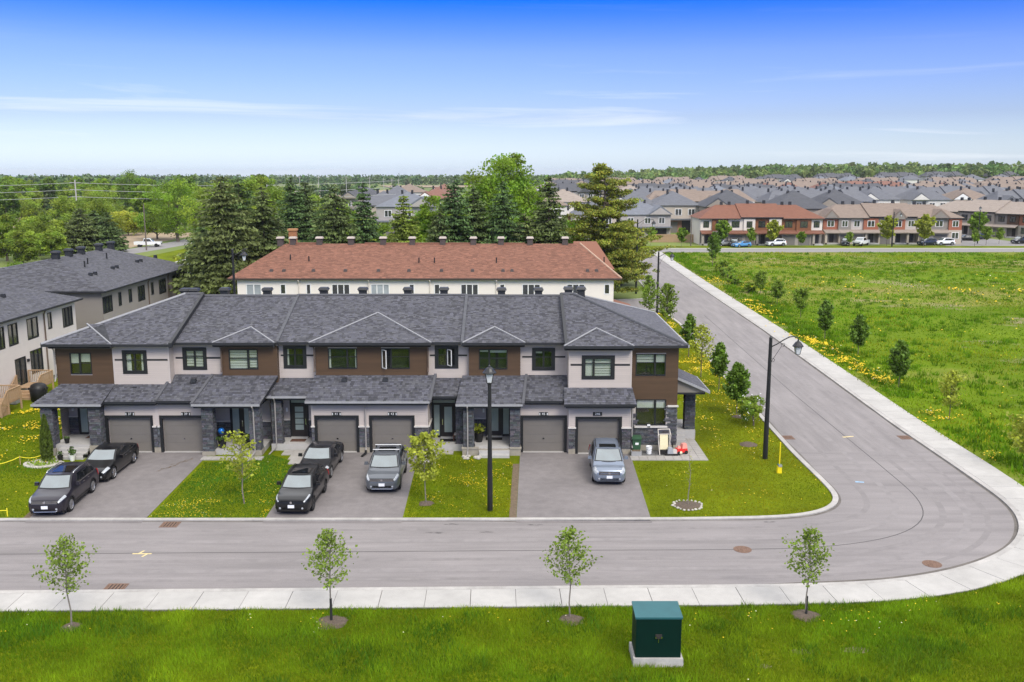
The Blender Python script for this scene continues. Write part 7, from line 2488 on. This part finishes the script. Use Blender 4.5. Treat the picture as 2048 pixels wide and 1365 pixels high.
# ------------------------------------------------------------------ street furniture and small things
def lantern(t, x, y, z, s=1.0):
    """four-sided tapered lantern hanging below its cap; z is the underside of the cap"""
    f = MB()
    b, tp = .11 * s, .19 * s
    zb, zt = z - .48 * s, z
    P0 = [(x - b, y - b, zb), (x + b, y - b, zb), (x + b, y + b, zb), (x - b, y + b, zb)]
    P1 = [(x - tp, y - tp, zt), (x + tp, y - tp, zt), (x + tp, y + tp, zt), (x - tp, y + tp, zt)]
    for i in range(4):
        f.tube([P0[i], P1[i]], .018 * s, 4)
        f.tube([P0[i], P0[(i + 1) % 4]], .018 * s, 4)
    lo = f.build('lantern', MATS['lamp_black'], t)
    for i in range(4):
        j = (i + 1) % 4
        MB().quad(P0[i], P0[j], P1[j], P1[i]).build('pane', MATS['lamp_glass'], lo)
    c = MB()
    c.lathe([(.33 * s, zt - .01), (.34 * s, zt + .03), (.27 * s, zt + .10), (.17 * s, zt + .24), (.06 * s, zt + .31), (.05 * s, zt + .36), (.025 * s, zt + .40), (.005, zt + .47 * s)], 12, (x, y, 0))
    c.build('lantern_cap', MATS['lamp_black'], lo)

def lamp_top(label, x, y, h):
    t = thing('street_lamp', label, 'street lamp', (x, y, 0), 0, 'black street lamps')
    MB().lathe([(.135, -.1), (.135, 1.2), (.105, 3.2), (.085, h - .75), (.06, h - .7)], 12).build('pole', MATS['lamp_black'], t)
    MB().lathe([(.10, h - .82), (.13, h - .78), (.13, h - .74), (.10, h - .70)], 12).build('collar', MATS['lamp_black'], t)
    lantern(t, 0, 0, h - .28, 1.0)
    return t
def lamp_arm(label, x, y, h, rz=0.0, reach=1.55):
    t = thing('street_lamp', label, 'street lamp', (x, y, 0), rz, 'black street lamps')
    MB().lathe([(.15, -.1), (.145, 1.5), (.115, 4.5), (.095, h), (.02, h + .12)], 12).build('pole', MATS['lamp_black'], t)
    a = MB()
    pts = [(0, 0, h - .55), (.35, 0, h - .38), (.75, 0, h - .12), (1.05, 0, h + .04), (1.30, 0, h + .08), (reach, 0, h - .02), (reach + .03, 0, h - .12)]
    a.tube(pts, .035, 7)
    ao = a.build('arm', MATS['lamp_black'], t, smooth=True)
    b = MB()
    c = []
    for k_ in range(15):
        an = -2.2 + k_ * .45
        c.append((.16 + .11 * math.cos(an), 0, h - 1.30 + .11 * math.sin(an)))
    b.tube(c + [(.45, 0, h - .80), (.62, 0, h - .52)] + [(.72 + .10 * math.cos(2.6 - q * .5), 0, h - .42 + .10 * math.sin(2.6 - q * .5)) for q in range(10)], .014, 5)
    b.build('scroll_brace', MATS['lamp_black'], ao, smooth=True)
    lantern(t, reach + .03, 0, h - .50, .95)
    return t
lamp_top('black post-top street lamp on the lawn between the middle and right driveways', -1.09, 44.97, zat(740, 44.97) + .12)
lamp_arm('tall black street lamp with scrolled arm near the corner of the side street', 14.84, 53.64, zat(676, 53.64), .0)
lamp_arm('distant scrolled arm street lamp left of the side street by the young trees', 17.16, 111.2, zat(505, 111.2), .0)
lamp_arm('distant street lamp half hidden by pine boughs beyond the lane', 17.07, 129.9, zat(440, 129.9), .1, 2.2)
lamp_arm('black street lamp behind the left end of the grey row, before the spruces', -24.1, 82.0, zat(500, 82), .3, .9)
lamp_arm('street lamp before the gabled brown row across the meadow', 84.8, 212.5, zat(425, 212.5), .0)
lamp_top('post-top street lamp before the oblique brown row', 108.5, 222, 8.5)

def pole(label, x, y, h, m='pole_wood', arms=(), r=.16, group=None):
    t = thing('utility_pole', label, 'utility pole', (x, y, 0), 0, group)
    MB().lathe([(r, -.2), (r * .65, h)], 8).build('pole', MATS[m], t)
    for z, w in arms:
        MB().box(-w, w, -.07, .07, z - .08, z + .08).build('crossarm', MATS[m], t)
    return t
pA, pB = gp(152, 500), None
PX = [(-108.0, 238.0, 15.6), (-196.0, 232.0, 15.2), (-18.0, 262.0, 15)]
pole('tall grey power pole with three crossarms above the left trees', -108, 238, zat(360, 238), 'pole_grey', [(zat(366, 238), 1.3), (zat(380, 238), 1.3), (zat(394, 238), 1.3)], .22)
pole('brown wooden utility pole beside the country road', -78.0, 203, zat(408, 203), 'pole_wood', [], .17)
pole('dark utility pole before the left end of the rust panelled row', 40.2, 214, zat(432, 214), 'pole_wood', [], .13)
for i, (px, py, y) in enumerate(((540, 360, 420), (642, 352, 640), (697, 352, 620), (743, 354, 640), (771, 356, 700), (787, 357, 720), (800, 358, 760), (605, 352, 700))):
    x = (px - 1024) / FPX * y
    pole('thin pale power pole in the distant fields left of centre', x, y, zat(py, y), 'pole_grey', [(zat(py + 3, y), 1.4)], .22, 'distant power poles')
def wires(label, x0, y0, z0, x1, y1, z1, sag):
    mb = MB()
    pts = []
    for k_ in range(13):
        s = k_ / 12
        pts.append((x0 + (x1 - x0) * s, y0 + (y1 - y0) * s, z0 + (z1 - z0) * s - sag * 4 * s * (1 - s)))
    mb.tube(pts, .045, 4)
    tags(mb.build('power_line', MATS['wire']), label, 'power line', 'power lines of the tall grey pole')
for py, nm in ((366, 'top'), (380, 'middle'), (394, 'lowest')):
    z = zat(py, 238)
    wires(f'{nm} pale power line running left from the tall grey pole', -108, 238, z, -196, 222, z - .3, 1.0)
    wires(f'{nm} pale power line running right from the tall grey pole to the spruces', -108, 238, z, -30, 248, z + .4, 1.0)

# green utility cabinet in the near grass
t = thing('utility_cabinet', 'dark green utility cabinet on a concrete pad in the near grass', 'utility box', (4.97, 30.45, 0))
MB().tbox(-.86, .86, -.62, .62, -.05, .30, .98).build('concrete_pad', MATS['foundation' if False else 'kerb_concrete'], t)
b = MB().box(-.77, .77, -.5, .5, .30, 1.72).build('cabinet', MATS['utility_green'], t)
MB().slab([(-.80, -.54, 1.78), (.80, -.54, 1.78), (.80, .54, 1.86), (-.80, .54, 1.86)], .07).build('lid', MATS['utility_lid'], t)
MB().box(-.755, .755, -.515, -.50, .34, 1.68).build('door', MATS['utility_green'], t)
MB().box(-.11, .11, -.55, -.515, 1.0, 1.16).build('hasp', MATS['iron'], t)
MB().box(-.015, .015, -.54, -.515, .86, 1.0).build('padlock', MATS['chrome'], t)
for sx in (-1, 1):
    MB().box(sx * .10 - .025, sx * .10 + .025, -.56, -.52, 1.02, 1.08).build('bolt', MATS['chrome'], t)
MB().box(.77, .80, -.3, .3, 1.3, 1.6).build('side_vent', MATS['utility_green'], t)
# yellow marker
t = thing('gas_marker', 'yellow utility marker post with a boxy foot on the corner lawn', 'marker post', (14.93, 51.0, 0))
MB().tbox(-.13, .13, -.12, .12, 0, .42, .85).build('base_box', MATS['marker_yellow'], t)
MB().lathe([(.035, .4), (.035, 1.75), (.02, 1.78)], 8).build('post', MATS['marker_yellow'], t)
MB().box(-.08, .12, -.14, -.10, .38, .50).build('label_plate', MATS['ac_grey'], t)
MB().box(-.10, .10, -.08, .08, .42, .50).build('cap', MATS['utility_lid'], t)
# rope with stakes left
t = thing('rope_fence', 'sagging yellow rope on short stakes across the left lawn', 'rope fence', (-27, 50, 0))
pts = [(-27.1, 53.6), (-28.2, 52.4), (-30.0, 50.9), (-31.6, 49.4), (-33.5, 48.0)]
mb = MB()
cc = []
for (a, b_), (c_, d_) in zip(pts[:-1], pts[1:]):
    for k_ in range(6):
        s = k_ / 6
        cc.append((a + (c_ - a) * s + 27, b_ + (d_ - b_) * s - 50, .5 - .22 * 4 * s * (1 - s)))
mb.tube(cc, .022, 5).build('rope', MATS['rope_yellow'], t)
for a, b_ in pts:
    MB().lathe([(.025, 0), (.02, .55)], 6, (a + 27, b_ - 50, 0)).build('stake', MATS['deck_wood'], t)
t = thing('rope_fence', 'low yellow cord between stakes by the left kerb', 'rope fence', (-24.6, 44.1, 0))
MB().tube([(-5, .1, .30), (-3, .05, .24), (0, 0, .34)], .02, 5).build('rope', MATS['rope_yellow'], t)
MB().lathe([(.03, 0), (.025, .45)], 6).build('stake', MATS['rope_yellow'], t)
MB().lathe([(.03, 0), (.025, .45)], 6, (-5, .1, 0)).build('stake', MATS['rope_yellow'], t)

# patio of the corner unit: pavers one by one
pv = thing('patio', 'pale paved L-shaped path round the corner unit', 'paved path', (9, 54, 0))
for i in range(9):
    for j in range(2):
        x0 = 6.95 + i * .5
        if j == 1 and x0 < 10.4 and False: continue
        g = .008
        zt = .055 + random.uniform(-.004, .004)
        MB().box(x0 + g - 9, x0 + .5 - g - 9, 53.25 + j * .42 + g - 54, 53.25 + (j + 1) * .42 - g - 54, 0, zt).build('paver', MATS['paver'], pv)
for j in range(10):
    for i in range(3):
        x0 = 9.95 + i * .5
        y0 = 54.09 + j * .42
        MB().box(x0 + .008 - 9, x0 + .492 - 9, y0 + .008 - 54, y0 + .412 - 54, 0, .055 + random.uniform(-.004, .004)).build('paver', MATS['paver'], pv)
for i in range(6):
    for j in range(2):
        x0, y0 = 7.15 + i * .46, 54.1 + j * .55
        MB().box(x0 + .01 - 9, x0 + .45 - 9, y0 + .01 - 54, y0 + .54 - 54, 0, .05).build('dark_paver', MATS['dark_paver'], pv)
# walkways of slabs at the other doors
def walkway(label, rects, x, y):
    t = thing('walkway', label, 'paved path', (x, y, 0))
    for a, b_, c_, d_ in rects:
        MB().box(a + .008 - x, b_ - .008 - x, c_ + .008 - y, d_ - .008 - y, 0, .06 + random.uniform(-.005, .005)).build('paver', MATS['paver'], t)
walkway('slab path at the foot of the porch with the blue balloon', [(-18.2 + .6 * i, -17.6 + .6 * i, 53.3, 53.95) for i in range(6)], -16.5, 53.6)
walkway('stepped slab path beside the left garage of the middle pair', [(-13.7 + .6 * i, -13.1 + .6 * i, 54.3, 55.2) for i in range(3)] + [(-13.1 + .6 * i, -12.5 + .6 * i, 53.4, 54.3) for i in range(2)] + [(-12.9, -12.2, 52.5, 53.4)], -12.9, 54)
walkway('slab path before the double glazed entry right of the middle garages', [(-5.3, -4.4, 53.9 + .62 * i - 1.3, 54.52 + .62 * i - 1.3) for i in range(4)] + [(-4.4, -3.5, 54.5, 55.15)], -4.6, 54)
def doormat(label, x0, x1, y, z, m):
    t = thing('doormat', label, 'doormat', ((x0 + x1) / 2, y, z))
    w = (x1 - x0) / 2
    MB().box(-w, w, -.28, .28, 0, .02).build('mat', MATS[m], t)
    MB().box(-w + .05, w - .05, -.23, .23, .02, .024).build('pile', MATS[m], t)
doormat('brown doormat at the leftmost front door', -25.95, -25.0, 56.1, .62, 'mat_brown')
doormat('reddish brown doormat before the four pane door', -13.5, -12.6, 56.05, .42, 'mat_brown')
doormat('black doormat at the entry right of the middle garages', -4.4, -3.4, 56.05, .42, 'mat_black')
doormat('black doormat at the porch behind the street lamp', -1.6, -.6, 56.1, .50, 'mat_black')
doormat('dark doormat at the porch with the blue balloon', -16.8, -15.7, 56.1, .32, 'mat_black')
def potplant(label, x, y, z, s, potm, leafm, hh=.4, n=70, tall=False):
    t = thing('potted_plant', label, 'potted plant', (x, y, z))
    MB().lathe([(.13 * s, 0), (.20 * s, .36 * s), (.22 * s, .40 * s), (.17 * s, .38 * s)], 14).build('pot', MATS[potm], t)
    r = np.random.default_rng(int(abs(x) * 77))
    u = rand_dirs(r, n) * (r.random((n, 1)) ** .4) * (.26 * s, .26 * s, hh * s * .6)
    P = u + (0, 0, .4 * s + hh * s * .5)
    V, T = leaf_quads(r, P, r.uniform(.10, .2, n) * s, np.ones((n, 3)) * r.uniform(.7, 1.3, (n, 1)))
    leaf_obj('foliage', t, V, T, leafm)
potplant('round green topiary in a white pot at the foot of the left steps', -25.6, 53.25, 0, .9, 'white_plastic', 'shrub', .55, 110)
potplant('black square planter on the porch of the left unit', -26.55, 54.75, .62, .8, 'pot_black', 'needle_dark', .12, 30)
potplant('dark pot with low greenery beside the narrow cedar', -26.3, 53.25, 0, .8, 'pot_black', 'shrub', .3, 50)
potplant('large black pot with yellow green leaves on the porch behind the street lamp', -2.0, 55.5, .5, 1.5, 'pot_black', 'leaf_lime', .35, 60)
potplant('tall black planter with reddish flowers on the balloon porch', -15.75, 54.85, .32, 1.2, 'pot_black', 'shrub', .3, 60)
potplant('black planter behind the blue balloon', -17.3, 54.8, .32, 1.3, 'pot_black', 'shrub', .15, 30)
t = thing('balloon', 'shiny blue foil balloon on a porch planter', 'balloon', (-17.3, 54.7, .95))
MB().lathe([(.01, -.2), (.12, -.15), (.2, 0), (.17, .13), (.08, .2), (.01, .21)], 16, (0, 0, .42)).build('foil', MATS['balloon_blue'], t, smooth=True)
MB().tube([(0, 0, .14), (0, .02, -.1)], .006, 4).build('ribbon', MATS['white_plastic'], t)
# bench-like dark thing on the porch of 43
t = thing('porch_bench', 'dark low bench with a light cushion against the stone pier', 'bench', (-3.25, 56.1, .42))
MB().box(-.35, .35, -.25, .25, .3, .36).build('seat', MATS['mat_brown'], t)
for sx in (-.3, .3):
    for sy in (-.2, .2):
        MB().box(sx - .03, sx + .03, sy - .03, sy + .03, 0, .3).build('leg', MATS['mat_brown'], t)
MB().tbox(-.28, .28, -.2, .2, .36, .46, .9).build('cushion', MATS['rock_pale'], t)
# pale stones by the porch of 45
r_ = np.random.default_rng(15)
for i in range(16):
    s = r_.uniform(.08, .17)
    o = MB().lathe([(.02, 0), (s, s * .3), (s * .85, s * .8), (s * .3, s * 1.05)], 7).build('rock', MATS['rock_pale'])
    tags(o, 'pale rounded rock heaped at the foot of the lamp-side porch', 'rock', 'pale rocks by the porch behind the street lamp')
    place(o, (-3.0 + r_.uniform(0, 1.1), 53.75 + r_.uniform(-.25, .3), 0), r_.uniform(0, 6))
# corner unit clutter
t = thing('wheelie_bin', 'green wheeled bin between garage pier and corner window', 'bin', (7.42, 54.75, .05))
MB().tbox(-.26, .26, -.28, .28, .9, .06, .8).build('body', MATS['bin_green'], t)
MB().slab([(-.29, -.34, .95), (.29, -.34, .95), (.29, .32, 1.0), (-.29, .32, 1.0)], .06).build('lid', MATS['bin_green'], t)
MB().box(-.1, .1, -.287, -.275, .55, .68).build('sticker', MATS['white_plastic'], t)
for sx in (-1, 1):
    MB().lathe([(.1, sx * .2), (.1, sx * .26)], 10, (0, .26, .1), 'x').build('wheel', MATS['rubber'], t)
t = thing('lounge_chair', 'folded white framed chair with cream cloth leaning by the corner window', 'chair', (9.05, 54.55, .05), R(4))
fr_ = MB()
for sx in (-1, 1):
    fr_.tube([(sx * .38, -.35, 0), (sx * .42, .1, 1.15), (sx * .42, .25, 1.75)], .03, 6)
    fr_.tube([(sx * .42, .25, 1.75), (sx * .46, -.1, 1.35), (sx * .42, .0, .9)], .025, 6)
fr_.tube([(-.42, .25, 1.75), (.42, .25, 1.75)], .03, 6)
fr_.tube([(-.42, .15, 1.4), (.42, .15, 1.4)], .025, 6)
t.scale = (.82, .82, .82)
fr_.build('frame', MATS['siding_cream'], t)
MB().grid([[(x, -.02 + .16 * (z - .2), z) for x in (-.30, -.1, .1, .30)] for z in (.25, .5, .9, 1.3, 1.42)]).build('cloth', MATS['cream_cloth'], t)
MB().tbox(-.35, .35, -.28, .1, 0, .3, .9).build('seat', MATS['mat_black'], t)
t = thing('bucket', 'white bucket on the dark pavers below the corner window', 'bucket', (8.15, 54.5, .05))
MB().lathe([(.14, 0), (.18, .44), (.19, .46), (.165, .45), (.13, .05)], 16).build('body', MATS['white_plastic'], t)
MB().tube([(-.18, 0, .42), (-.15, -.1, .3), (0, -.18, .26), (.15, -.1, .3), (.18, 0, .42)], .008, 4).build('handle', MATS['chrome'], t)
t = thing('toy_car', 'red and pink ride-on toy car on the corner patio', 'toy', (10.05, 54.45, .06), R(-70))
MB().tbox(-.18, .18, -.38, .38, .12, .36, .85).build('body', MATS['toy_red'], t)
MB().tbox(-.16, .16, .0, .34, .34, .62, .8).build('seat_back', MATS['toy_pink'], t)
MB().tbox(-.10, .10, -.28, -.05, .34, .50, .6).build('steering_post', MATS['toy_pink'], t)
for sx in (-1, 1):
    for yy in (-.25, .25):
        MB().lathe([(.11, sx * .14), (.11, sx * .21)], 12, (0, yy, .11), 'x').build('wheel', MATS['rubber'], t)
t = thing('garden_trolley', 'heap of grey cushions and a dark tray beside the cream chair', 'cushions', (9.5, 54.25, .05))
MB().tbox(-.45, .3, -.2, .2, 0, .1, .95).build('tray', MATS['mat_black'], t)
MB().tbox(-.30, .05, -.14, .2, .1, .46, .7).build('cushion', MATS['cushion_grey'], t)
MB().tbox(-.02, .3, -.1, .22, .1, .33, .7).build('cushion', MATS['siding_pale'], t)
MB().lathe([(.01, 0), (.13, .08), (.12, .18), (.01, .24)], 10, (.48, .05, 0)).build('ball', MATS['cream_cloth'], t, smooth=True)
MB().box(-.03, .03, -.03, .03, .1, .72).build('upright', MATS['mat_black'], t)
t = thing('planter_box', 'grey concrete planter under the green wheeled bin', 'planter', (7.35, 54.2, 0))
MB().box(-.3, .3, -.2, .2, 0, .32).build('box', MATS['ac_grey'], t)
MB().box(-.25, .25, -.15, .15, .32, .34).build('soil', MATS['soil'], t)

# left yard: decks, fence, air conditioner, barbecue
def deck(label, x, y, w, d, h, steps_dir=-1):
    t = thing('deck', label, 'deck', (x, y, 0))
    for i in range(int(w / .15)):
        MB().box(i * .15 + .004, i * .15 + .146, 0, d, h - .05, h).build('board', MATS['deck_wood'], t)
    for xx in (.05, w - .05):
        for yy in (.05, d - .05):
            MB().box(xx - .05, xx + .05, yy - .05, yy + .05, 0, h + .95).build('post', MATS['deck_wood'], t)
    for a, b_ in (((.05, d - .05), (w - .05, d - .05)), ((w - .05, .05), (w - .05, d - .05))):
        f = MB().tube([(a[0], a[1], h + .93), (b_[0], b_[1], h + .93)], .045, 4)
        f.build('top_rail', MATS['deck_wood'], t)
        n = int(math.hypot(b_[0] - a[0], b_[1] - a[1]) / .13)
        for k_ in range(1, n):
            s = k_ / n
            px_, py_ = a[0] + (b_[0] - a[0]) * s, a[1] + (b_[1] - a[1]) * s
            MB().box(px_ - .02, px_ + .02, py_ - .02, py_ + .02, h + .08, h + .9).build('baluster', MATS['deck_wood'], t)
    for k_ in range(3):
        MB().box(.1, w - .1, -.28 * (k_ + 1), -.28 * k_, 0, h - (k_ + 1) * h / 4).build('step', MATS['deck_wood'], t)
    for xx in (.05, w - .05):
        MB().tube([(xx, 0, h + .93), (xx, -.95, .95)], .045, 4).build('handrail', MATS['deck_wood'], t)
        MB().box(xx - .05, xx + .05, -1.0, -.9, 0, .95).build('post', MATS['deck_wood'], t)
        for k_ in range(1, 7):
            MB().box(xx - .02, xx + .02, -.14 * k_ - .02, -.14 * k_ + .02, max(.1, h - .14 * k_ * h), h + .9 - .14 * k_ * .55).build('baluster', MATS['deck_wood'], t)
    return t
deck('wooden deck stairs with railings at the patio door of the pale house', -36.9, 69.0, 1.9, 1.9, .75)
deck('second wooden deck stairs cut by the left edge of the picture', -37.0, 63.9, 2.2, 1.8, .75)
t = thing('air_conditioner', 'grey outdoor air conditioner unit beside the deck stairs', 'air conditioner', (-36.2, 67.1, 0))
MB().box(-.42, .42, -.42, .42, .05, .95).build('casing', MATS['ac_grey'], t)
MB().lathe([(.34, .95), (.34, .98), (.05, .99)], 16).build('fan_grille', MATS['mat_black'], t)
for k_ in range(8):
    MB().box(-.40, .40, -.432, -.42, .12 + k_ * .1, .16 + k_ * .1).build('louvre', MATS['ac_grey'], t)
t = thing('barbecue', 'barbecue under a black cover in the left yard', 'barbecue', (-34.75, 68.0, 0))
MB().lathe([(.55, 0), (.58, .5), (.62, .9), (.5, 1.2), (.3, 1.3), (.02, 1.33)], 14).build('cover', MATS['black_cover'], t, smooth=True)
MB().box(-.62, .62, -.25, .25, .85, 1.0).build('side_shelf', MATS['black_cover'], t)
t = thing('wooden_fence', 'weathered wooden fence panel between the pale house and the row', 'fence', (-34.6, 75.2, 0))
for i in range(17):
    MB().box(-1.75 + i * .2 + .004, -1.75 + i * .2 + .196, -.02, .02, .05, 2.1).build('board', MATS['fence_wood'], t)
for z in (.5, 1.25, 2.1):
    MB().box(-1.75, 1.65, -.06, -.021, z - .05, z + .05).build('rail', MATS['fence_wood'], t)
for x_ in (-1.85, 1.75):
    MB().box(x_ - .06, x_ + .06, -.06, .06, 0, 2.25).build('post', MATS['black_trim'], t)
# fence before the far grey houses and a round street mirror-like sign are too small to build
t = thing('wooden_fence', 'pale wooden fence left of the rust panelled row', 'fence', (38.5, 226, 0))
for i in range(30):
    MB().box(-6 + i * .4 + .01, -6 + i * .4 + .39, -.03, .03, 0, 1.9).build('board', MATS['deck_wood'], t)
MB().box(-6, 6, -.07, -.031, 1.5, 1.6).build('rail', MATS['deck_wood'], t)

# ------------------------------------------------------------------ air
HAZE = 0.00007
hz = MB().box(-5100, 5100, -500, 8100, -32.0, 31.0)
hm = bpy.data.materials.new('haze')
hm.use_nodes = True
hm.node_tree.nodes.clear()
ho = hm.node_tree.nodes.new('ShaderNodeOutputMaterial')
hv = hm.node_tree.nodes.new('ShaderNodeVolumePrincipled')
hv.inputs['Color'].default_value = (.98, .99, 1.0, 1)
hv.inputs['Density'].default_value = HAZE
hv.inputs['Anisotropy'].default_value = .2
hm.node_tree.links.new(hv.outputs[0], ho.inputs['Volume'])
hz.build('haze', hm, kind='stuff', label='thin pale haze over the countryside')
